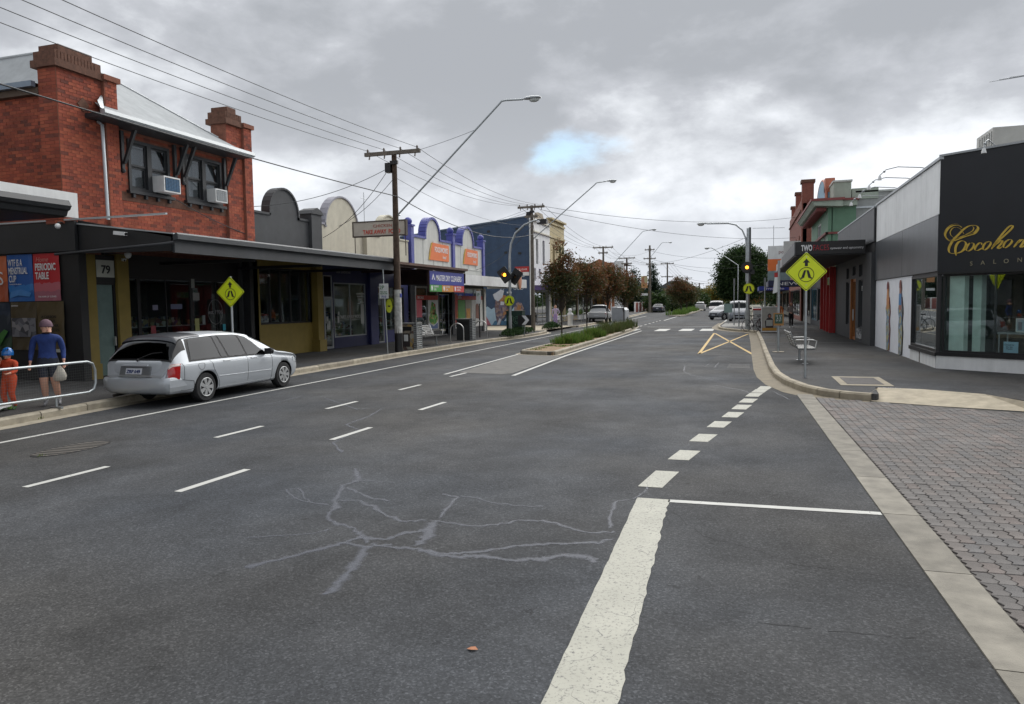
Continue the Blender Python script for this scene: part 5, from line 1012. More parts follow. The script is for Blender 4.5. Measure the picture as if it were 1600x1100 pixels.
f1 = thing('display_card', 'framed pale picture standing on the salon display table', 'picture', tuple(A_+D_*1.95+Vector((.28, .68, 1.1))), RZ); frame(G(), 'y', 0, .02, -.2, .2, 0, .34, .02).build('frame', WHITE, f1); G().box(-.18, .18, .005, .012, .02, .32).build('print', mat('pale_blue_card', (.42, .52, .58), .4), f1); G().box(-.15, -.06, .001, .004, .05, .25).build('bottle_print', mat('grey_card_print', (.2, .27, .31), .4), f1)
f2 = thing('display_card', 'pale blue notice with dark handwriting low in the salon window', 'notice', tuple(A_+D_*1.63+Vector((.16, .2, .60))), RZ); G().box(-.16, .16, 0, .01, 0, .28).build('card', mat('sky_card', (.36, .55, .68), .5), f2); text('Closed for\nthe day\nThanks', .05, TXB, f2, (-.03, -.003, .19), RC, ext=.001)
G().box(4.95, 20, 27, 27.2, .1, 5.4).build('wall', CLW, sf_); G().box(4.95, 12, 31.0, 31.2, .1, 5.4).build('wall', CLW, sf_); G().hexa([(4.9, 21.6, 5.2), (13, 15.0, 5.2), (13, 31, 5.2), (4.9, 31, 5.2), (4.9, 21.6, 5.3), (13, 15.0, 5.3), (13, 31, 5.3), (4.9, 31, 5.3)]).build('roof', ZINC, sf_)
G().box(7.8, 7.9, 21.6, 24.6, .1, 2.6).build('interior_wall', mat('grey_green_wall', (.10, .12, .11), .8, var=.3), sf_); G().box(4.95, 7.8, 24.5, 24.6, .1, 2.6).build('interior_wall', MATS['grey_green_wall'], sf_)
# roof plant, and the goose-neck sign lights
ac = thing('rooftop_unit', 'pale ribbed air-conditioning box on the salon roof', 'air conditioner', (6.45, 21.9, 5.3)); G().box(-.5, 1.6, 0, 1.4, 0, .98).build('case', mat('beige_metal', (.5, .49, .45), .5), ac)
for k in range(6): G().box(-.515, -.502, .08+k*.2, .18+k*.2, .35, .9).build('louvre', mat('louvre_grey', (.35, .35, .33), .5), ac)
def gooseneck(loc, rz, label, L=1.2):
    t = thing('sign_light', label, 'lamp', loc, rz, 'goose-neck lights over the salon walls')
    G().tube([(0, .25, 0), (0, -.1, .10), (0, -L*.6, .16), (0, -L*.86, .10), (0, -L, -.05)], .014, 6).build('arm', ALU, t)
    h = G().lathe([(.02, .03), (.035, 0), (.06, -.10)], (0, -L, -.08), 10).build('lamp_shade', WHITE, t); G().sph((0, -L*.9, .05), .035, 8, 6).build('joint', ALU, t)
for i, (y, l) in enumerate(((23.3, 'nearest'), (25.2, 'second'), (27.2, 'third'), (29.3, 'farthest'))): gooseneck((4.72, y, 5.5), -pi/2, l+' goose-neck light over the white cladding', 1.15)
gooseneck(tuple(A_+D_*1.25+Vector((0, 0, 5.56))), RZ, 'short goose-neck light hooked over the black signboard', .5)
# ---------------- optometrist
tf = thing('parapet_shop', 'charcoal optometrist shop with boxed canopy sign and orange door', 'shop building', (0,0,0))
CH2 = mat('charcoal_wall', (.045, .048, .052), .6, var=.12, streak=.1)
w = G(); HS = [(33.4, 34.6, .75, 2.75), (35.4, 36.6, .14, 2.85), (37.6, 38.7, .75, 2.75)]; HS2 = HS+[(33.5, 34.5, 2.9, 3.4), (35.5, 36.5, 3.0, 3.4), (37.7, 38.6, 2.9, 3.4)]
wallgrid(w, 'x', 4.55, 4.85, 31.25, 43.0, .1, 3.75, HS2); w.build('wall', CH2, tf)
for h in (HS2[0], HS2[2], HS2[3], HS2[4], HS2[5]): win(tf, 'x', 4.7, -.06, *h, CH2, GL, .05, 1, 1)
dd_ = win(tf, 'x', 4.66, -.08, *HS2[1], mat('orange_timber', (.42, .15, .035), .5, var=.15), GL, .14, 2, 1, 'door'); G().box(4.5, 4.56, 35.95, 36.0, 1.0, 1.5).build('handle', STEEL, dd_); G().box(4.48, 4.56, 36.45, 36.6, .14, 2.85).build('door_leaf', MATS['orange_timber'], dd_)
G().prism([(1.9, 3.8), (1.9, 4.32), (4.5, 4.32), (4.5, 3.8)], 32.45, 32.55, 'y').build('canopy_sign', BLK, tf)
cn = G(); cn.box(1.9, 4.55, 32.55, 44, 3.75, 3.82); cn.build('canopy_soffit', CH2, tf); G().box(1.86, 1.94, 32.55, 44, 3.8, 4.32).build('canopy_fascia', mat('canopy_grey', (.13, .135, .145), .5, var=.15), tf); G().box(1.94, 4.5, 32.6, 44, 4.25, 4.31).build('canopy_top', CH2, tf)
text('TWO', .33, TXW, tf, (2.32, 32.44, 3.95), RC, bold=.012, w=.42); text('FACES', .33, mat('sign_dark_red', (.35, .02, .03), .5), tf, (2.86, 32.44, 3.95), RC, w=.60); text('eyewear and optometry', .14, TXW, tf, (3.82, 32.44, 3.98), RC, w=1.22)
for a, b in ((31.25, 34.7), (34.7, 38.3), (38.3, 43.0)): G().box(4.62, 4.9, a+.01, b-.01, 4.15, 5.42).build('cladding_panel', mat('slate_cladding', (.05, .054, .06), .5, var=.15, streak=.15), tf)
G().box(4.66, 4.95, 31.25, 43, 3.75, 5.38).build('backing', BLK, tf); G().box(4.6, 4.98, 31.25, 43, 5.43, 5.48).build('coping', ALU, tf)
interior(tf, 4.9, 9, 31.4, 42.8, 3.5, rr, mat('white_shop_wall', (.4, .4, .38), .8), True, -1)
G().box(4.49, 4.546, 33.45, 34.55, .3, .7).build('sticker_panel', patchwork('sticker_print', [(.05, .05, .05), (.3, .3, .3), (.1, .1, .12), (.5, .5, .5)], 8), tf)
text('EYES', .3, TXW, tf, (4.64, 34.0, 2.3), RR)
G().box(4.9, 14, 42.8, 43.0, .1, 5.2).build('wall', CH2, tf)
# ---------------- red-fronted shop, then the green and pink corner building
rd = thing('parapet_shop', 'shop with a bright red front and red posts beneath the canopy', 'shop building', (0,0,0))
w = G(); wallgrid(w, 'x', 4.45, 4.75, 43.0, 48.5, .1, 3.7, [(43.5, 44.6, .7, 2.7), (45.0, 46.0, .14, 2.8), (46.4, 48.0, .7, 2.7)]); w.build('wall', RED, rd)
win(rd, 'x', 4.6, -.08, 43.5, 44.6, .7, 2.7, RED, GL, .07, 2, 1); win(rd, 'x', 4.6, -.08, 45.0, 46.0, .14, 2.8, RED, GL, .09, 1, 1, 'door'); win(rd, 'x', 4.6, -.08, 46.4, 48.0, .7, 2.7, RED, GL, .07, 2, 1)
for y in (43.1, 44.8, 46.2, 48.2): G().box(4.25, 4.44, y, y+.16, .1, 3.7).build('post', RED, rd)
G().box(4.3, 4.45, 43.2, 45.3, 2.75, 3.15).build('sign_panel', patchwork('yellow_green_print', [(.45, .42, .05), (.1, .3, .05), (.5, .5, .45)], 4), rd); interior(rd, 4.8, 9, 43.1, 48.4, 3.4, rr, INTW, True, -1)
cn2 = G(); cn2.box(1.9, 4.45, 44.02, 52, 3.75, 3.82); cn2.build('canopy_soffit', CH2, rd); G().box(1.86, 1.94, 44.02, 52, 3.8, 4.25).build('canopy_fascia', mat('white_fascia', (.42, .42, .43), .5), rd)
gb = thing('corner_building', 'green and maroon two-storey building with a pale blue arched parapet', 'building', (0,0,0))
GRN = mat('sage_green', (.13, .25, .165), .65, var=.08); SAGEP = mat('pale_sage', (.36, .42, .35), .7, var=.08, streak=.12); MARO = mat('maroon_trim', (.22, .055, .05), .6); PBL = mat('pale_blue_render', (.18, .34, .46), .6, var=.08); PNKW = mat('pink_render', (.36, .15, .15), .6)
G().box(4.7, 6.0, 47.0, 47.25, 3.6, 7.4).build('side_wall', GRN, gb)
w = G(); wallgrid(w, 'x', 4.5, 4.75, 47.0, 58.5, 3.6, 7.3, [(48.2, 49.3, 4.4, 5.9), (51.2, 53.6, 5.4, 6.8), (55.4, 56.6, 4.4, 5.9)]); w.build('front_wall', GRN, gb)
for h in ((48.2, 49.3, 4.4, 5.9), (51.2, 53.6, 5.4, 6.8), (55.4, 56.6, 4.4, 5.9)): win(gb, 'x', 4.6, -.07, *h, WHITE, GLD, .07, 2, 1)
G().box(4.4, 4.5, 47.0, 58.5, 3.7, 5.3).build('pink_band', PNKW, gb); G().box(4.38, 6.0, 46.9, 47.0, 5.75, 5.87).build('string_course', MARO, gb); G().box(4.36, 4.5, 46.9, 58.5, 5.75, 5.87).build('string_course', MARO, gb)
G().prism([(3.72, 7.35), (3.55, 7.6), (5.2, 7.6), (5.2, 7.25)], 46.2, 58.8, 'y').build('cornice', SAGEP, gb); G().box(3.5, 5.3, 46.1, 58.9, 7.6, 7.74).build('cornice_edge', MARO, gb); G().box(5.2, 6.0, 46.5, 47.3, 7.3, 7.6).build('cornice', SAGEP, gb); G().box(5.3, 6.1, 46.4, 47.3, 7.6, 7.72).build('cornice_edge', MARO, gb)
dn = G()
for k in range(22): dn.box(3.85, 4.4, 46.9+k*.53, 47.05+k*.53, 7.1, 7.3)
dn.build('bracket', MARO, gb, kind='stuff')
G().box(5.8, 7.2, 47.3, 50.5, 7.74, 8.35).build('parapet_block', SAGEP, gb); G().box(4.8, 5.75, 47.2, 49.5, 7.74, 8.75).build('parapet_block', SAGEP, gb); G().box(4.75, 5.8, 47.1, 49.6, 8.75, 8.85).build('parapet_cap', mat('pale_cap', (.5, .53, .5), .6), gb)
ap_ = [(48.2, 7.7)]+[(52.2-2.9*cos(pi*i/12), 8.1+1.45*sin(pi*i/12)) for i in range(13)]+[(57.6, 7.7)]
G().prism(ap_, 4.55, 4.8, 'x').build('arched_parapet', PBL, gb)
c = G(); c.tube([(4.62, a, b) for a, b in ap_], .09, 6); c.build('arch_trim', mat('salmon_trim', (.45, .15, .09), .6), gb); G().box(4.55, 5.1, 49.4, 50.2, 8.5, 9.35).build('finial_block', MATS['salmon_trim'], gb)
G().box(6.0, 16, 47.4, 47.6, 3, 8.1).build('rear_wall', mat('grey_sheet_wall', (.36, .38, .37), .6, var=.06, streak=.15), gb); G().box(6.0, 16.1, 47.3, 47.7, 8.1, 8.2).build('parapet_cap', MATS['pale_cap'], gb); G().box(4.8, 14, 47.3, 58, 7.2, 7.3).build('roof', ZINC, gb)
w = G(); wallgrid(w, 'x', 4.5, 4.75, 48.5, 58.5, .1, 3.6, [(49, 53, .5, 2.7), (53.6, 58, .5, 2.7)]); w.build('lower_wall', CH2, gb); win(gb, 'x', 4.6, -.07, 49, 53, .5, 2.7, SF, GL, .07, 3, 1, 'shopfront'); win(gb, 'x', 4.6, -.07, 53.6, 58, .5, 2.7, mat('teal_frame', (.03, .10, .14), .5), GL, .1, 3, 1, 'shopfront'); interior(gb, 4.8, 9, 48.6, 58.4, 3.4, rr, INTW, True, -1)
# ---------------- brick Edwardian row beyond
eb = thing('brick_terrace', 'red brick Edwardian building with chimneys and a ghost sign on its end wall', 'building', (0,0,0))
BRT = bpy.data.materials.new('red_brick_far'); BRT.use_nodes = True; t_ = BRT.node_tree; b_ = t_.nodes['Principled BSDF']; b_.inputs['Roughness'].default_value = .85; co_ = nd(t_, 'ShaderNodeTexCoord'); mp2 = nd(t_, 'ShaderNodeMapping'); mp2.inputs['Rotation'].default_value = (pi/2, 0, 0); t_.links.new(co_.outputs['Object'], mp2.inputs['Vector'])
bk = nd(t_, 'ShaderNodeTexBrick', i_Scale=4.); bk.inputs['Color1'].default_value = (.25, .07, .045, 1); bk.inputs['Color2'].default_value = (.18, .048, .035, 1); bk.inputs['Mortar'].default_value = (.2, .12, .09, 1); t_.links.new(mp2.outputs[0], bk.inputs['Vector']); t_.links.new(bk.outputs['Color'], b_.inputs['Base Color'])
G().box(4.4, 12, 66, 66.4, .1, 9.9).build('end_wall', BRT, eb); w = G(); wallgrid(w, 'x', 4.3, 4.7, 66, 84, .1, 10.2, [(68, 69.2, 5.3, 7.4), (72, 73.2, 5.3, 7.4), (77, 78.2, 5.3, 7.4), (67, 83, .5, 2.8)]); w.build('front_wall', BRT, eb)
for a in (68, 72, 77): win(eb, 'x', 4.5, -.08, a, a+1.2, 5.3, 7.4, WHITE, GLD, .08, 1, 2)
win(eb, 'x', 4.5, -.08, 67, 83, .5, 2.8, SF, GL, .08, 6, 1, 'shopfront')
for y, x, z in ((66.3, 4.8, 11.6), (76, 4.9, 11.9), (83, 4.9, 11.4)):
    c_ = G().box(x-.45, x+.45, y, y+1.0, 9.0, z).build('chimney', BRT, eb); G().box(x-.55, x+.55, y-.1, y+1.1, z, z+.25).build('chimney_cap', BROWNB, c_)
gsn = text('AD', .8, mat('ghost_white', (.42, .33, .27), .8), eb, (6.0, 65.98, 8.6), RC, name='ghost_letter', bold=.01)
G().prism([(5.4, 5.2), (8.2, 5.2), (8.2, 6.9), (7.5, 7.3), (6.9, 7.4), (6.95, 7.9), (6.5, 8.45), (5.9, 8.4), (5.5, 7.9), (5.7, 7.3), (5.3, 6.8)], 65.97, 65.99, 'y').build('ghost_figure', patchwork('ghost_print', [(.33, .27, .24), (.27, .2, .2), (.36, .32, .26), (.24, .18, .2)], 3), eb)
G().box(4.2, 12, 66.4, 84, 9.3, 9.4).build('roof', mat('terracotta', (.2, .08, .05), .8), eb)
fl = thing('flag_sign', 'upright white shop flag with a red figure over the canopy', 'shop sign', (3.2, 58.9, 4.3)); G().box(-.6, .6, 0, .1, 0, 2.0).build('board', WHITE, fl); G().prism([(-.1, .2), (.35, .2), (.45, .9), (.3, 1.7), (0, 1.7), (-.15, 1.0)], -.01, 0, 'y').build('red_print', RED, fl)
bb = thing('box_sign', 'white and orange box sign projecting over the canopies', 'shop sign', (2.6, 66.5, 4.4)); G().box(-.9, .9, 0, .3, 1.0, 2.1).build('panel', WHITE, bb); G().box(-.9, .9, -.01, .3, 0, .98).build('panel', ORANGE, bb); G().box(-.9, .9, 0, .3, -.8, -.02).build('panel', mat('grey_teal', (.2, .26, .27), .6), bb); text('post', .4, mat('maroon_letters', (.2, .05, .05), .6), bb, (.3, -.01, 1.45), RC)
low_shop('parapet_shop', 'dark-awninged newsagent with a white and navy sign', 1, 58.6, 66, 4.4, mat('newsagent_render', (.35, .34, .32), .75), mat('navy_fascia', (.015, .02, .07), .5), 3.0, aw=2.9, sign='NEWS')
low_shop('parapet_shop', 'shop with a royal blue awning fascia along the far footpath', 1, 84, 94, 6.0, mat('cream_far', (.5, .47, .38), .75), mat('royal_fascia', (.02, .04, .3), .5), 3.0, aw=3.2, sign='mobile')
for i, (y, z, c, l) in enumerate(((94, 6.2, (.5, .5, .47), 'white gabled shop past the blue fascia'), (104, 5.4, (.45, .2, .05), 'small ochre shop far along the right row'), (114, 5.8, (.55, .53, .48), 'pale farthest shop of the right row before the big tree'))):
    low_shop('parapet_shop', l, 1, y, y+9.8, z, mat('far_r%d' % i, c, .75), CHAR, 3.0, seed=i)
# ================================================================== utility poles, street lights, wires
def insul(g, x, y, z, up=True): g.lathe([(.02, 0), (.045, .03), (.035, .06), (.05, .09), (.02, .14)], (x, y, z), 6)
def wood_pole(label, x, y, top, arms, m=None, r=.15, white=False, base=.14, lamp=None, arm_m=None, box=False, lean=0):
    t = thing('utility_pole', label, 'utility pole', (x, y, base), 0, 'utility poles along the left kerb'); h = top-base
    n = 10; rs_ = [r*(1-.35*i/n)*(1+R.uniform(-.03, .03)) for i in range(n+1)]
    G().tube([(lean*i/n, R.uniform(-.01, .01), h*i/n) for i in range(n+1)], rs_, 12).build('pole', m or RUST, t)
    if white:
        G().cyl((lean*.1, 0, .75), (lean*.3, 0, 2.45), r*1.02, r*.97, 14).build('white_band', mat('pole_white', (.52, .52, .49), .8, var=.35, vs=6, bump=.3), t)
        G().cyl((0, 0, 0), (0, 0, .75), r*1.06, r*1.04, 14).build('black_band', BLK, t); G().box(r*.6, r*1.02, -.07, .07, 2.15, 2.3).build('number_tag', mat('tag_blue', (.03, .05, .3), .5), t)
    for az, w, d in arms:
        g = G(); g.box(-w/2+lean, w/2+lean, -.16-.06, -.16+.06, az-base-.07, az-base+.07); a = g.build('crossarm', arm_m or GREYT, t)
        ins = G(); k = 4 if w > 1.5 else 3
        for i in range(k): insul(ins, -w/2+.12+i*(w-.24)/(k-1)+lean, -.16, az-base+.07)
        for i in range(k): ins.tube([(-w/2+.2+i*(w-.4)/(k-1)+lean, -.16, az-base-.07), (-w/2+.2+i*(w-.4)/(k-1)+lean, -.2, az-base-.2)], .03, 5)
        ins.build('insulator', CERA, a, kind='stuff')
    if box: G().box(lean-.34, lean-.10, -.15, .12, h-.78, h-.42).build('fuse_box', BLK, t); G().box(lean-.1, lean+.22, -.2, -.1, h-.5, h-.36).build('bracket', BLK, t)
    if lamp:
        (sx, sz), (kx, kz), (ex, ez) = lamp
        G().tube([(.1, 0, sz-base), (kx-x-.15, 0, kz-base-.14), (kx-x, 0, kz-base), (kx-x+.15, 0, kz-base+.02), (ex-x-.2, 0, ez-base)], .035, 8).build('lamp_arm', GALV, t)
        luminaire(t, (ex-x-.2, 0, ez-base), 0)
        G().tube([(.1, -.0, sz-base), (.1, .18, sz-base+.02), (0, .2, sz-base)], .03, 6).build('arm_clamp', GALV, t)
    return t
def luminaire(t, p, rz, s=1.):
    c, n = cos(rz), sin(rz)
    f = lambda a, b, z: (p[0]+(a*c-b*n)*s, p[1]+(a*n+b*c)*s, p[2]+z*s)
    g = G(); pr = [(0, .05, .03), (.12, .10, .08), (.35, .15, .10), (.6, .13, .07), (.68, .05, .02)]; vs = []
    for a, w, h in pr:
        for q in range(10): an = 2*pi*q/10; vs.append(f(a, w*cos(an), h*sin(an)*(1 if sin(an) > 0 else .35)))
    k = len(pr); g.add(vs, [(i*10+j, i*10+(j+1)%10, (i+1)*10+(j+1)%10, (i+1)*10+j) for i in range(k-1) for j in range(10)], 0, True); g.add(vs, [list(range(10))[::-1], [(k-1)*10+j for j in range(10)]], 0)
    h = g.build('luminaire', ALU, t)
    g = G(); g.sph(f(.42, 0, -.05), (.2*s, .11*s, .09*s), 10, 6); g.build('lens', mat('lamp_lens', (.5, .52, .5), .15, var=.05), h)
PT = Vector((-13.08, 26.3, 7.9))
wood_pole('tall dark timber power pole with a white painted foot, nearest on the left kerb', PT.x, PT.y, 7.92, [(7.86, 2.35, 0)], RUST, .15, True, lamp=((-12.9, 5.5), (-8.65, 9.43), (-7.62, 9.42)), box=True)
P2 = Vector((-13.75, 47.9, 8.4))
wood_pole('grey timber power pole with two crossarms at the side street corner', P2.x, P2.y, 8.5, [(8.38, 1.85, 0), (7.75, .9, 0)], GREYT, .15, lamp=((-13.6, 6.3), (-9.35, 9.72), (-8.5, 9.78)), box=True)
P3 = Vector((-16.6, 89, 8.5)); wood_pole('timber power pole rising behind the median trees', P3.x, P3.y, 8.7, [(8.55, 2.5, 0), (7.9, 1.2, 0)], GREYT, .17, lamp=((-16.4, 5.4), (-11.8, 10.3), (-10.7, 10.45)))
P4 = Vector((-17, 110, 8.4)); wood_pole('timber power pole in front of the dark conifers', P4.x, P4.y, 8.5, [(8.4, 2.5, 0), (7.6, 1.6, 0)], RUST, .18)
P5 = Vector((-14.85, 120, 10.2)); wood_pole('tall stout power pole carrying a shop banner', P5.x, P5.y, 10.9, [(10.2, 1.6, 0), (8.8, 2.0, 0), (7.9, 1.2, 0)], GREYT, .22, lamp=((-14.6, 9.0), (-12.9, 11.25), (-11.8, 11.25)))
P6 = Vector((-15.1, 150, 9.5)); wood_pole('slim power pole with two crossarms beyond the banner pole', P6.x, P6.y, 9.6, [(9.4, 2.6, 0), (6.8, 2.4, 0)], GREYT, .2)
P7 = Vector((-15.0, 200, 7.9)); wood_pole('small distant power pole above the red-leaved tree', P7.x, P7.y, 8.3, [(7.9, 2.6, 0)], RUST, .22)
wood_pole('tiny power pole far down the street, left of the farthest one', -15.5, 262, 8.0, [(7.6, 3, 0)], RUST, .25); wood_pole('farthest power pole above the yellow trees', -13.2, 290, 7.8, [(7.5, 3, 0)], GREYT, .25)
bnr = thing('banner', 'upright yellow and orange shop banner fixed to the tall power pole', 'banner', (-15.7, 119.7, 2.9)); G().box(-.5, .5, 0, .06, 1.2, 3.1).build('cloth', patchwork('banner_print', [(.5, .42, .1), (.5, .25, .1), (.5, .45, .25), (.45, .2, .12)], 1.5), bnr); G().box(-.55, .55, 0, .1, 0, .35).build('lower_board', WHITE, bnr); G().box(-.2, .9, 0.01, .03, 3.1, 3.15).build('bracket', ALU, bnr)
WN = [0]
def wire(a, b, sag, r=.011, label=None, grp='overhead wires', n=16, name='overhead_wire'):
    a, b = Vector(a), Vector(b); pts = []
    for i in range(n+1): t = i/n; p = a.lerp(b, t); p.z -= sag*4*t*(1-t); pts.append(p)
    o = G().tube(pts, r, 5, cap=False).build(name, WIRE); tag(o, label, 'wire', grp); return o
P0 = Vector((-13.5, -2.5, 8.3))
offs = [(-1.05, 'outermost left'), (-.35, 'inner left'), (.35, 'inner right'), (1.05, 'outermost right')]
for dx, nm in offs:
    wire((P0.x+dx, P0.y, P0.z+.1), (PT.x+dx, PT.y-.16, PT.z+.1), .42, .0095, '%s of the four wires from the near pole towards the viewer' % nm)
    wire((PT.x+dx, PT.y-.16, PT.z+.1), (P2.x+dx*.8, P2.y-.16, P2.z+.1), .5, .010, '%s of the four wires between the two nearest poles' % nm)
    wire((P2.x+dx*.8, P2.y-.16, P2.z+.1), (P3.x+dx, P3.y, P3.z+.1), .8, .012, '%s of the four wires running on to the pole behind the trees' % nm)
    wire((P3.x+dx, P3.y, P3.z+.1), (P4.x+dx, P4.y, P4.z), .5, .013, '%s wire between the poles before the conifers' % nm)
    wire((P4.x+dx, P4.y, P4.z), (P6.x+dx, P6.y, P6.z), .7, .015, '%s wire of the far span to the slim pole' % nm)
    wire((P6.x+dx, P6.y, P6.z), (P7.x+dx, P7.y, P7.z), .9, .018, '%s wire of the most distant span' % nm)
wire((-13.3, -2.5, 6.6), (PT.x+.12, PT.y, 6.2), .25, .018, 'thick lower cable passing the brick shop to the near pole')
wire((PT.x+.12, PT.y, 6.2), (P2.x+.1, P2.y, 6.6), .75, .018, 'thick lower cable between the two nearest poles')
wire((PT.x+.1, PT.y, 6.9), (P2.x+.1, P2.y, 7.2), .55, .008, 'thin cable under the crossarm between the two nearest poles')
wire((PT.x+.95, PT.y, 7.9), (-9.75, 26.3, 8.47), .03, .008, 'short stay wire from the crossarm to the lamp arm')
wire((PT.x-.2, PT.y, 7.35), (-16.9, 22.3, 5.55), .35, .011, 'service wire drooping to the dark grey parapet', 'service wires')
wire((PT.x-.2, PT.y, 7.35), (-16.9, 27.2, 4.85), .35, .011, 'service wire drooping to the cream arched shop', 'service wires')
wire((PT.x-.05, PT.y, 6.9), (-16.2, 27.3, 5.3), .2, .010, 'service wire down to the take away light box', 'service wires')
wire((-16.6, 18.2, 5.42), (-16.58, 22.0, 4.5), .1, .012, 'cable slung across the brick front below the windows', 'service wires')
wire((P2.x, P2.y, 7.7), (-17, 47, 5.2), .35, .012, 'service wire down to the supermarket corner', 'service wires')
wire((P2.x, P2.y, 7.2), (-17.0, 45.6, 4.2), .5, .012, 'lower service wire to the supermarket', 'service wires')
wire((P2.x, P2.y, 8.0), (-17.05, 61, 6.9), .3, .012, 'service wire to the white two-storey front', 'service wires')
wire((P2.x+.6, P2.y, 8.45), (4.5, 72, 9.4), .75, .014, 'upper wire crossing the road to the brick terrace', 'wires crossing the road')
wire((P2.x+.6, P2.y, 8.2), (4.5, 74, 7.7), .75, .014, 'lower wire crossing the road to the brick terrace', 'wires crossing the road')
wire((P4.x, P4.y, 8.3), (.15, 48.7, 5.95), 1.1, .012, 'wire from the far pole to the crossing mast on the right', 'wires crossing the road')
for i, (a, z0, b, z1, s) in enumerate(((95, 8.3, 120, 10.1, .6), (P5.y, 10.1, 112, 9.0, 1.2), (P5.y, 8.8, 130, 8.0, 1.2), (P6.y, 9.4, 150, 8.2, 1.5), (P6.y, 6.8, 155, 6.0, 1.3), (P7.y, 7.8, 190, 8.2, 1.5))):
    wire((-16.5 if i == 0 else -15, a, z0), (-14.8 if i == 0 else 4, b, z1), s, .014+.002*i, '%s wire strung over the far end of the street' % ('first', 'second', 'third', 'fourth', 'fifth', 'sixth')[i], 'wires crossing the road')
for k in range(3): wire((-30, 66+k, 8.3+.3*k), (-13.9, P2.y, 8.3-.2*k), .25, .010, '%s wire coming in over the supermarket roofs' % ('top', 'middle', 'lowest')[k], 'wires crossing the road')
lr = thing('street_light', 'small far street light leaning in front of the big dark tree', 'street light', (-1.2, 110, .1)); G().tube([(0, 0, 0), (0, 0, 6.8), (-3.4, 0, 9.25), (-3.7, 0, 9.4)], .06, 6).build('pole', GALV, lr); luminaire(lr, (-3.7, 0, 9.35), pi, 1.4)
# ================================================================== signs
def feet(g, s, y=-.0045, x0=0, z0=0):
    """two striding legs of the crossing symbol"""
    for q in (-1, 1):
        g.prism([(x0+q*.01*s, z0+.34*s), (x0+q*.19*s, z0+.32*s), (x0+q*.37*s, z0-.22*s), (x0+q*.16*s, z0-.29*s)][::(-1 if q < 0 else 1)], y-.002, y, 'y')
        g.prism([(x0+q*.14*s, z0-.30*s), (x0+q*.36*s, z0-.24*s), (x0+q*.47*s, z0-.31*s), (x0+q*.43*s, z0-.40*s)][::(-1 if q < 0 else 1)], y-.002, y, 'y')
def diamond(loc, h, rz, label, ztop):
    t = thing('crossing_sign', label, 'warning sign', loc, rz, 'yellow diamond crossing-ahead signs')
    G().cyl((0, .03, -.02), (0, .03, ztop), .03, n=12).build('post', GALV, t); c = ztop-h*1.0
    def dia(r, k=.06):
        pts = []
        for a in range(4):
            an = pi/2*a; p = Vector((cos(an), sin(an)))*r; q0 = Vector((cos(an-pi/2), sin(an-pi/2)))*r; q1 = Vector((cos(an+pi/2), sin(an+pi/2)))*r
            pts += [p+(q0-p)*k, p+(p-(q0+q1)/2)*-.03, p+(q1-p)*k]
        return [(x, c+z) for x, z in pts]
    G().prism(dia(h), -.002, .002, 'y').build('plate', YG, t)
    b = G(); o, i_ = dia(h*.95), dia(h*.915); n = len(o); b.add([(x, -.004, z) for x, z in o]+[(x, -.004, z) for x, z in i_], [(k, (k+1)%n, n+(k+1)%n, n+k) for k in range(n)])
    b.tube([(h*.36*cos(a), -.004, c-.14*h+h*.36*sin(a)) for a in [2*pi*k/32 for k in range(33)]], .007, 4, cap=False)
    feet(b, h*.6, -.004, 0, c-.12*h)
    b.prism([(-.07*h, c+.28*h), (.07*h, c+.28*h), (.07*h, c+.46*h), (.17*h, c+.46*h), (0, c+.66*h), (-.17*h, c+.46*h), (-.07*h, c+.46*h)], -.006, -.004, 'y')
    b.build('symbol', TXB, t); q = G(); q.cyl((0, -.003, c+.74*h), (0, -.008, c+.74*h), .012, n=8); q.cyl((0, -.003, c-.66*h), (0, -.008, c-.66*h), .012, n=8); q.build('bolt', STEEL, t)
diamond((1.32, 18.5, .146), .46, .0, 'large yellow diamond crossing sign on the right footpath by the kerb', 2.94)
diamond((-13.05, 16.4, .146), .41, .12, 'yellow diamond crossing sign behind the silver station wagon', 2.67)
def roundsign(loc, r, label, par=None):
    t = thing('crossing_sign', label, 'round sign', loc, 0, 'round yellow pedestrian signs'); g = G().cyl((0, 0, 0), (0, .01, 0), r, n=28); g.build('plate', YG, t)
    b = G(); b.tube([(r*.93*cos(a), -.003, r*.93*sin(a)) for a in [2*pi*k/28 for k in range(29)]], .006, 4, cap=False); feet(b, r*1.5, -.003); b.build('symbol', TXB, t)
AMB = mat('amber_lens_lit', (.9, .3, .02), .3, emit=(1, .30, .02), es=2.2); AMO = mat('amber_lens_dark', (.10, .05, .01), .3)
def sigbox(t, x, z, rz, lit, r=.15, y=-.22, tilt=pi/4, sz=.62, nm='signal_board'):
    b = G(); M = lambda a, c: (x+a*cos(tilt)-c*sin(tilt), z+a*sin(tilt)+c*cos(tilt)); w, h = sz*.55, sz*.78
    b.prism([M(-w, -h*.9), M(-w*.9, -h), M(w*.9, -h), M(w, -h*.9), M(w, h*.9), M(w*.9, h), M(-w*.9, h), M(-w, h*.9)], y, y+.03, 'y'); s = b.build(nm, BLK, t)
    G().cyl((x, y-.004, z), (x, y-.01, z), r*.70, n=16).build('lens', AMB if lit else AMO, s)
    v = G(); v.tube([(x+r*cos(a), y-.1, z+r*sin(a)) for a in [pi*k/12-.2 for k in range(15)]], .012, 4); v.add([(x+r*cos(a), y-.2*q, z+r*sin(a)) for q in (0, 1) for a in [pi*1.2*k/12-.3 for k in range(13)]], [(k, k+1, 14+k, 13+k) for k in range(12)]); v.build('visor', BLK, s)
ms = thing('signal_mast', 'curved grey mast with amber crossing signals at the left kerb', 'traffic signal', (-13.2, 41.1, .146))
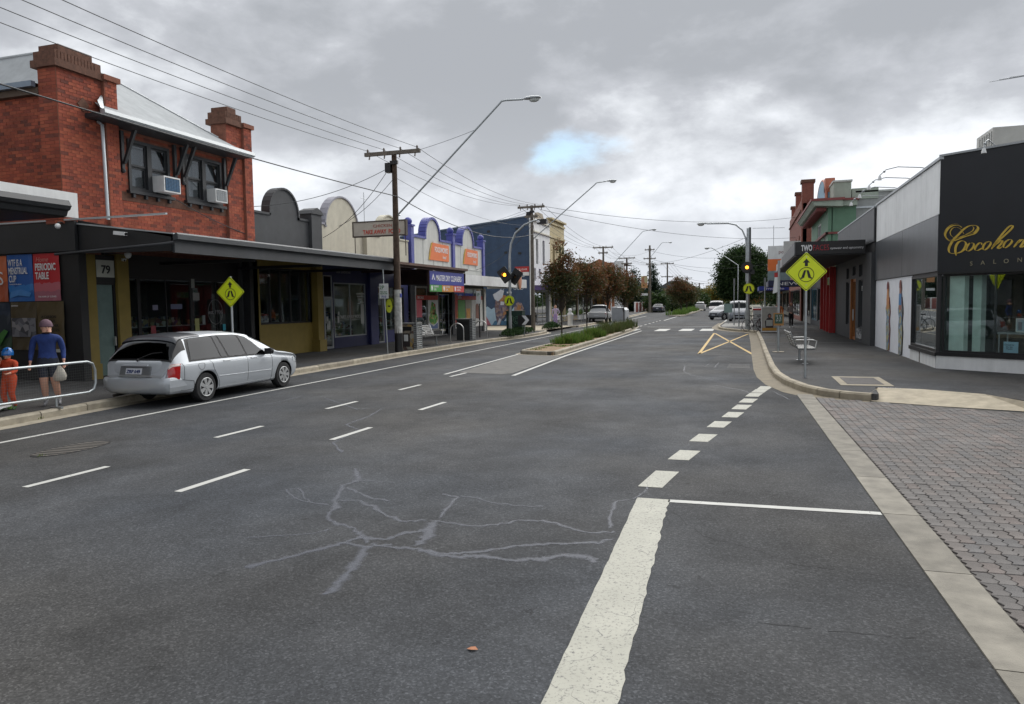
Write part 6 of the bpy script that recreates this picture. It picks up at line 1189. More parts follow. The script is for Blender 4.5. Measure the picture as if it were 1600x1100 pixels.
G().tube([(0, 0, 0), (0, 0, 2.4), (.03, 0, 4.6), (.12, 0, 5.3), (.4, 0, 5.9), (.95, 0, 6.35), (1.5, 0, 6.55), (1.9, 0, 6.62)], [.1, .09, .07, .065, .06, .055, .05, .045], 12).build('mast', GALV, ms)
G().cyl((0, 0, 0), (0, 0, 1.1), .105, .105, 12).build('foot_sleeve', mat('pale_sleeve', (.42, .44, .43), .6, var=.2), ms)
sigbox(ms, -.05-.17, 3.50, 0, True, .14, -.24, pi/5, .55); sigbox(ms, .30, 3.40, 0, False, .14, .16, -pi/5, .55, 'signal_board'); G().box(-.25, .3, -.2, .18, 3.42, 3.5).build('bracket', BLK, ms)
G().box(1.75, 2.3, -.15, .15, 6.35, 6.62).build('flood_lamp', BLK, ms); G().sph((1.82, -.08, 6.48), (.13, .13, .1), 10, 8).build('lamp_glass', mat('lamp_glass', (.75, .77, .78), .2), ms)
roundsign((-13.2, 40.98, 2.14), .31, 'round yellow pedestrian sign on the left signal mast')
G().cyl((-.1, -.12, 2.42), (-.1, -.12, 2.52), .05, n=8).cyl((.1, -.12, 2.42), (.1, -.12, 2.52), .05, n=8).build('bolt', WHITE, ms)
mr = thing('signal_mast', 'grey mast with amber signal and arched lamp arm at the zebra crossing', 'traffic signal', (.07, 48.7, .146))
G().cyl((0, 0, 0), (0, 0, 6.3), .12, .10, 12).build('mast', GALV, mr); G().cyl((0, 0, 0), (0, 0, 1.2), .16, .15, 12).build('foot_sleeve', mat('bleached_sleeve', (.33, .35, .34), .7, var=.3), mr); G().cyl((.1, 0, 2.7), (.1, 0, 6.35), .075, .07, 10).build('second_pole', mat('dark_pole', (.06, .065, .07), .5), mr)
G().tube([(-.1, 0, 3.), (-.1, 0, 5.2), (-.15, 0, 5.7), (-.35, 0, 6.2), (-.75, 0, 6.55), (-1.2, 0, 6.66), (-2.5, 0, 6.7)], .05, 10).build('lamp_arm', GALV, mr); luminaire(mr, (-2.45, 0, 6.7), pi, 1.)
sb = G().cyl((-.06, -.2, 3.86), (-.06, -.16, 3.86), .36, n=20).build('signal_board', BLK, mr); G().cyl((-.06, -.24, 3.86), (-.06, -.215, 3.86), .10, n=16).build('lens', AMB, sb)
G().box(.12, .4, -.2, .1, 3.45, 3.7).build('bracket', BLK, mr); roundsign((.12, 48.5, 2.68), .34, 'round yellow pedestrian sign on the right signal mast')
# parking and information posts
t = thing('parking_sign', 'leaning parking sign with a white plate on a thin pole by the timber pole', 'parking sign', (-12.95, 25.1, .146)); G().tube([(0, 0, 0), (-.12, 0, 3.2)], .022, 8).build('post', GALV, t); G().box(-.28, .10, -.03, -.022, 2.1, 2.66).build('plate', WHITE, t)
text('2P', .2, mat('green_letters', (.03, .2, .06), .5), t, (-.17, -.034, 2.45), RC); text('8am-6pm\nMON-FRI', .075, MATS['green_letters'], t, (-.09, -.034, 2.33), RC); text('P10', .13, mat('blue_letters', (.03, .07, .35), .5), t, (-.09, -.034, 2.12), RC)
t = thing('parking_sign', 'dark post with a narrow white sign beyond the second bin', 'parking sign', (-13.97, 38.0, .146)); G().cyl((0, 0, 0), (0, 0, 2.5), .035, n=8).build('post', BLK, t); G().box(-.16, .12, -.05, -.042, 1.85, 2.55).build('plate', WHITE, t); text('P', .25, MATS['green_letters'], t, (-.02, -.053, 2.25), RC)
t = thing('bus_stop', 'grey bus stop pole with a green timetable case and a drooping white flag', 'bus stop', (1.07, 27.5, .146)); G().cyl((0, 0, 0), (0, 0, 3.2), .045, n=10).build('post', GALV, t)
G().box(-.17, .17, -.09, -.04, .93, 1.37).build('timetable_case', mat('timber_yellow', (.4, .2, .06), .6), t); G().box(-.13, .13, -.095, -.091, 1.0, 1.33).build('timetable', mat('dark_green_board', (.02, .07, .04), .4), t); text('12  57\n A  B\n57 57', .08, TXW, t, (0, -.098, 1.24), RC)
G().prism([(-.2, 2.05), (-.02, 2.1), (-.02, 2.62), (-.14, 2.62)], -.02, .0, 'y').build('flag', WHITE, t); G().box(-.15, -.02, -.02, .0, 2.62, 2.78).build('flag_top', RED, t); G().lathe([(.2, 0), (.2, .012)], (0, 0, 0), 16).build('foot_plate', CONCL, t)
for x, y, h, l in ((1.0, 45.0, 3.1, 'tall grey post by the information kiosk'), (-.87, 56.3, 3.4, 'tall slim post on the crossing landing'), (-.5, 53.6, 1.75, 'short dark post nearest the parked bicycles')):
    t = thing('sign_post', l, 'post', (x, y, .146), 0, 'grey posts by the crossing'); G().cyl((0, 0, 0), (0, 0, h), .04, n=8).build('post', GALV, t); G().box(-.06, .06, -.06, -.045, h-.5, h).build('plate', mat('sign_back', (.2, .21, .21), .5), t)
t = thing('sign_post', 'low post with the plain back of a green sign before the parked van', 'post', (-1.38, 60.6, .146), 0, 'grey posts by the crossing'); G().cyl((0, 0, 0), (0, 0, 1.5), .035, n=8).build('post', GALV, t); G().box(-.32, .32, -.06, -.045, .85, 1.55).build('plate', mat('sage_back', (.22, .32, .30), .6), t)
t = thing('chevron_sign', 'black sign with a white chevron in the hedge', 'road sign', (-11.95, 39.8, .12)); G().cyl((0, 0, 0), (.05, 0, .75), .02, n=6).build('post', GALV, t); G().box(-.36, .42, -.02, 0, .62, 1.2).build('plate', BLK, t); G().prism([(-.14, .65), (.08, .65), (.30, .91), (.08, 1.17), (-.14, 1.17), (.08, .91)], -.026, -.021, 'y').build('chevron', TXW, t)
# ================================================================== bins, benches, hoops, kiosk, green cabinet
def louvre_bin(loc, rz, label, front):
    t = thing('litter_bin', label, 'litter bin', loc, rz, 'footpath litter bins with louvred sides'); G().box(-.42, .34, -.3, .3, 0, 1.05).build('body', front, t); G().box(-.46, .42, -.34, .34, 1.05, 1.1).build('lid', mat('bin_grey', (.2, .2, .19), .6), t)
    g = G(); frame(g, 'x', .35, .06, -.33, .33, .02, 1.12, .06); f = g.build('side_frame', ALU, t)
    for k in range(11): G().obox((.38, 0, .13+k*.088), (.06, .54, .05), 0, ry=.5).build('slat', ALU, f)
    g = G(); frame(g, 'y', -.345, .05, .30, .44, .0, 1.12, .02); g.box(.32, .42, -.34, -.3, 0.02, 1.1)
    g.build('edge_frame', ALU, t)
    for k in range(12): G().box(.31, .43, -.352, -.342, .08+k*.085, .12+k*.085).build('slat', mat('louvre_shadow', (.12, .12, .12), .6), f)  # dark strips paint the shade between louvres onto the edge frame
    G().box(-.30, .20, -.305, -.298, .78, .95).build('opening', BLK, t)
    return t
PP = patchwork('bin_print', [(.28, .24, .18), (.4, .38, .32), (.15, .1, .08), (.45, .3, .1), (.10, .08, .08)], 6)
b1 = louvre_bin((-13.35, 27.9, .146), .05, 'near litter bin with a coloured poster and white louvred side', PP); G().box(-.28, .12, -.312, -.304, .12, .68).build('poster', mat('bin_poster', (.05, .04, .04), .5), b1); G().box(-.14, .04, -.318, -.313, .35, .62).build('poster_card', WHITE, b1)
louvre_bin((-13.75, 35.4, .146), .05, 'second, darker litter bin between the two bicycle hoops', mat('bin_dark', (.03, .032, .032), .5))
BST = mat('bench_steel', (.20, .20, .195), .5, .5, var=.15)
def bench(loc, rz, label, n=7, L=1.75):
    t = thing('bench', label, 'bench', loc, rz, 'steel slatted benches')      # sits facing -y; backrest towards +y
    for k in range(n): G().box(-L/2, L/2, -.22+k*.07, -.17+k*.07, .43, .455).build('seat_slat', BST, t)
    for k in range(6): G().obox((0, .29+k*.035, .50+k*.075), (L, .022, .055), 0, rx=-.4).build('back_slat', BST, t)
    for x in (-L/2+.12, 0, L/2-.12):
        G().tube([(x, -.2, .42), (x, .22, .42), (x, .29, .47), (x, .47, .92)], .022, 6).build('frame', ALU, t)
    for x in (-L/2+.2, L/2-.2): G().cyl((x, .05, 0), (x, .05, .43), .035, n=8).build('leg', ALU, t); G().box(x-.09, x+.09, -.03, .13, 0, .012).build('foot', ALU, t)
    for x in (-L/2+.1, L/2-.1): G().tube([(x, -.2, .45), (x, -.24, .66), (x, -.1, .69), (x, .32, .68)], .02, 6).build('armrest', STEEL, t)
    return t
bench((1.62, 23.2, .146), -pi/2+.05+pi, 'steel slatted bench on the right footpath beyond the diamond sign')
bench((-13.65, 30.6, .146), pi/2-.1, 'curved-back slatted bench outside the dry cleaner')
bench((-14.2, 57.5, .15), pi/2, 'pale bench outside the cafe beyond the side street')
for (x, y, l) in ((-13.3, 33.0, 'nearer chrome bicycle hoop in front of the dry cleaner'), (-13.75, 37.6, 'farther chrome bicycle hoop beside the supermarket'), (-13.4, 63.0, 'bicycle hoop beyond the side street by the cafe')):
    t = thing('bicycle_hoop', l, 'bicycle hoop', (x, y, .146), .25, 'bicycle hoops on the left footpath'); G().tube([(-.32, 0, 0), (-.32, 0, .6)]+[(-.32*cos(pi*k/10), 0, .6+.32*sin(pi*k/10)) for k in range(1, 10)]+[(.32, 0, .6), (.32, 0, 0)], .028, 10).build('hoop', STEEL, t)
kk = thing('information_kiosk', 'framed footpath poster box showing a person holding a sheet', 'street kiosk', (1.22, 43.6, .146)); G().box(-.42, .42, 0, .5, .05, 1.42).build('body', mat('kiosk_grey', (.16, .17, .17), .5), kk); frame(G(), 'y', -.03, .06, -.44, .44, .03, 1.45, .05).build('frame', WHITE, kk)
G().box(-.38, .38, -.008, -.002, .10, 1.38).build('poster', mat('kiosk_poster', (.36, .35, .32), .5), kk); G().box(-.38, .38, -.012, -.009, .10, .26).build('poster_strip', mat('kiosk_orange', (.55, .28, .04), .5), kk)
pg = G(); pg.prism([(-.2, .26), (-.24, .62), (-.12, .8), (.0, .82), (.12, .8), (.24, .66), (.2, .26)], -.014, -.010, 'y'); pg.sph((0, -.01, .93), (.1, .012, .13), 10, 8); pg.build('poster_figure', mat('poster_dark_print', (.03, .02, .025), .6), kk); G().sph((0.01, -.02, .91), (.06, .006, .08), 10, 8).build('poster_face', mat('poster_skin', (.36, .16, .11), .6), kk); G().box(-.17, .17, -.022, -.016, .36, .70).build('poster_sheet', mat('poster_sheet_grey', (.42, .43, .40), .5), kk)
kb = thing('recycling_bin', 'white and red wheeled bin enclosure behind the poster box', 'litter bin', (.72, 46.9, .146)); G().box(-.35, .35, 0, .6, 0, 1.2).build('body', mat('bin_white', (.42, .43, .43), .5), kb); G().box(-.36, .36, -.01, .62, 1.2, 1.3).build('lid', RED, kb)
gc = thing('utility_cabinet', 'dark green cabinet with painted circles beside the signal mast', 'cabinet', (-13.0, 41.7, .146)); G().box(-.55, .42, -.25, .35, 0, 1.35).build('body', mat('cabinet_green', (.012, .04, .028), .5, var=.3), gc); G().box(-.58, .45, -.28, .38, 1.35, 1.4).build('lid', mat('cabinet_green', (0, 0, 0)), gc)
gg = G()
for cx_, cz_, r_ in ((-.3, .95, .2), (.12, .85, .22), (.12, .85, .13), (-.25, .5, .16)): gg.tube([(cx_+r_*cos(a), -.255, cz_+r_*sin(a)) for a in [2*pi*k/20 for k in range(21)]], .01, 4, cap=False)
gg.build('painted_rings', mat('ring_green', (.16, .3, .2), .6), gc)
pm = thing('post_box', 'stubby white pillar near the cafe tables', 'bollard', (-13.2, 56.5, .15)); G().lathe([(.2, 0), (.2, .8), (.24, .82), (.24, .95), (.1, 1.1), (.16, 1.2), (.12, 1.35), (.0, 1.38)], n=12).build('body', WHITE, pm)
for x, y, l in ((-14.6, 59.6, 'nearer cafe table under the purple awning'), (-14.8, 62.5, 'farther cafe table under the purple awning')):
    t = thing('cafe_table', l, 'table', (x, y, .15), 0, 'cafe tables under the purple awning'); G().lathe([(.35, .72), (.35, .75)], n=14).build('tabletop', WHITE, t); G().cyl((0, 0, 0), (0, 0, .72), .03, n=8).build('leg', ALU, t)
    for s in (-1, 1):
        c = thing('cafe_chair', '%s metal chair at the %s' % ('left' if s < 0 else 'right', l.split(' under')[0]), 'chair', (x+s*.7, y, .15), s*pi/2, 'cafe chairs'); G().box(-.2, .2, -.2, .2, .43, .46).build('seat', ALU, c); G().box(-.2, .2, -.22, -.19, .5, .85).build('backrest', ALU, c)
        for a in (-.18, .18):
            for b in (-.18, .18): G().cyl((a, b, 0), (a, b, .43), .012, n=6).build('leg', ALU, c)
pl = thing('footpath_light', 'lamp post with a round white globe outside the cafe row', 'lamp post', (-14.2, 66.0, .15)); G().cyl((0, 0, 0), (0, 0, 3.3), .05, n=8).build('post', ALU, pl); G().sph((0, 0, 3.45), .2, 12, 8).build('globe', WHITE, pl)
for (x, y, l) in ((-17.6, 100, 'red and white sign on a post by the conifers'),):
    t = thing('road_sign', l, 'road sign', (x, y, .15)); G().cyl((0, 0, 0), (0, 0, 4.0), .07, n=6).build('post', WHITE, t); G().box(-.8, .4, -.05, 0, 3.4, 4.3).build('plate', RED, t); G().box(-.8, .4, -.07, -.05, 3.9, 4.3).build('plate', WHITE, t)
# far picket fence and low wall on the left
fe = thing('picket_fence', 'red and white picket fence far down the left side', 'fence', (-18.2, 126, .1))
for k in range(16): G().box(-.06, .06, k*1.1, k*1.1+.95, 0, 1.7).build('panel', mat('fence_red', (.2, .05, .04), .7, var=.3) if k % 4 else WHITE, fe)
G().box(-.05, .05, -.1, 17.6, 1.7, 1.78).build('rail', WHITE, fe)
for x, y, l in ((15.9, 60, 'aerial'),):
    t = thing('roof_aerial', 'television aerial cut by the right edge of the picture', 'antenna', (18.2, 60, 5)); G().cyl((0, 0, 0), (0, 0, 12.2), .03, n=6).build('mast', ALU, t)
    for k, (a, z) in enumerate(((-2.2, 11.9), (-1.6, 12.0), (-1.0, 12.1))): G().tube([(a, 0, z-.05), (1.5, 0, z+.25-.1*k)], .02, 5).build('rod', ALU, t)
t = thing('roof_aerial', 'small T-shaped aerial on a roof at the far right row', 'antenna', (2.9, 90, 6.2)); G().cyl((0, 0, 0), (0, 0, 4.2), .03, n=6).build('mast', ALU, t); G().tube([(-2.3, 0, 4.0), (1.2, 0, 3.9)], .03, 5).build('rod', ALU, t); G().tube([(0, -.6, 3.7), (0, .6, 3.7)], .03, 5).build('rod', ALU, t)
# pedestrian barrier
fb = thing('crowd_barrier', 'galvanised tube barrier with wire mesh infill along the left kerb', 'barrier', (-12.42, 0, 0))
ya, yb, zt, zb = 6.6, 11.45, .97, .36; q = .18
G().tube([(0, ya, zb), (0, yb-q, zb), (0, yb-.05, zb+.05), (0, yb, zb+q), (0, yb, zt-q), (0, yb-.05, zt-.05), (0, yb-q, zt), (0, ya, zt)], .026, 10).build('tube_frame', GALV, fb)
for y in (10.55, 8.2): G().tube([(0, y, zb), (.0, y, .18)], .024, 8).tube([(-.14, y, .16), (.14, y, .16)], .026, 6).build('foot', GALV, fb)
g = G(); y = ya
while y < yb-.04: g.tube([(0, y, zb), (0, y, zt)], .0014, 3, cap=False); y += .05
z = zb+.05
while z < zt: g.tube([(0, ya, z), (0, yb-.01, z)], .0014, 3, cap=False); z += .05
g.build('wire_mesh', mat('mesh_wire', (.14, .15, .15), .6, .3), fb, kind='stuff')
# ================================================================== vehicles
def lerp_tab(tab, s):
    for (a, va), (b, vb) in zip(tab, tab[1:]):
        if s <= b:
            t = (s-a)/(b-a) if b > a else 0; t = max(0, min(1, t)); return va+(vb-va)*t
    return tab[-1][1]
def smooth_tab(tab, s, e=.06): return (lerp_tab(tab, s-e)+2*lerp_tab(tab, s)+lerp_tab(tab, s+e))/4
class Car:
    """lofted body. s runs rear to front along +y (0 at the tail); t 0..9 goes from the underside up the flank to the roof centre"""
    def __init__(c, L, top, wid, belt, zb, rear_wheel, front_wheel, rw, tum=.42): c.L=L; c.top=top; c.wid=wid; c.belt=belt; c.zb=zb; c.rw_=rear_wheel; c.fw_=front_wheel; c.r=rw; c.tum=tum
    def sec(c, s):
        w = smooth_tab(c.wid, s, .05); zt = smooth_tab(c.top, s, .04); zb = lerp_tab(c.zb, s); be = min(lerp_tab(c.belt, s), zt-.05); k = max(0, min(1, (zt-be)/.42)); wr = w-max(0, (zt-be))*c.tum
        return [(0, zb), (w*.84, zb), (w*.955, zb+.07), (w, zb+(be-zb)*.5), (w*.985, be-.07), (w*.955, be), (wr+.035, zt-.02-.09*k), (wr-.05, zt-.008-.025*k), (wr*.5, zt+.008*k), (0, zt+.018*k)]
    def P(c, s, t, side=1, off=0):
        S = c.sec(s); i = min(8, int(t)); f = t-i; p0, p1, p2, p3 = S[max(0, i-1)], S[i], S[i+1], S[min(9, i+2)]; q = []
        for a in (0, 1):
            cr = .5*(2*p1[a]+(p2[a]-p0[a])*f+(2*p0[a]-5*p1[a]+4*p2[a]-p3[a])*f*f+(3*p1[a]-p0[a]-3*p2[a]+p3[a])*f**3); q.append(.5*cr+.5*(p1[a]+(p2[a]-p1[a])*f))
        if t >= 9: q = list(S[9])
        v = Vector((side*max(0, q[0]), s, q[1]))
        if off: v += c.N(s, t, side)*off
        return v
    def N(c, s, t, side):
        e = .02; a = c.P(min(c.L, s+e), t, side)-c.P(max(0, s-e), t, side); b = c.P(s, min(9, t+e*3), side)-c.P(s, max(0, t-e*3), side); n = a.cross(b)*side
        if t >= 8.8: n = a.cross(Vector((-1, 0, 0)))
        return n.normalized() if n.length > 1e-9 else Vector((0, 0, 1))
    def body(c, m, par, nS=90):
        g = G(); ts = [0, .5, 1, 1.3, 1.7, 2, 2.5, 3, 3.5, 4, 4.5, 5, 5.5, 6, 6.35, 6.7, 7, 7.5, 8, 8.5, 9]; ss = sorted(set([c.L*i/nS for i in range(nS+1)]+[.01, .03, .06, .1, .15, c.L-.02, c.L-.05, c.L-.1])); n = len(ts); ring = 2*n-2
        for s in ss:
            for t in ts: g.v.append(tuple(c.P(s, t, 1)))
            for t in ts[-2:0:-1]: g.v.append(tuple(c.P(s, t, -1)))
        for i in range(len(ss)-1):
            for j in range(ring): a, b = i*ring+j, i*ring+(j+1)%ring; g.f.append([a, a+ring, b+ring, b]); g.m.append(0); g.sm.append(True)
        g.f += [list(range(ring)), [(len(ss)-1)*ring+j for j in range(ring)][::-1]]; g.m += [0, 0]; g.sm += [False, False]
        o = g.build('body', [m, BLK], par)
        ct = G()
        for y in (c.rw_, c.fw_):
            for sd in (-1, 1): ct.cyl((sd*.52, y, c.r*.98), (sd*1.4, y, c.r*.98), c.r+.055, n=36)
        cu = ct.build('cut', BLK, par); bq = bmesh.new(); bq.from_mesh(cu.data); bmesh.ops.remove_doubles(bq, verts=bq.verts, dist=1e-4); bmesh.ops.recalc_face_normals(bq, faces=bq.faces); bq.to_mesh(cu.data); bq.free(); md = o.modifiers.new('b', 'BOOLEAN'); md.object = cu; md.operation = 'DIFFERENCE'; md.solver = 'EXACT'
        dg = bpy.context.evaluated_depsgraph_get(); me = bpy.data.meshes.new_from_object(o.evaluated_get(dg)); o.modifiers.clear(); old = o.data; o.data = me; bpy.data.meshes.remove(old); bpy.data.objects.remove(cu)
        for p in me.polygons:    # wheel-well walls are dark
            ctr = p.center
            for y in (c.rw_, c.fw_):
                d = sqrt((ctr.y-y)**2+(ctr.z-c.r*.98)**2); n_ = p.normal
                if d < c.r+.08 and abs(ctr.x) < c.wid[3][1]+.1 and (abs(n_.x) < .25 and d > c.r-.02 or (abs(abs(ctr.x)-.52) < .02)): p.material_index = len(me.materials)-1; p.use_smooth = False
        return o
    def patch(c, name, s0, s1, t0, t1, side, off, m, par, ns=10, ntt=6, sfun=None, th=.006, both=False):
        """piece of trim or glass following the body surface; sfun(t01) -> (s0,s1) for raked ends"""
        g = G()
        def grid(o_, sides):
            vs = []
            for i in range(ns+1):
                for j, (tt, sd) in enumerate(sides):
                    f = j/(len(sides)-1); a, b = sfun(f) if sfun else (s0, s1); vs.append(c.P(a+(b-a)*i/ns, tt, sd, o_))
            return vs
        if both: sides = [(t0+(t1-t0)*j/ntt, 1) for j in range(ntt+1)]+[(t1-(t1-t0)*j/ntt, -1) for j in range(1, ntt+1)]
        else: sides = [(t0+(t1-t0)*j/ntt, side) for j in range(ntt+1)]
        k = len(sides); top, bot = grid(off, sides), grid(off-th, sides)
        rev = (side < 0 and not both)
        fs = [(i*k+j, i*k+j+1, (i+1)*k+j+1, (i+1)*k+j) for i in range(ns) for j in range(k-1)]
        if not rev: fs = [f[::-1] for f in fs]
        g.add(top, fs, 0, True); N_ = len(top)
        edge = [(0, j) for j in range(k)]+[(i, k-1) for i in range(1, ns+1)]+[(ns, j) for j in range(k-2, -1, -1)]+[(i, 0) for i in range(ns-1, 0, -1)]; idx = [a*k+b for a, b in edge]; m_ = len(idx)
        g.add(top+bot, [(idx[q], N_+idx[q], N_+idx[(q+1)%m_], idx[(q+1)%m_]) for q in range(m_)], 0)
        return g.build(name, m, par)
    def seam(c, pts, side, m, par, r=.004, name='seam'):
        out = []
        for (a, ta), (b, tb_) in zip(pts, pts[1:]):
            for k in range(6): f = k/6; out.append(c.P(a+(b-a)*f, ta+(tb_-ta)*f, side, .001))
        out.append(c.P(pts[-1][0], pts[-1][1], side, .001)); return G().tube(out, r, 4, cap=False).build(name, m, par)
RIM = mat('hubcap_silver', (.52, .53, .53), .35, .5, var=.1); CARB = mat('car_trim_black', (.012, .012, .013), .6, var=.1); PLATE = mat('number_plate_white', (.6, .62, .66), .4); TAILR = mat('tail_lens_red', (.38, .008, .01), .12, coat=.6, var=.1); TAILC = mat('tail_lens_clear', (.55, .45, .42), .15, coat=.6, var=.25, vs=30); HEADL = mat('head_lens', (.6, .64, .66), .08, coat=.8, var=.1); CGL = glass('car_glass', (.16, .19, .21), .62, .5); SEAM = mat('panel_gap', (.03, .031, .033), .6)
def wheel(par, x, y, r, side, spokes=7, w=.2):
    t = G().tube([(x-side*w, y, r), (x-side*w*.9, y, r), (x-side*.015, y, r), (x, y, r)], [r*.9, r, r, r*.93], 32); wh = t.build('wheel', RUBBER, par)
    rr_ = r*.665; g = G(); X = x+side*.004
    ring = []
    for k in range(29): a = 2*pi*k/28; ring.append((X, y+rr_*.94*cos(a), r+rr_*.94*sin(a)))
    g.tube(ring, .014, 5, cap=False); g.cyl((X-side*.02, y, r), (X+side*.018, y, r), rr_*.26, rr_*.2, 16)
    for k in range(spokes):
        a = 2*pi*k/spokes; d = Vector((0, cos(a), sin(a))); n = Vector((0, -sin(a), cos(a))); c0 = Vector((X, y, r))
        p = [c0+d*rr_*.2-n*rr_*.13, c0+d*rr_*.2+n*rr_*.13, c0+d*rr_*.93+n*rr_*.22, c0+d*rr_*.93-n*rr_*.22]; g.hexa([q+Vector((-side*.02, 0, 0)) for q in p]+[q+Vector((side*.010, 0, 0)) for q in p])
    g.build('rim', RIM, wh); G().cyl((X-side*.05, y, r), (X-side*.03, y, r), rr_, n=24).build('brake_disc', mat('wheel_dark', (.02, .02, .021), .6), wh)
def carbase(label, loc, rz, grp='cars in the street', name='parked_car', cat='car'): return thing(name, label, cat, loc, rz, grp)
def paintm(name, col, metal=.55, rough=.32, coat=.25): return mat(name, col, rough, metal, var=.03, coat=coat)
# ---- silver station wagon
wg = carbase('silver station wagon with a dark roof rear and seven-spoke hubcaps parked at the left kerb', (-11.84, 11.86, .004), .0, 'cars parked along the left kerb')
W = Car(4.74, [(0, .62), (.04, .74), (.10, .86), (.14, .96), (.24, 1.13), (.38, 1.30), (.50, 1.39), (.8, 1.43), (1.6, 1.455), (2.2, 1.445), (2.7, 1.39), (3.1, 1.22), (3.48, .985), (3.62, .93), (3.9, .90), (4.3, .83), (4.55, .74), (4.68, .62), (4.74, .5)],
        [(0, .66), (.05, .74), (.16, .82), (.45, .87), (1.1, .885), (2.8, .885), (3.9, .87), (4.3, .84), (4.55, .74), (4.68, .60), (4.74, .48)],
        [(0, .86), (.3, .87), (1.2, .875), (2.6, .865), (3.4, .85), (3.7, .82), (4.3, .76), (4.74, .6)], [(0, .33), (.15, .27), (.6, .23), (1.5, .20), (3.4, .20), (4.3, .22), (4.74, .30)], 1.06, 3.83, .308)
SIL = paintm('silver_car_paint', (.50, .53, .56), .3, .33)
W.body(SIL, wg)
for sd in (-1, 1):
    for y in (1.06, 3.83): wheel(wg, sd*(.855 if y < 2 else .85), y, .308, sd)
    # side glass: dark surround then panes
    W.patch('window_surround', .62, 3.30, 5.02, 6.35, sd, .004, CARB, wg, 26, 5, sfun=lambda f: (.60+.06*f, 3.40-1.02*f**.9))
    W.patch('window', .66, 1.46, 5.10, 6.26, sd, .008, CGL, wg, 10, 5, sfun=lambda f: (.66+.10*f, 1.55-.13*f)); W.patch('window', 1.6, 2.3, 5.1, 6.26, sd, .008, CGL, wg, 4, 5, sfun=lambda f: (1.59-.13*f, 1.78-.20*f))
    W.patch('window', 1.6, 2.3, 5.1, 6.26, sd, .008, CGL, wg, 8, 5, sfun=lambda f: (1.83-.20*f, 2.40-.16*f)); W.patch('window', 2.4, 3.2, 5.1, 6.26, sd, .008, CGL, wg, 10, 5, sfun=lambda f: (2.46-.16*f, 3.30-.92*f))
    W.seam([(1.50, 1.2), (1.46, 2.5), (1.30, 3.5), (1.20, 5.0)], sd, SEAM, wg); W.seam([(2.42, 1.2), (2.44, 4.8), (2.40, 5.1)], sd, SEAM, wg); W.seam([(3.30, 1.6), (3.36, 3.5), (3.34, 5.0)], sd, SEAM, wg)
    W.seam([(.42, 2.9), (.44, 3.9), (.40, 5.0)], sd, SEAM, wg); W.seam([(1.45, 2.9), (3.3, 2.85)], sd, mat('rub_strip', (.5, .53, .55), .35, .5), wg, .008, 'rub_strip'); W.seam([(.5, 4.55), (3.2, 4.6), (4.2, 4.4)], sd, SIL, wg, .006, 'crease'); W.seam([(1.35, 1.35), (3.35, 1.35)], sd, SEAM, wg, .005)
    W.seam([(.36, 1.9), (.72, 2.1)], sd, SEAM, wg, .005)
    for s in (1.62, 2.56):
        h = W.patch('door_handle', s, s+.2, 4.25, 4.5, sd, .022, SIL, wg, 4, 2, th=.02); W.patch('handle_recess', s-.02, s+.22, 4.15, 4.6, sd, .003, SEAM, wg, 4, 2)
    m = W.P(3.12, 5.1, sd, .02); g = G().obox((m.x+sd*.10, m.y, m.z+.06), (.18, .10, .13), 0, 0, 0); g.sph((m.x+sd*.12, m.y+.02, m.z+.06), (.10, .07, .075), 10, 8); g.box(min(m.x-sd*.02, m.x+sd*.05), max(m.x-sd*.02, m.x+sd*.05), m.y-.03, m.y+.03, m.z, m.z+.05); g.build('mirror', CARB, wg)
    W.patch('tail_light', .06, .34, 2.95, 4.9, sd, .016, TAILR, wg, 5, 6, th=.03, sfun=lambda f: (.05+.06*f, .30+.07*f)); W.patch('reverse_light', .1, .34, 4.15, 4.82, sd, .020, TAILC, wg, 4, 3, sfun=lambda f: (.10+.02*f, .34))
    W.patch('head_light', 4.25, 4.62, 3.6, 4.6, sd, .008, HEADL, wg, 5, 4); W.seam([(.36, 2.9), (.68, 2.75), (.74, 2.0)], sd, SEAM, wg, .005)
fc = []
for k in range(21):
    a = 2*pi*k/20; fc.append(W.P(.93+.095*cos(a), 3.95+.42*sin(a), 1, .001))
G().tube(fc, .0035, 4, cap=False).build('fuel_flap', SEAM, wg)
# tailgate glass, dark cap above it, bumper across the back, plate recess, wiper
W.patch('rear_window', .15, .42, 6.2, 9, 1, .010, glass('rear_glass', (.05, .055, .06), 1.2, .4), wg, 8, 6, both=True); W.patch('rear_window_surround', .13, .60, 5.6, 9, 1, .005, CARB, wg, 10, 8, both=True)
W.patch('roof_rear_cap', .46, 1.15, 6.6, 9, 1, .016, mat('dark_roof_wrap', (.022, .027, .036), .4, .2, coat=.4), wg, 10, 6, both=True, th=.02); W.patch('rear_spoiler', .40, .56, 6.5, 9, 1, .035, MATS['dark_roof_wrap'], wg, 4, 6, both=True, th=.045)
W.patch('windscreen', 2.72, 3.46, 6.2, 9, 1, .006, CGL, wg, 10, 6, both=True)
def tail_loft(name, levels, mt):
    """rounded plan section lofted upwards: levels of (z, half width, y at centre, y at corner, depth)"""
    g = G(); n = 12
    for z, w, yc, yk, dp in levels:
        ring = []
        for i in range(n+1):
            u = -1+2*i/n; ring.append((u*w, yc+(yk-yc)*abs(u)**3.2, z))
        ring += [(w*1.01, yk+dp, z), (-w*1.01, yk+dp, z)]; g.v += ring
    k = n+3
    for i in range(len(levels)-1):
        for j in range(k): g.f.append([i*k+j, i*k+(j+1)%k, (i+1)*k+(j+1)%k, (i+1)*k+j]); g.m.append(0); g.sm.append(j < n)
    g.f += [list(range(k))[::-1], [(len(levels)-1)*k+j for j in range(k)]]; g.m += [0, 0]; g.sm += [False, False]
    return g.build(name, mt, wg)
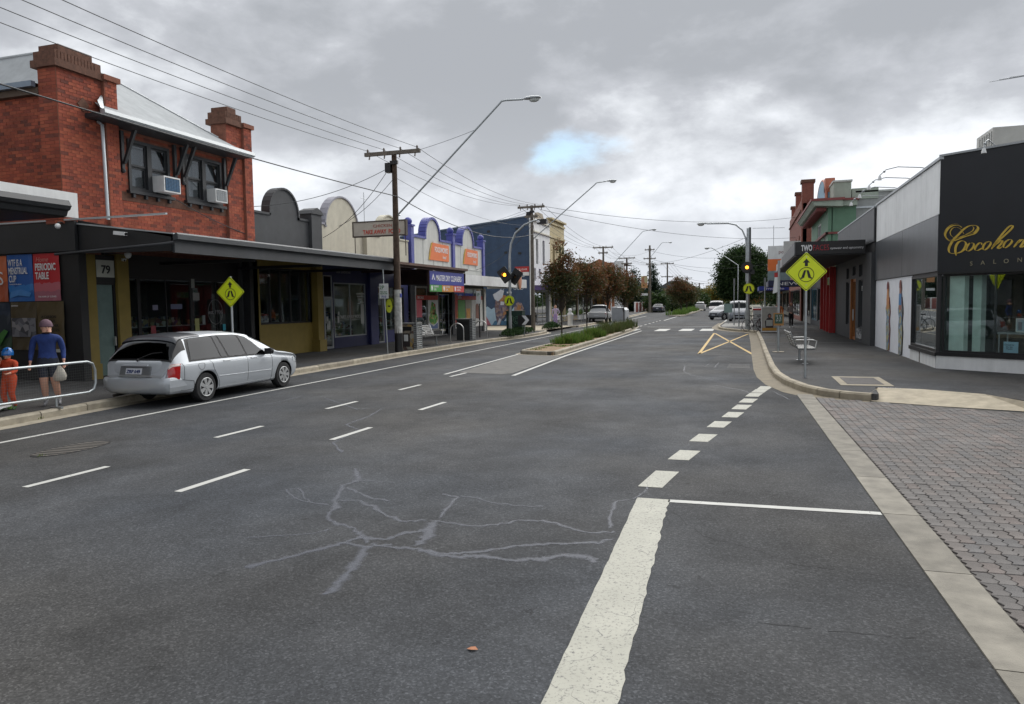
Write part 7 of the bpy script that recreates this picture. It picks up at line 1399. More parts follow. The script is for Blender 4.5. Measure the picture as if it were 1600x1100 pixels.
tail_loft('bumper', [(.26, .76, .03, .12, .3), (.31, .80, -.03, .06, .3), (.40, .845, -.055, .03, .45), (.54, .85, -.055, .03, .5), (.585, .84, -.035, .05, .5), (.60, .82, -.01, .07, .4)], SIL)
tgo = tail_loft('tailgate', [(.605, .765, -.012, .06, .1), (.72, .77, .012, .085, .1), (.86, .755, .062, .14, .1), (.935, .73, .095, .175, .08)], SIL)
G().tube([(-.74, .058, .607), (-.4, -.004, .607), (0, -.010, .607), (.4, -.004, .607), (.74, .058, .607)], .004, 4).build('seam', SEAM, wg)
G().hexa([(-.36, -.030, .655), (.40, -.030, .655), (.40, .02, .655), (-.36, .02, .655), (-.36, .018, .83), (.40, .018, .83), (.40, .05, .83), (-.36, .05, .83)]).build('plate_recess', mat('silver_dark', (.20, .21, .215), .4, .4), tgo)
npl = G().hexa([(-.20, -.040, .67), (.20, -.040, .67), (.20, -.030, .67), (-.20, -.030, .67), (-.20, -.006, .79), (.20, -.006, .79), (.20, .004, .79), (-.20, .004, .79)]).build('number_plate', PLATE, tgo)
text('ZRP 649', .095, mat('plate_blue', (.03, .05, .16), .5), npl, (0, -.037, .695), (pi/2-.27, 0, 0), w=.34, bold=.002)
G().hexa([(-.30, -.022, .835), (.34, -.022, .835), (.34, .02, .835), (-.30, .02, .835), (-.30, -.01, .865), (.34, -.01, .865), (.34, .04, .865), (-.30, .04, .865)]).build('garnish', SIL, tgo)
G().tube([W.P(.145, 9, 1, .03)+Vector((.02, 0, 0)), W.P(.20, 8.2, 1, .03), W.P(.22, 7.5, 1, .03)], .009, 5).build('wiper', CARB, wg); G().sph(W.P(.13, 9, 1, .03), .03, 8, 6).build('wiper_hub', CARB, wg)
G().tube([(-.55, -.02, .22), (-.55, .3, .24)], .03, 8).build('exhaust', mat('exhaust_dark', (.05, .045, .04), .5, .6), wg)
it = G(); it.box(-.62, .62, 2.0, 2.15, .45, 1.05); it.box(-.62, .62, 1.0, 1.12, .45, 1.0); it.build('seat', INT, wg)
# ---- generic far cars from the same lofting
def hatch(label, loc, rz, col, kind='hatch', grp='cars beyond the crossing', name='parked_car', cat='car', metal=.4):
    t = carbase(label, loc, rz, grp, name, cat); pm_ = paintm('car_paint_'+kind+'_%d' % int(col[0]*100), col, .1, .5, .08)
    if kind == 'hatch': c = Car(3.8, [(0, .7), (.08, .95), (.3, 1.25), (.55, 1.43), (1.4, 1.51), (2.0, 1.49), (2.5, 1.3), (3.05, 1.0), (3.5, .85), (3.72, .68), (3.8, .5)], [(0, .68), (.1, .8), (.6, .84), (3, .84), (3.5, .78), (3.72, .66), (3.8, .52)], [(0, .92), (3, .9), (3.4, .8), (3.8, .6)], [(0, .25), (3.8, .25)], .62, 3.08, .30)
    elif kind == 'sedan': c = Car(4.5, [(0, .75), (.1, .95), (.9, 1.0), (1.4, 1.35), (2.1, 1.44), (2.6, 1.38), (3.3, 1.0), (3.9, .9), (4.4, .7), (4.5, .5)], [(0, .75), (.2, .86), (1, .9), (3.6, .88), (4.3, .76), (4.5, .6)], [(0, .9), (3.2, .88), (3.9, .8), (4.5, .6)], [(0, .25), (4.5, .25)], .95, 3.6, .31)
    elif kind == 'van': c = Car(4.6, [(0, 1.2), (.06, 1.7), (.3, 1.86), (2.8, 1.9), (3.3, 1.75), (3.75, 1.25), (4.2, 1.08), (4.5, .85), (4.6, .6)], [(0, .82), (.2, .9), (3.8, .9), (4.3, .84), (4.5, .76), (4.6, .62)], [(0, 1.1), (3.4, 1.08), (4.1, .92), (4.6, .7)], [(0, .28), (4.6, .28)], .9, 3.7, .33, .22)
    elif kind == 'suv': c = Car(4.6, [(0, 1.0), (.08, 1.3), (.4, 1.6), (1, 1.68), (2.2, 1.68), (2.8, 1.5), (3.3, 1.12), (4.1, 1.02), (4.45, .85), (4.6, .6)], [(0, .8), (.2, .9), (3.6, .92), (4.3, .84), (4.5, .76), (4.6, .62)], [(0, 1.05), (3.2, 1.02), (4.1, .92), (4.6, .7)], [(0, .3), (4.6, .3)], .9, 3.65, .36)
    c.body(pm_, t, 50)
    for sd in (-1, 1):
        for y in (c.rw_, c.fw_): wheel(t, sd*(c.wid[3][1]-.02), y, c.r, sd, 5)
        s1 = {'hatch': (.5, 2.75), 'sedan': (1.2, 3.0), 'van': (.3, 3.5), 'suv': (.4, 3.05)}[kind]; k = {'hatch': .75, 'sedan': .6, 'van': .35, 'suv': .5}[kind]
        n = 3; c.patch('window_surround', 0, 0, 5.03, 6.3, sd, .006, CARB, t, 10, 4, sfun=lambda f: (s1[0]+.25*f, s1[1]-k*f)); 
        for q in range(n):
            c.patch('window', 0, 0, 5.12, 6.2, sd, .012, CGL, t, 4, 3, sfun=lambda f: ((s1[0]+.25*f)+((s1[1]-k*f)-(s1[0]+.25*f))*(q+.05)/n, (s1[0]+.25*f)+((s1[1]-k*f)-(s1[0]+.25*f))*(q+.95)/n))
        c.patch('head_light', c.L-.5, c.L-.15, 3.9, 4.8, sd, .01, HEADL, t, 4, 3); c.patch('tail_light', .03, .25, 3.6, 4.9, sd, .01, TAILR, t, 4, 3)
        m = c.P(s1[1]-.25, 5.1, sd, .02); G().sph((m.x+sd*.12, m.y, m.z+.06), (.12, .06, .09), 8, 6).build('mirror', pm_ if kind != 'van' else CARB, t)
    a, b = {'hatch': (2.1, 2.98), 'sedan': (2.65, 3.3), 'van': (3.15, 3.78), 'suv': (2.35, 3.25)}[kind]; c.patch('windscreen', a, b, 6.1, 9, 1, .008, CGL, t, 6, 4, both=True)
    a, b = {'hatch': (.14, .5), 'sedan': (.95, 1.4), 'van': (.05, .25), 'suv': (.12, .42)}[kind]; c.patch('rear_window', a, b, 6.1, 9, 1, .008, CGL, t, 6, 4, both=True)
    f = c.L; G().box(-.42, .42, f-.06, f+.015, .55, .66).build('grille', CARB, t); G().box(-.6, .6, f-.10, f+.02, .30, .43).build('lower_grille', CARB, t); p_ = G().box(-.2, .2, f+.016, f+.03, .44, .54).build('number_plate', PLATE, t); G().box(-.2, .2, -.03, -.015, .6, .72).build('number_plate', PLATE, t)
    return t
hatch('grey-silver hatchback turning across the street beyond the crossing', (-1.0, 80.5, .004), pi-.62, (.17, .185, .21), 'hatch', 'cars beyond the crossing', 'moving_car')
hatch('silver-white people mover parked nose-on at the right kerb', (-.65, 67.5+4.9, .004), pi, (.27, .29, .32), 'van', 'cars beyond the crossing')
hatch('white van with a reddish bonnet following behind the hatchback', (-3.6, 99, .004), pi, (.33, .31, .32), 'van', 'cars beyond the crossing', 'moving_car')
hatch('dark sedan parked on the far left kerb past the grass median', (-14.6, 128, .05), 0, (.03, .035, .05), 'sedan')
hatch('small white car in the distance between median and hatchback', (-8.3, 142, .004), 0, (.6, .6, .6), 'suv')
hatch('white car on the far left near the fence', (-16.0, 150, .1), 0, (.55, .57, .6), 'sedan'); hatch('grey car far ahead on the left lane', (-13.0, 165, .05), 0, (.2, .2, .21), 'hatch')
# ---- white ute with a small box trailer of grey sheet beside it
ut = carbase('white utility vehicle parked by the left kerb beyond the side street', (-13.15, 66.8, .004), .06, 'cars parked along the left kerb'); WPt = paintm('ute_white', (.50, .51, .52), .0)
U = Car(4.9, [(0, 1.02), (.05, 1.05), (1.75, 1.06), (1.85, 1.45), (2.0, 1.68), (2.9, 1.70), (3.3, 1.5), (3.75, 1.15), (4.5, 1.02), (4.8, .85), (4.9, .6)], [(0, .86), (.1, .9), (4.2, .9), (4.7, .82), (4.9, .65)], [(0, .98), (4.2, .96), (4.9, .7)], [(0, .42), (4.9, .4)], 1.05, 4.0, .36)
U.body(WPt, ut, 50)
for sd in (-1, 1):
    for y in (1.05, 4.0): wheel(ut, sd*.9, y, .36, sd, 6)
    U.patch('window', 0, 0, 5.1, 6.2, sd, .01, CGL, ut, 6, 3, sfun=lambda f: (2.0, 3.55-.5*f)); U.patch('tail_light', .02, .14, 3.6, 4.9, sd, .012, TAILR, ut, 3, 3)
U.patch('rear_window', 1.84, 1.97, 6.1, 9, 1, .01, CGL, ut, 4, 4, both=True); G().box(-.8, .8, -.02, .0, .62, .98).build('tailgate', WPt, ut); G().box(-.82, .82, -.14, -.02, .42, .56).build('bumper', CARB, ut); G().box(-.2, .2, -.035, -.02, .66, .78).build('number_plate', PLATE, ut)
G().box(-.78, .78, .1, 1.7, 1.04, 1.075).build('tray_cover', CARB, ut)
bx_ = thing('grey_container', 'boxy pale grey covered trailer with sloping corner beside the white ute', 'trailer', (-11.35, 68.2, .0)); G().prism([(-.6, .15), (.65, .15), (.65, 1.2), (.45, 1.42), (-.6, 1.5)], 0, 2.2, 'y').build('body', mat('trailer_grey', (.40, .42, .44), .5), bx_)
for s in (-.6, .65): G().tube([(s-.06, 1.1, .28), (s+.06, 1.1, .28)], .28, 14).build('wheel', RUBBER, bx_)
# ---- bicycles leaning at the rack near the crossing mast
def bicycle(loc, rz, label, col):
    t = thing('bicycle', label, 'bicycle', loc, rz, 'bicycles parked at the crossing'); m = mat('bike_%d' % int(col[0]*100+col[1]*10), col, .4, .2)
    for y in (-.52, .52):
        g = G(); g.tube([(0, y+.33*cos(a), .34+.33*sin(a)) for a in [2*pi*k/24 for k in range(25)]], .016, 6, cap=False); w_ = g.build('wheel', RUBBER, t); sp = G()
        for k in range(8): a = pi*k/8; sp.tube([(0, y-.32*cos(a), .34-.32*sin(a)), (0, y+.32*cos(a), .34+.32*sin(a))], .003, 3)
        sp.build('spokes', ALU, w_)
    f = G()
    for a, b in (((-.02, .28), (-.16, .78)), ((-.02, .28), (.38, .72)), ((-.14, .72), (.36, .78)), ((-.52, .34), (-.02, .28)), ((-.52, .34), (-.14, .70)), ((.52, .34), (.34, .86))): f.tube([(0, a[0], a[1]), (0, b[0], b[1])], .018, 6)
    f.build('frame', m, t); G().obox((0, -.18, .90), (.14, .26, .06), 0).build('saddle', BLK, t); G().tube([(0, -.16, .76), (0, -.18, .9)], .014, 6).build('seat_post', ALU, t)
    G().tube([(-.28, .30, .98), (-.1, .40, .96), (.1, .40, .96), (.28, .30, .98)], .014, 6).tube([(0, .34, .86), (0, .38, .97)], .014, 6).build('handlebar', BLK, t)
    G().cyl((-.03, -.02, .28), (.03, -.02, .28), .09, n=12).build('crank', BLK, t)
bicycle((.42, 45.7, .146), -.9, 'dark bicycle nearest the kerb at the crossing mast', (.02, .02, .03)); bicycle((.78, 45.0, .146), -.55, 'dark bicycle with a red rear reflector beside the poster box', (.06, .02, .02))
st = thing('bicycle_stand', 'leaning A-shaped stand next to the parked bicycles', 'stand', (-.1, 45.9, .146)); G().tube([(-.22, 0, 0), (.05, 0, 1.3), (.25, 0, 0)], .025, 6).build('frame', ALU, st)
# ================================================================== people
SKIN = mat('skin', (.60, .33, .23), .55, var=.08); EYE = mat('eye_dark', (.03, .02, .02), .3); LIP = mat('lips', (.35, .12, .10), .5)
def person(label, loc, rz, h, cols, arms, legs, lean=0, head_turn=0, hair=None, beanie=None, helmet=None, beard=None, bulk=1., short_pants=None, grp='people on the footpaths', longhair=False):
    """faces -y when rz = 0. arms: ((elbow), (hand)) per side in units of height; legs: ((knee), (ankle)) per side"""
    t = thing('person', label, 'person', loc, rz, grp); V, E, Rr, Rg = [], [], [], []
    def v(x, y, z, rx, ry, reg): V.append((x*h, y*h, z*h)); Rr.append((rx*h, ry*h)); Rg.append(reg); return len(V)-1
    b = bulk
    pel = v(0, 0, .52, .080*b, .063*b, 'pants'); wa = v(0, lean*.3, .60, .076*b, .060*b, 'shirt'); ch_ = v(0, lean*.7, .72, .098*b, .068*b, 'shirt'); sh = v(0, lean, .79, .072*b, .05*b, 'shirt'); nk = v(0, lean, .835, .034, .034, 'skin'); E += [(pel, wa), (wa, ch_), (ch_, sh), (sh, nk)]
    hx, hy = sin(head_turn)*.012, -cos(head_turn)*.012
    c0 = v(hx, lean+hy, .868, .050, .054, 'skin'); c1 = v(hx*.6, lean+hy*.4, .925, .058, .066, 'skin'); c2 = v(0, lean+.004, .968, .042, .048, 'hair'); E += [(nk, c0), (c0, c1), (c1, c2)]
    ends = []
    for sd, (el, ha) in zip((-1, 1), arms):
        s0 = v(sd*.103*b, lean, .79, .036*b, .036*b, 'shirt'); s1 = v(el[0], el[1], el[2], .026*b, .026*b, 'shirt'); m_ = v((el[0]+ha[0])/2, (el[1]+ha[1])/2, (el[2]+ha[2])/2, .023*b, .022*b, 'sleeve'); s2 = v(ha[0], ha[1], ha[2], .015, .013, 'skin'); E += [(sh, s0), (s0, s1), (s1, m_), (m_, s2)]; ends.append((Vector(el)*h, Vector(ha)*h, sd))
    for sd, (kn, an) in zip((-1, 1), legs):
        l0 = v(sd*.048*b, 0, .485, .062*b, .060*b, 'pants'); l1 = v(*[(kn[i]+(sd*.048, 0, .485)[i])/2 for i in range(3)], .052*b, .052*b, 'pants'); l2 = v(*kn, .036*b, .036*b, 'knee'); l3 = v(*[(kn[i]*.6+an[i]*.4) for i in range(3)], .034*b, .034*b, 'calf'); l4 = v(*an, .022, .024, 'ankle'); l5 = v(an[0]+sd*.01, an[1]-.055, max(.014, an[2]-.03), .022, .016, 'shoe'); l6 = v(an[0]+sd*.015, an[1]-.095, max(.013, an[2]-.035), .016, .012, 'shoe'); E += [(pel, l0), (l0, l1), (l1, l2), (l2, l3), (l3, l4), (l4, l5), (l5, l6)]
    me = bpy.data.meshes.new('tmp'); me.from_pydata(V, E, []); o = bpy.data.objects.new('tmp', me); COL.objects.link(o); md = o.modifiers.new('s', 'SKIN'); o.modifiers.new('u', 'SUBSURF').levels = 2
    for i, sv in enumerate(me.skin_vertices[0].data): sv.radius = Rr[i]; sv.use_root = (i == 0)
    dg = bpy.context.evaluated_depsgraph_get(); ev = bpy.data.meshes.new_from_object(o.evaluated_get(dg)); bpy.data.objects.remove(o)
    g = G(); names = ['shirt', 'pants', 'skin', 'shoe', 'hair', 'sleeve', 'sock']; ms_ = [cols.get(k, cols.get({'sleeve': 'shirt', 'sock': 'skin', 'hair': 'skin'}.get(k, 'skin'), SKIN)) for k in names]
    vs = [tuple(q.co) for q in ev.vertices]; Vv = [Vector(q) for q in V]
    base = len(g.v); g.v += vs
    for p in ev.polygons:
        c = p.center; best, bd, bf = None, 9, 0
        for a, b_ in E:
            A, B = Vv[a], Vv[b_]; d = B-A; f = max(0, min(1, (c-A).dot(d)/max(1e-9, d.length_squared))); dd = (c-(A+d*f)).length-(Rr[a][0]*(1-f)+Rr[b_][0]*f)
            if dd < bd: bd, best, bf = dd, (a, b_), f
        r_ = Rg[best[1]] if bf > .5 else Rg[best[0]]
        if r_ in ('knee', 'calf'): r_ = 'pants' if not short_pants or c.z > short_pants*h else 'skin'
        if r_ == 'ankle': r_ = 'shoe' if c.z < .06*h else ('sock' if short_pants else 'pants')
        if r_ == 'pants' and short_pants and c.z < short_pants*h: r_ = 'skin'
        if r_ == 'hair' and c.y < (lean-.02)*h and c.z < .955*h: r_ = 'skin'
        if r_ == 'skin' and not hair is None and c.z > .90*h and c.y > (lean+.012)*h: r_ = 'hair'
        g.f.append([base+i for i in p.vertices]); g.m.append(names.index(r_)); g.sm.append(True)
    # hands: palm and five unequal bent fingers
    for el, ha, sd in ends:
        d = (ha-el).normalized(); n = Vector((0, -1, 0)) if abs(d.y) < .8 else Vector((0, 0, 1)); s = d.cross(n).normalized(); k = h/1.7
        g.tube([ha-d*.01, ha+d*.04*k, ha+d*.085*k], [.017*k, .024*k, .022*k], 8, 2)
        for q, ln in zip((-1.5, -.5, .5, 1.5), (.062, .075, .07, .055)):
            a = ha+d*.075*k+s*q*.013*k; b2 = a+d*ln*.5*k+n*.004; g.tube([a, b2, b2+(d*.7+n*.7)*ln*.5*k], [.0085*k, .008*k, .006*k], 6, 2)
        a = ha+d*.03*k-s*sd*.018*k; g.tube([a, a+(d-s*sd*.8)*.03*k, a+(d*1.2-s*sd*.7+n*.4)*.05*k], [.011*k, .009*k, .007*k], 6, 2)
    # face
    ct, sn = cos(head_turn), sin(head_turn); F = lambda x, y, z: Vector((hx*h*.8+x*ct+(-y)*sn*-1*-1, lean*h+x*sn*-1+y*ct, z*h))
    def F(x, y, z): return Vector((x*ct-y*sn*-1*-1 if False else x*ct+y*(-sn)*-1*-1, lean*h+y*ct-x*sn*-1*-1 if False else lean*h+y*ct+x*sn*0, z*h))
    fy = -.074*h
    g.hexa([F(-.008*h, fy+.012*h, .896), F(-.008*h, fy-.006*h, .898), F(.008*h, fy-.006*h, .898), F(.008*h, fy+.012*h, .896), F(-.004*h, fy+.012*h, .922), F(-.003*h, fy+.002*h, .922), F(.003*h, fy+.002*h, .922), F(.004*h, fy+.012*h, .922)], 2)
    for sd in (-1, 1): g.sph(tuple(F(sd*.052*h, .004*h, .908)), (.007*h, .014*h, .019*h), 6, 5, 2)
    g.build('body', ms_, t)
    e = G()
    for sd in (-1, 1): e.sph(tuple(F(sd*.019*h, fy+.011*h, .920)), (.006*h, .004*h, .004*h), 6, 5)
    e.build('eyes', EYE, t); G().sph(tuple(F(0, fy+.008*h, .880)), (.013*h, .005*h, .004*h), 6, 5).build('mouth', LIP, t)
    if beanie:
        q = G().lathe([(.062*h, .925*h), (.068*h, .932*h), (.066*h, .960*h), (.050*h, .99*h), (.024*h, 1.008*h), (0, 1.012*h)], (0, lean*h-.002*h, 0), 14); q.lathe([(.068*h, .922*h), (.073*h, .928*h), (.070*h, .944*h)], (0, lean*h-.002*h, 0), 14); q.build('beanie', beanie, t)
    if beard: G().sph(tuple(F(0, fy+.028*h, .858)), (.034*h, .028*h, .014*h), 10, 8).build('beard', beard, t)
    if hair and not beanie and not helmet:
        q = G(); q.lathe([(.055*h, .925*h), (.058*h, .945*h), (.048*h, .972*h), (.025*h, .988*h), (0, .992*h)], (0, lean*h+.008*h, 0), 12); 
        if longhair: q.sph((0, lean*h+.02*h, .875*h), (.058*h, .040*h, .085*h), 10, 8); [q.tube([(sd*.048*h, lean*h-.012*h, .94*h), (sd*.056*h, lean*h-.02*h, .87*h), (sd*.05*h, lean*h-.045*h, .78*h)], [.018*h, .022*h, .012*h], 6) for sd in (-1, 1)]
        q.build('hair', hair, t)
    if helmet:
        q = G().lathe([(.088*h, .91*h), (.092*h, .94*h), (.085*h, .985*h), (.055*h, 1.03*h), (.02*h, 1.045*h), (0, 1.045*h)], (0, lean*h, 0), 16); hm = q.build('helmet', helmet, t); s_ = G()
        for a in range(-2, 3): s_.obox((a*.026*h, lean*h-.055*h, 1.005*h), (.008*h, .05*h, .02*h), 0, rx=.8)
        s_.build('vents', BLK, hm)
    return t
NVY = mat('blue_jumper', (.018, .042, .17), .9, var=.3, vs=7, bump=1., bs=11); MSH = mat('dark_shorts', (.02, .025, .04), .85, var=.3, vs=8, bump=.9, bs=13); GSH = mat('grey_shoe', (.22, .22, .23), .7, var=.3, vs=20); WSH = mat('white_shoe', (.65, .65, .63), .6)
man = person('bearded man in a purple beanie, blue jumper and shorts carrying a plastic bag', (-12.93, 10.85, .146), .75, 1.66, dict(shirt=NVY, pants=MSH, shoe=GSH, sock=WSH),
    (((-.16, .01, .64), (-.17, -.06, .50)), ((.155, .03, .65), (.165, -.05, .51))), (((-.045, -.04, .28), (-.04, .02, .045)), ((.065, -.03, .285), (.085, .07, .05))), .0, .3, beanie=mat('purple_beanie', (.15, .09, .115), .9, bump=.4), beard=mat('beard_brown', (.10, .05, .035), .9), bulk=1.22, short_pants=.33)
mm = man.matrix_basis
pb = thing('carry_bag', 'bulging white plastic bag of shopping hanging from the man\'s hand', 'bag', (-12.74, 10.92, .62), .2); g = G(); pr = [(.02, .36), (.03, .30), (.09, .22), (.13, .10), (.12, .02), (.07, 0)]; vs = []
for r_, z in pr:
    for j in range(12): a = 2*pi*j/12; k = 1+R.uniform(-.14, .14); vs.append((r_*cos(a)*k, r_*.7*sin(a)*k, z))
g.add(vs, [(i*12+(j+1)%12, i*12+j, (i+1)*12+j, (i+1)*12+(j+1)%12) for i in range(5) for j in range(12)], 0, True); g.build('film', mat('thin_plastic', (.55, .52, .44), .4, var=.2, vs=12), pb)
ORG = mat('orange_clothes', (.50, .065, .02), .85, var=.35, vs=9, bump=1., bs=14)
person('small child in orange with a blue helmet, hand to the mouth', (-13.2, 10.25, .146), .2, 1.12, dict(shirt=ORG, pants=ORG, shoe=mat('child_shoe', (.05, .12, .04), .7)),
    (((-.17, -.04, .66), (-.03, -.13, .83)), ((.17, -.05, .64), (.16, -.20, .62))), (((-.06, -.07, .27), (-.06, -.02, .045)), ((.07, -.05, .27), (.07, .03, .045))), helmet=mat('blue_helmet', (.01, .13, .42), .25, coat=.6), bulk=1.3, hair=mat('dark_hair', (.03, .02, .015), .6))
sc = thing('kick_scooter', 'child\'s white scooter with green wheels beside the barrier', 'scooter', (-13.05, 9.95, .146), .5); G().tube([(0, -.28, .1), (0, -.22, .80)], .018, 8).build('stem', WHITE, sc); G().tube([(-.16, -.22, .80), (.16, -.22, .80)], .016, 8).build('handlebar', mat('scooter_grip', (.05, .3, .05), .6), sc); G().box(-.06, .06, -.24, .28, .07, .09).build('deck', WHITE, sc)
for y in (-.32, .32): G().tube([(-.02, y, .07), (.02, y, .07)], .07, 14).build('wheel', mat('lime_wheel', (.16, .35, .04), .5), sc)
LIL = mat('lilac_clothes', (.33, .24, .50), .8, var=.1); BLD = mat('light_brown_hair', (.16, .09, .05), .7)
person('woman in lilac top and leggings standing with a hand on her hip', (-14.1, 55.4, .146), .4, 1.68, dict(shirt=mat('pale_lilac', (.50, .42, .58), .8), pants=LIL, shoe=WSH), (((-.15, .0, .66), (-.13, -.03, .53)), ((.20, .02, .66), (.11, -.02, .56))), (((-.045, -.01, .28), (-.04, .01, .045)), ((.05, -.03, .28), (.03, .0, .045))), hair=BLD)
BKP = mat('black_trousers', (.012, .012, .015), .8)
person('long-haired walker in a maroon scarf and grey jacket holding a white packet', (2.75, 51.0, .146), .1, 1.68, dict(shirt=mat('grey_jacket', (.22, .20, .19), .8, var=.2), pants=BKP, shoe=WSH), (((-.15, .0, .65), (-.04, -.10, .58)), ((.16, -.02, .65), (.12, -.16, .66))), (((-.045, -.05, .28), (-.045, -.05, .045)), ((.05, .0, .28), (.05, .05, .05))), hair=mat('maroon_hair', (.055, .02, .022), .7), longhair=True, bulk=1.05)
sc2 = thing('paper_packet', 'white packet in the walker\'s outstretched hand', 'packet', (3.0, 50.7, 1.22)); G().obox((0, 0, .05), (.22, .1, .12), .3).build('wrap', WHITE, sc2)
person('walker in a bright orange jumper mostly hidden behind the bus stop pole', (1.95, 50.2, .146), -.1, 1.70, dict(shirt=mat('orange_jumper', (.55, .15, .03), .8, var=.15), pants=BKP, shoe=WSH), (((-.16, .0, .65), (-.15, -.08, .52)), ((.16, .0, .65), (.15, -.08, .52))), (((-.045, -.03, .28), (-.045, -.03, .045)), ((.05, .0, .28), (.05, .05, .05))), hair=MATS['dark_hair'], bulk=1.1)
# ================================================================== planting
def leafquads(g, pts, size, r, mi=0):
    for p in pts:
        s = size*r.uniform(.6, 1.3); a = Vector((r.gauss(0, 1), r.gauss(0, 1), r.gauss(0, .7))).normalized(); b = a.cross(Vector((r.gauss(0, 1), r.gauss(0, 1), r.gauss(0, 1)))).normalized(); p = Vector(p)
        g.add([p-a*s, p-b*s*.45, p+a*s, p+b*s*.45], [(0, 1, 2, 3)], mi)
def crown(r, blobs, n, size, m2=None, edge=.35):
    """leaf clusters through the volume of several blobs, denser towards each blob's shell"""
    g = G(); tot = sum(b[3]**2 for b in blobs)
    for cx_, cy_, cz_, rad, hz in blobs:
        k = int(n*rad*rad/tot); mi = 0
        ncl = max(3, k//14)
        for c in range(ncl):
            d = Vector((r.gauss(0, 1), r.gauss(0, 1), r.gauss(0, 1))).normalized()*rad*(r.random()**edge); c0 = Vector((cx_+d.x, cy_+d.y, cz_+d.z*hz)); cr = rad*.16+size
            leafquads(g, [(c0.x+r.gauss(0, cr), c0.y+r.gauss(0, cr), c0.z+r.gauss(0, cr*.8)) for _ in range(14)], size, r, (1 if m2 and (c0.z > m2 and r.random() < .75 or r.random() < .12) else 0))
    return g
def tree(label, loc, h_tr, blobs, n, size, mats, seed, tr=.05, name='street_tree', m2=None, barkm=None, grp='street trees', limbs=6):
    t = thing(name, label, 'tree', loc, 0, grp); r = random.Random(seed); bm_ = barkm or mat('bark', (.055, .045, .035), .9, var=.3, vs=8, bump=.5)
    top = max(b[2] for b in blobs); g = G(); k = 6; path = [(r.uniform(-.05, .05)*i*tr*4, r.uniform(-.05, .05)*i*tr*4, top*.85*i/k) for i in range(k+1)]
    g.tube(path, [tr*(1-.75*i/k) for i in range(k+1)], 8); tk = g.build('trunk', bm_, t)
    lg = G()
    for b in blobs:
        for q in range(limbs):
            d = Vector((r.gauss(0, 1), r.gauss(0, 1), r.uniform(0, 1.2))).normalized()*b[3]*.85; z0 = h_tr+(b[2]-h_tr)*r.random()*.6; i = min(k-1, int(z0/(top*.85)*k)); p0 = Vector(path[max(0, i)]); p2 = Vector((b[0]+d.x, b[1]+d.y, b[2]+d.z*b[4])); p1 = p0.lerp(p2, .5)+Vector((0, 0, b[3]*.12)); lg.tube([p0, p1, p2], [tr*.45, tr*.28, tr*.08], 5)
    lg.build('limbs', bm_, t)
    crown(r, blobs, n, size, m2).build('crown', mats, t); return t
PLUM = leafmat('plum_leaves', [(.045, .06, .02), (.07, .085, .03), (.06, .055, .022), (.11, .11, .04)]); PRED = leafmat('autumn_leaves', [(.20, .06, .03), (.10, .065, .025), (.17, .075, .03), (.10, .08, .03)])
MT_ = [(-8.75, 35.6, 3.0, 1.0, 3.4, 'nearest of the median trees, greenish with a ragged top'), (-9.2, 43.8, 3.2, 1.25, 4.2, 'second median tree with red-brown upper leaves'), (-9.25, 51.0, 3.2, 1.3, 4.1, 'third median tree, reddest of the row'), (-8.9, 56.0, 2.9, 1.35, 3.8, 'fourth and last median tree, olive green')]
for i, (x, y, zc, rad, zt, l) in enumerate(MT_):
    rq = random.Random(i+11); bl = [(rq.uniform(-.25, .25), rq.uniform(-.3, .3), zc-.3, rad*.8, .8), (rad*.42, .2, zc-.1, rad*.6, .85), (-rad*.45, -.1, zc-.05, rad*.6, .9), (rq.uniform(-.3, .3), 0, zc+.55, rad*.62, .9), (rq.uniform(-.5, .1), .1, zt-.15, rad*.34, 1.)]
    if i == 0: bl += [(.35, .0, 4.1, .40, .9), (-.5, 0, 3.6, .35, .8), (-.1, 0, 4.7, .3, 1.2)]
    tree(l, (x, y, .12), 1.4, bl, 5200, .070+.006*i, [PLUM, PRED], 20+i, .045, m2=[3.2, 2.5, 2.2, 3.3][i], grp='young trees on the planted median', limbs=7)
# median island
MK = [(-8.05,27.25),(-8.5,27.6),(-8.62,35),(-8.85,45),(-9.35,56),(-9.3,59.6),(-8.9,60.2)]; MR = [(-8.9,60.2),(-8.3,60.0),(-7.7,56),(-7.05,50),(-6.9,38),(-6.78,30),(-6.72,27.0),(-6.95,26.8),(-8.05,27.25)]
MR = [(-8.9,60.2),(-8.4,59.6),(-8.0,56),(-7.45,50),(-7.1,40),(-6.92,30),(-6.88,27.1),(-7.05,26.85),(-8.05,27.25)]
struct(G().prism([(-8.0,27.3),(-6.95,26.9),(-7.0,30),(-7.2,40),(-7.55,50),(-8.1,56),(-8.9,60),(-9.25,59.5),(-9.3,56),(-8.8,45),(-8.55,35),(-8.45,27.65)], -.02, .11, 'z'), 'median_island', mat('woodchip', (.24, .165, .095), .95, var=.5, vs=22, bump=1., bs=60), 'wood-chip bed of the planted median')
kerbline('kerb', (MK+MR[1:])[::-1], .15, .15, CONC, 1.3, .18, CONC, gside=1)
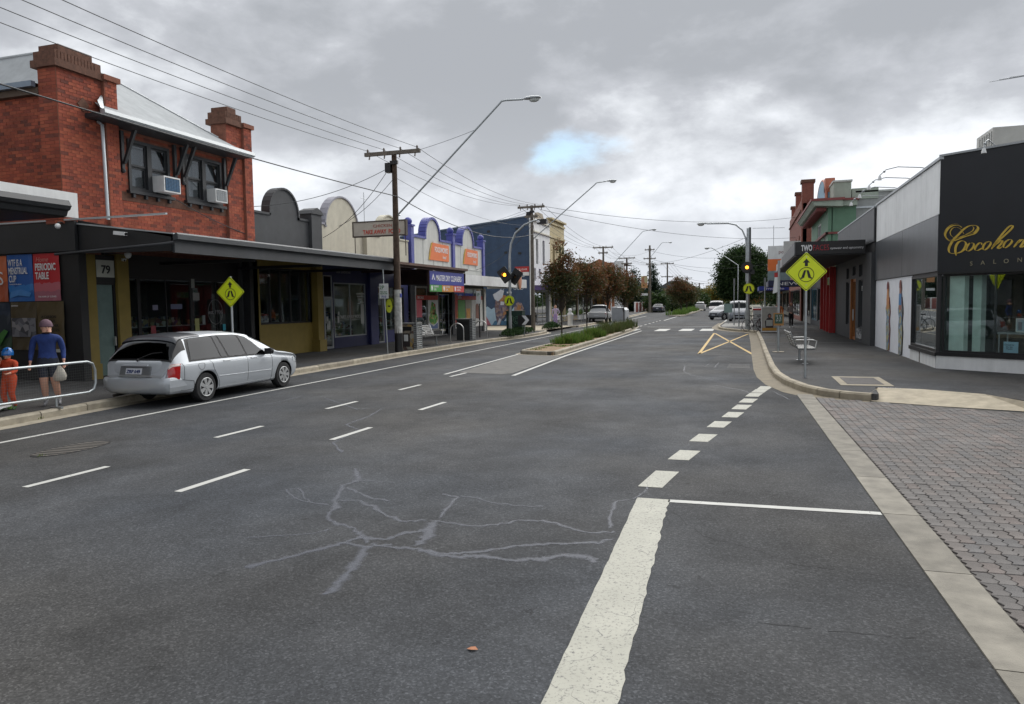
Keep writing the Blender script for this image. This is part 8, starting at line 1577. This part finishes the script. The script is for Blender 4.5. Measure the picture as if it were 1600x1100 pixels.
def tufts(name, label, cat, loc, spots, hgt, wid, n, mats, r, kind=None, par=None, lean=.5):
    g = G()
    for sx, sy, sr, sh in spots:
        for k in range(int(n*sr*sr)):
            a = r.uniform(0, 2*pi); d = sr*sqrt(r.random()); x, y = sx+d*cos(a), sy+d*sin(a); ht = hgt*sh*r.uniform(.5, 1.1)*(1-.45*(d/sr)**2); la = a+r.gauss(0, .8); le = ht*lean*r.uniform(.2, 1.); w = wid*r.uniform(.6, 1.3); px_, py_ = -sin(la)*w, cos(la)*w; z0 = .0
            g.add([(x-px_, y-py_, z0), (x+px_, y+py_, z0), (x+cos(la)*le*.4+px_*.7, y+sin(la)*le*.4+py_*.7, z0+ht*.65), (x+cos(la)*le*.4-px_*.7, y+sin(la)*le*.4-py_*.7, z0+ht*.65), (x+cos(la)*le, y+sin(la)*le, z0+ht*.95)], [(0, 1, 2, 3), (3, 2, 4)])
    o = g.build(name, mats, par, loc, kind=kind); 
    if not par: tag(o, label, cat)
    return o
rt = random.Random(3)
def clump_row(y0, y1, x0, x1, n, r): return [(r.uniform(x0, x1), r.uniform(y0, y1), r.uniform(.25, .55), r.uniform(.45, 1.25)) for _ in range(n)]
tufts('grass_clump', 'lush strappy green clump at the foot of the first median trees', 'grass', (0, 0, .11), clump_row(32.6, 39.5, -8.3, -7.55, 16, rt),   .62, .014, 1100, GRASS, rt, kind='stuff')
tufts('grass_clump', 'taller dull green grasses along the middle of the median', 'grass', (0, 0, .11), clump_row(40.5, 46.5, -8.5, -7.7, 10, rt)+clump_row(46.5, 55.5, -8.9, -7.9, 22, rt), .72, .014, 850, leafmat('dull_grass', [(.05, .085, .02), (.07, .11, .03), (.12, .13, .05), (.10, .11, .045)]), rt, kind='stuff')
tufts('grass_clump', 'low weeds at the near end of the median', 'grass', (0, 0, .11), [(-8.1, 28.6, .25, .3), (-7.6, 30.8, .3, .35), (-8.2, 31.0, .3, .35), (-7.3, 31.3, .25, .3), (-8.1, 29.6, .2, .3)], .28, .012, 900, GRASS, rt, kind='stuff')
# second median
struct(G().prism([(-9.6,96),(-7.9,94),(-7.6,96),(-7.8,120),(-8.5,165),(-10.2,165),(-9.9,120)], -.02, .14, 'z'), 'median_island', CONC, 'farther median island of long grass')
tufts('grass_clump', 'long bright grass covering the farther median', 'grass', (0, 0, .13), [(rt.uniform(-9.4, -8.3)-(y-97)*.012, y, .75, rt.uniform(.8, 1.1)) for y in [97.5+1.6*k for k in range(34)]], .95, .03, 150, leafmat('bright_grass', [(.06, .13, .02), (.10, .18, .03), (.14, .2, .05)]), rt, kind='stuff')
# hedges
def hedge(label, loc, L, W_, H_, n, size, seed, rz=0):
    t = thing('hedge', label, 'hedge', loc, rz, 'low clipped hedges at the side street'); r = random.Random(seed); g = G()
    for k in range(n):
        x, y = r.uniform(-W_/2, W_/2), r.uniform(-L/2, L/2); hh = H_*(.85+.2*sin(y*3+seed))*(1-.3*(2*x/W_)**4)*(1-.5*abs(2*y/L)**6); z = hh*(r.random()**.35); leafquads(g, [(x*r.uniform(.9, 1.06), y, z)], size, r)
    g.build('foliage', leafmat('hedge_leaves', [(.012, .035, .01), (.025, .06, .015), (.05, .10, .025)]) if 'hedge_leaves' not in MATS else MATS['hedge_leaves'], t)
    s = G()
    for k in range(9): s.tube([(0, -L/2+.2+k*(L-.4)/8, 0), (r.uniform(-.1, .1), -L/2+.2+k*(L-.4)/8, H_*.75)], .02, 5)
    s.build('stems', MATS['bark'], t)
hedge('clipped hedge at the kerb corner beside the signal mast', (-12.75, 41.2, .14), 5.4, .8, .45, 5200, .045, 1, .05)
hedge('small rounded hedge on the far side of the side street mouth', (-13.0, 50.0, .15), 2.6, .75, .50, 2200, .05, 2)
# far trees
DKG = leafmat('dark_fig_leaves', [(.010, .026, .008), (.02, .045, .012), (.038, .07, .02), (.055, .09, .028)]); CON = leafmat('conifer_leaves', [(.008, .022, .012), (.015, .038, .018), (.03, .055, .025)])
tree('massive rounded dark green fig tree at the right beyond the shops', (-.7, 138, 0), 3.5, [(-.2, 0, 6.5, 3.9, 1.0), (1.8, 1, 7.2, 2.6, 1.1), (-2.2, 0, 5.4, 2.4, 1.2), (-1.0, 0, 9.0, 2.3, .9), (.7, 0, 9.7, 2.0, .8), (2.0, 0, 5.0, 2.6, 1.0), (-2.4, -1, 7.6, 1.9, 1.), (2.8, 0, 8.6, 1.5, 1.), (-2.6, -.5, 3.6, 1.7, .8), (0, -1.5, 3.8, 2.6, .8)], 52000, .21, DKG, 41, .6, 'fig_tree', grp='trees at the far end')
for i, (x, y, hh, w_, l) in enumerate(((-21.6, 150, 8.2, 3.2, 'broad dark conifer left of the banner pole'), (-18.2, 152, 9.4, 2.2, 'pointed dark conifer directly behind the banner'), (-25, 156, 8.2, 3.0, 'dark conifer behind the orange brick block'), (-19.8, 138, 5.2, 2.2, 'low dark tree below the conifers'))):
    bl = [(0, 0, hh*(.18+.2*k), w_*(1.0-.19*k), 1.1) for k in range(5)]; tree(l, (x, y, 0), 1, bl, 6000, .2, CON, 50+i, .25, 'conifer', grp='trees at the far end', limbs=2)
tree('red-purple autumn tree standing over the farther median', (-8.6, 104, .1), 1.5, [(0, 0, 2.7, 1.5, .9), (-1.1, 0, 3.3, 1.1, .9), (1.0, 0, 3.0, 1.2, .9), (0, 0, 4.1, 1.1, .8), (-.6, 0, 4.7, .6, .8), (1.6, 0, 2.4, .8, .8)], 7000, .11, [PLUM, PRED], 60, .10, m2=3.2, grp='trees at the far end')
tree('second red autumn tree behind the first on the farther median', (-8.9, 118, .1), 1.5, [(0, 0, 3.0, 1.6, .9), (1.1, 0, 3.2, 1.1, .9), (-.9, 0, 3.9, 1.0, .9)], 4500, .13, [PLUM, PRED], 61, .10, grp='trees at the far end')
YEL = leafmat('yellow_leaves', [(.22, .17, .02), (.14, .14, .03), (.30, .20, .03), (.08, .10, .02)]); ORL = leafmat('orange_leaves', [(.32, .14, .03), (.40, .20, .05), (.22, .10, .03)]); MIDG = leafmat('mid_green_leaves', [(.02, .05, .015), (.04, .075, .02), (.07, .10, .035)])
tree('yellow-green autumn tree beyond the distant cars', (-7.8, 205, 0), 2, [(0, 0, 4.0, 2.6, .9), (-2.2, 0, 3.4, 2.0, .9), (2.4, 0, 3.6, 2.0, .8)], 5000, .24, YEL, 70, .2, grp='trees at the far end')
tree('second yellow tree, to the right of the first', (-3.6, 215, 0), 2, [(0, 0, 4.2, 2.5, .9), (2, 0, 3.4, 2.0, .9)], 4000, .25, YEL, 71, .2, grp='trees at the far end')
tree('narrow dark green tree between the yellow and orange trees', (.6, 205, 0), 2, [(0, 0, 3.2, 2.0, 1.2), (0, 0, 5.2, 1.2, 1.1)], 4000, .22, CON, 72, .2, grp='trees at the far end')
tree('orange autumn tree beside the dark fig', (3.6, 190, 0), 2, [(0, 0, 3.6, 2.2, .9), (-1.7, 0, 3.0, 1.6, .9)], 4500, .22, ORL, 73, .2, grp='trees at the far end')
for i, (x, y, hh, s, m_, l) in enumerate(((-15.6, 134, 2.9, 1.9, MIDG, 'green bush by the picket fence'), (-13.6, 142, 3.2, 1.9, MIDG, 'taller green bush right of the picket fence'), (-11.6, 152, 3.2, 2.0, MIDG, 'bushy tree behind the far parked sedan'), (-19, 172, 3.6, 3.2, MIDG, 'wide hedge tree under the pale house'), (-11, 180, 3.4, 2.4, MIDG, 'round tree left of the yellow ones'), (6, 165, 4.0, 3.0, DKG, 'dark tree to the right of the big fig'), (-12, 230, 4.5, 3.2, MIDG, 'green tree on the distant skyline'), (-20, 215, 4.2, 3.5, CON, 'dark tree on the distant skyline at the left'))):
    tree(l, (x, y, 0), 1, [(0, 0, hh*.5, s, .8), (s*.5, 0, hh*.72, s*.6, .8), (-s*.4, 0, hh*.8, s*.6, .8)], 3200, .16+.0006*y, m_, 80+i, .15, grp='trees at the far end', limbs=3)
# far wood closing the street
fw = G(); rf_ = random.Random(9)
for k in range(150):
    x = rf_.uniform(-120, 110); y = rf_.uniform(300, 420); s = rf_.uniform(3, 6); zc = s*.6
    leafquads(fw, [(x+rf_.gauss(0, s*.5), y+rf_.gauss(0, s*.4), max(.3, zc+rf_.gauss(0, s*.35))) for _ in range(120)], 1.0, rf_)
o = fw.build('far_wood', MIDG, kind='stuff'); o['label'] = 'low mass of distant trees closing the street'; o['category'] = 'wood'
# litter, leaf, weeds in the kerb
lf = tag(G().add([(-.035, 0, .004), (0, -.02, .012), (.035, .003, .006), (.012, .022, .014), (-.015, .02, .010)], [(0, 1, 2, 3, 4)]).build('fallen_leaf', mat('dry_leaf', (.36, .14, .06), .7), None, (-1.50, 3.86, .001)), 'dry brown leaf lying alone on the foreground asphalt', 'leaf')
tufts('weed', 'weeds growing from a crack in the left kerb', 'weed', (-12.33, 9.85, .02), [(0, 0, .10, 1.), (.02, .25, .07, .7)], .14, .006, 4000, GRASS, rt)
tufts('weed', 'weeds sprouting around the iron drain grate', 'weed', (-9.28, 7.52, .01), [(.1, 0, .05, .6)], .07, .004, 6000, GRASS, rt)
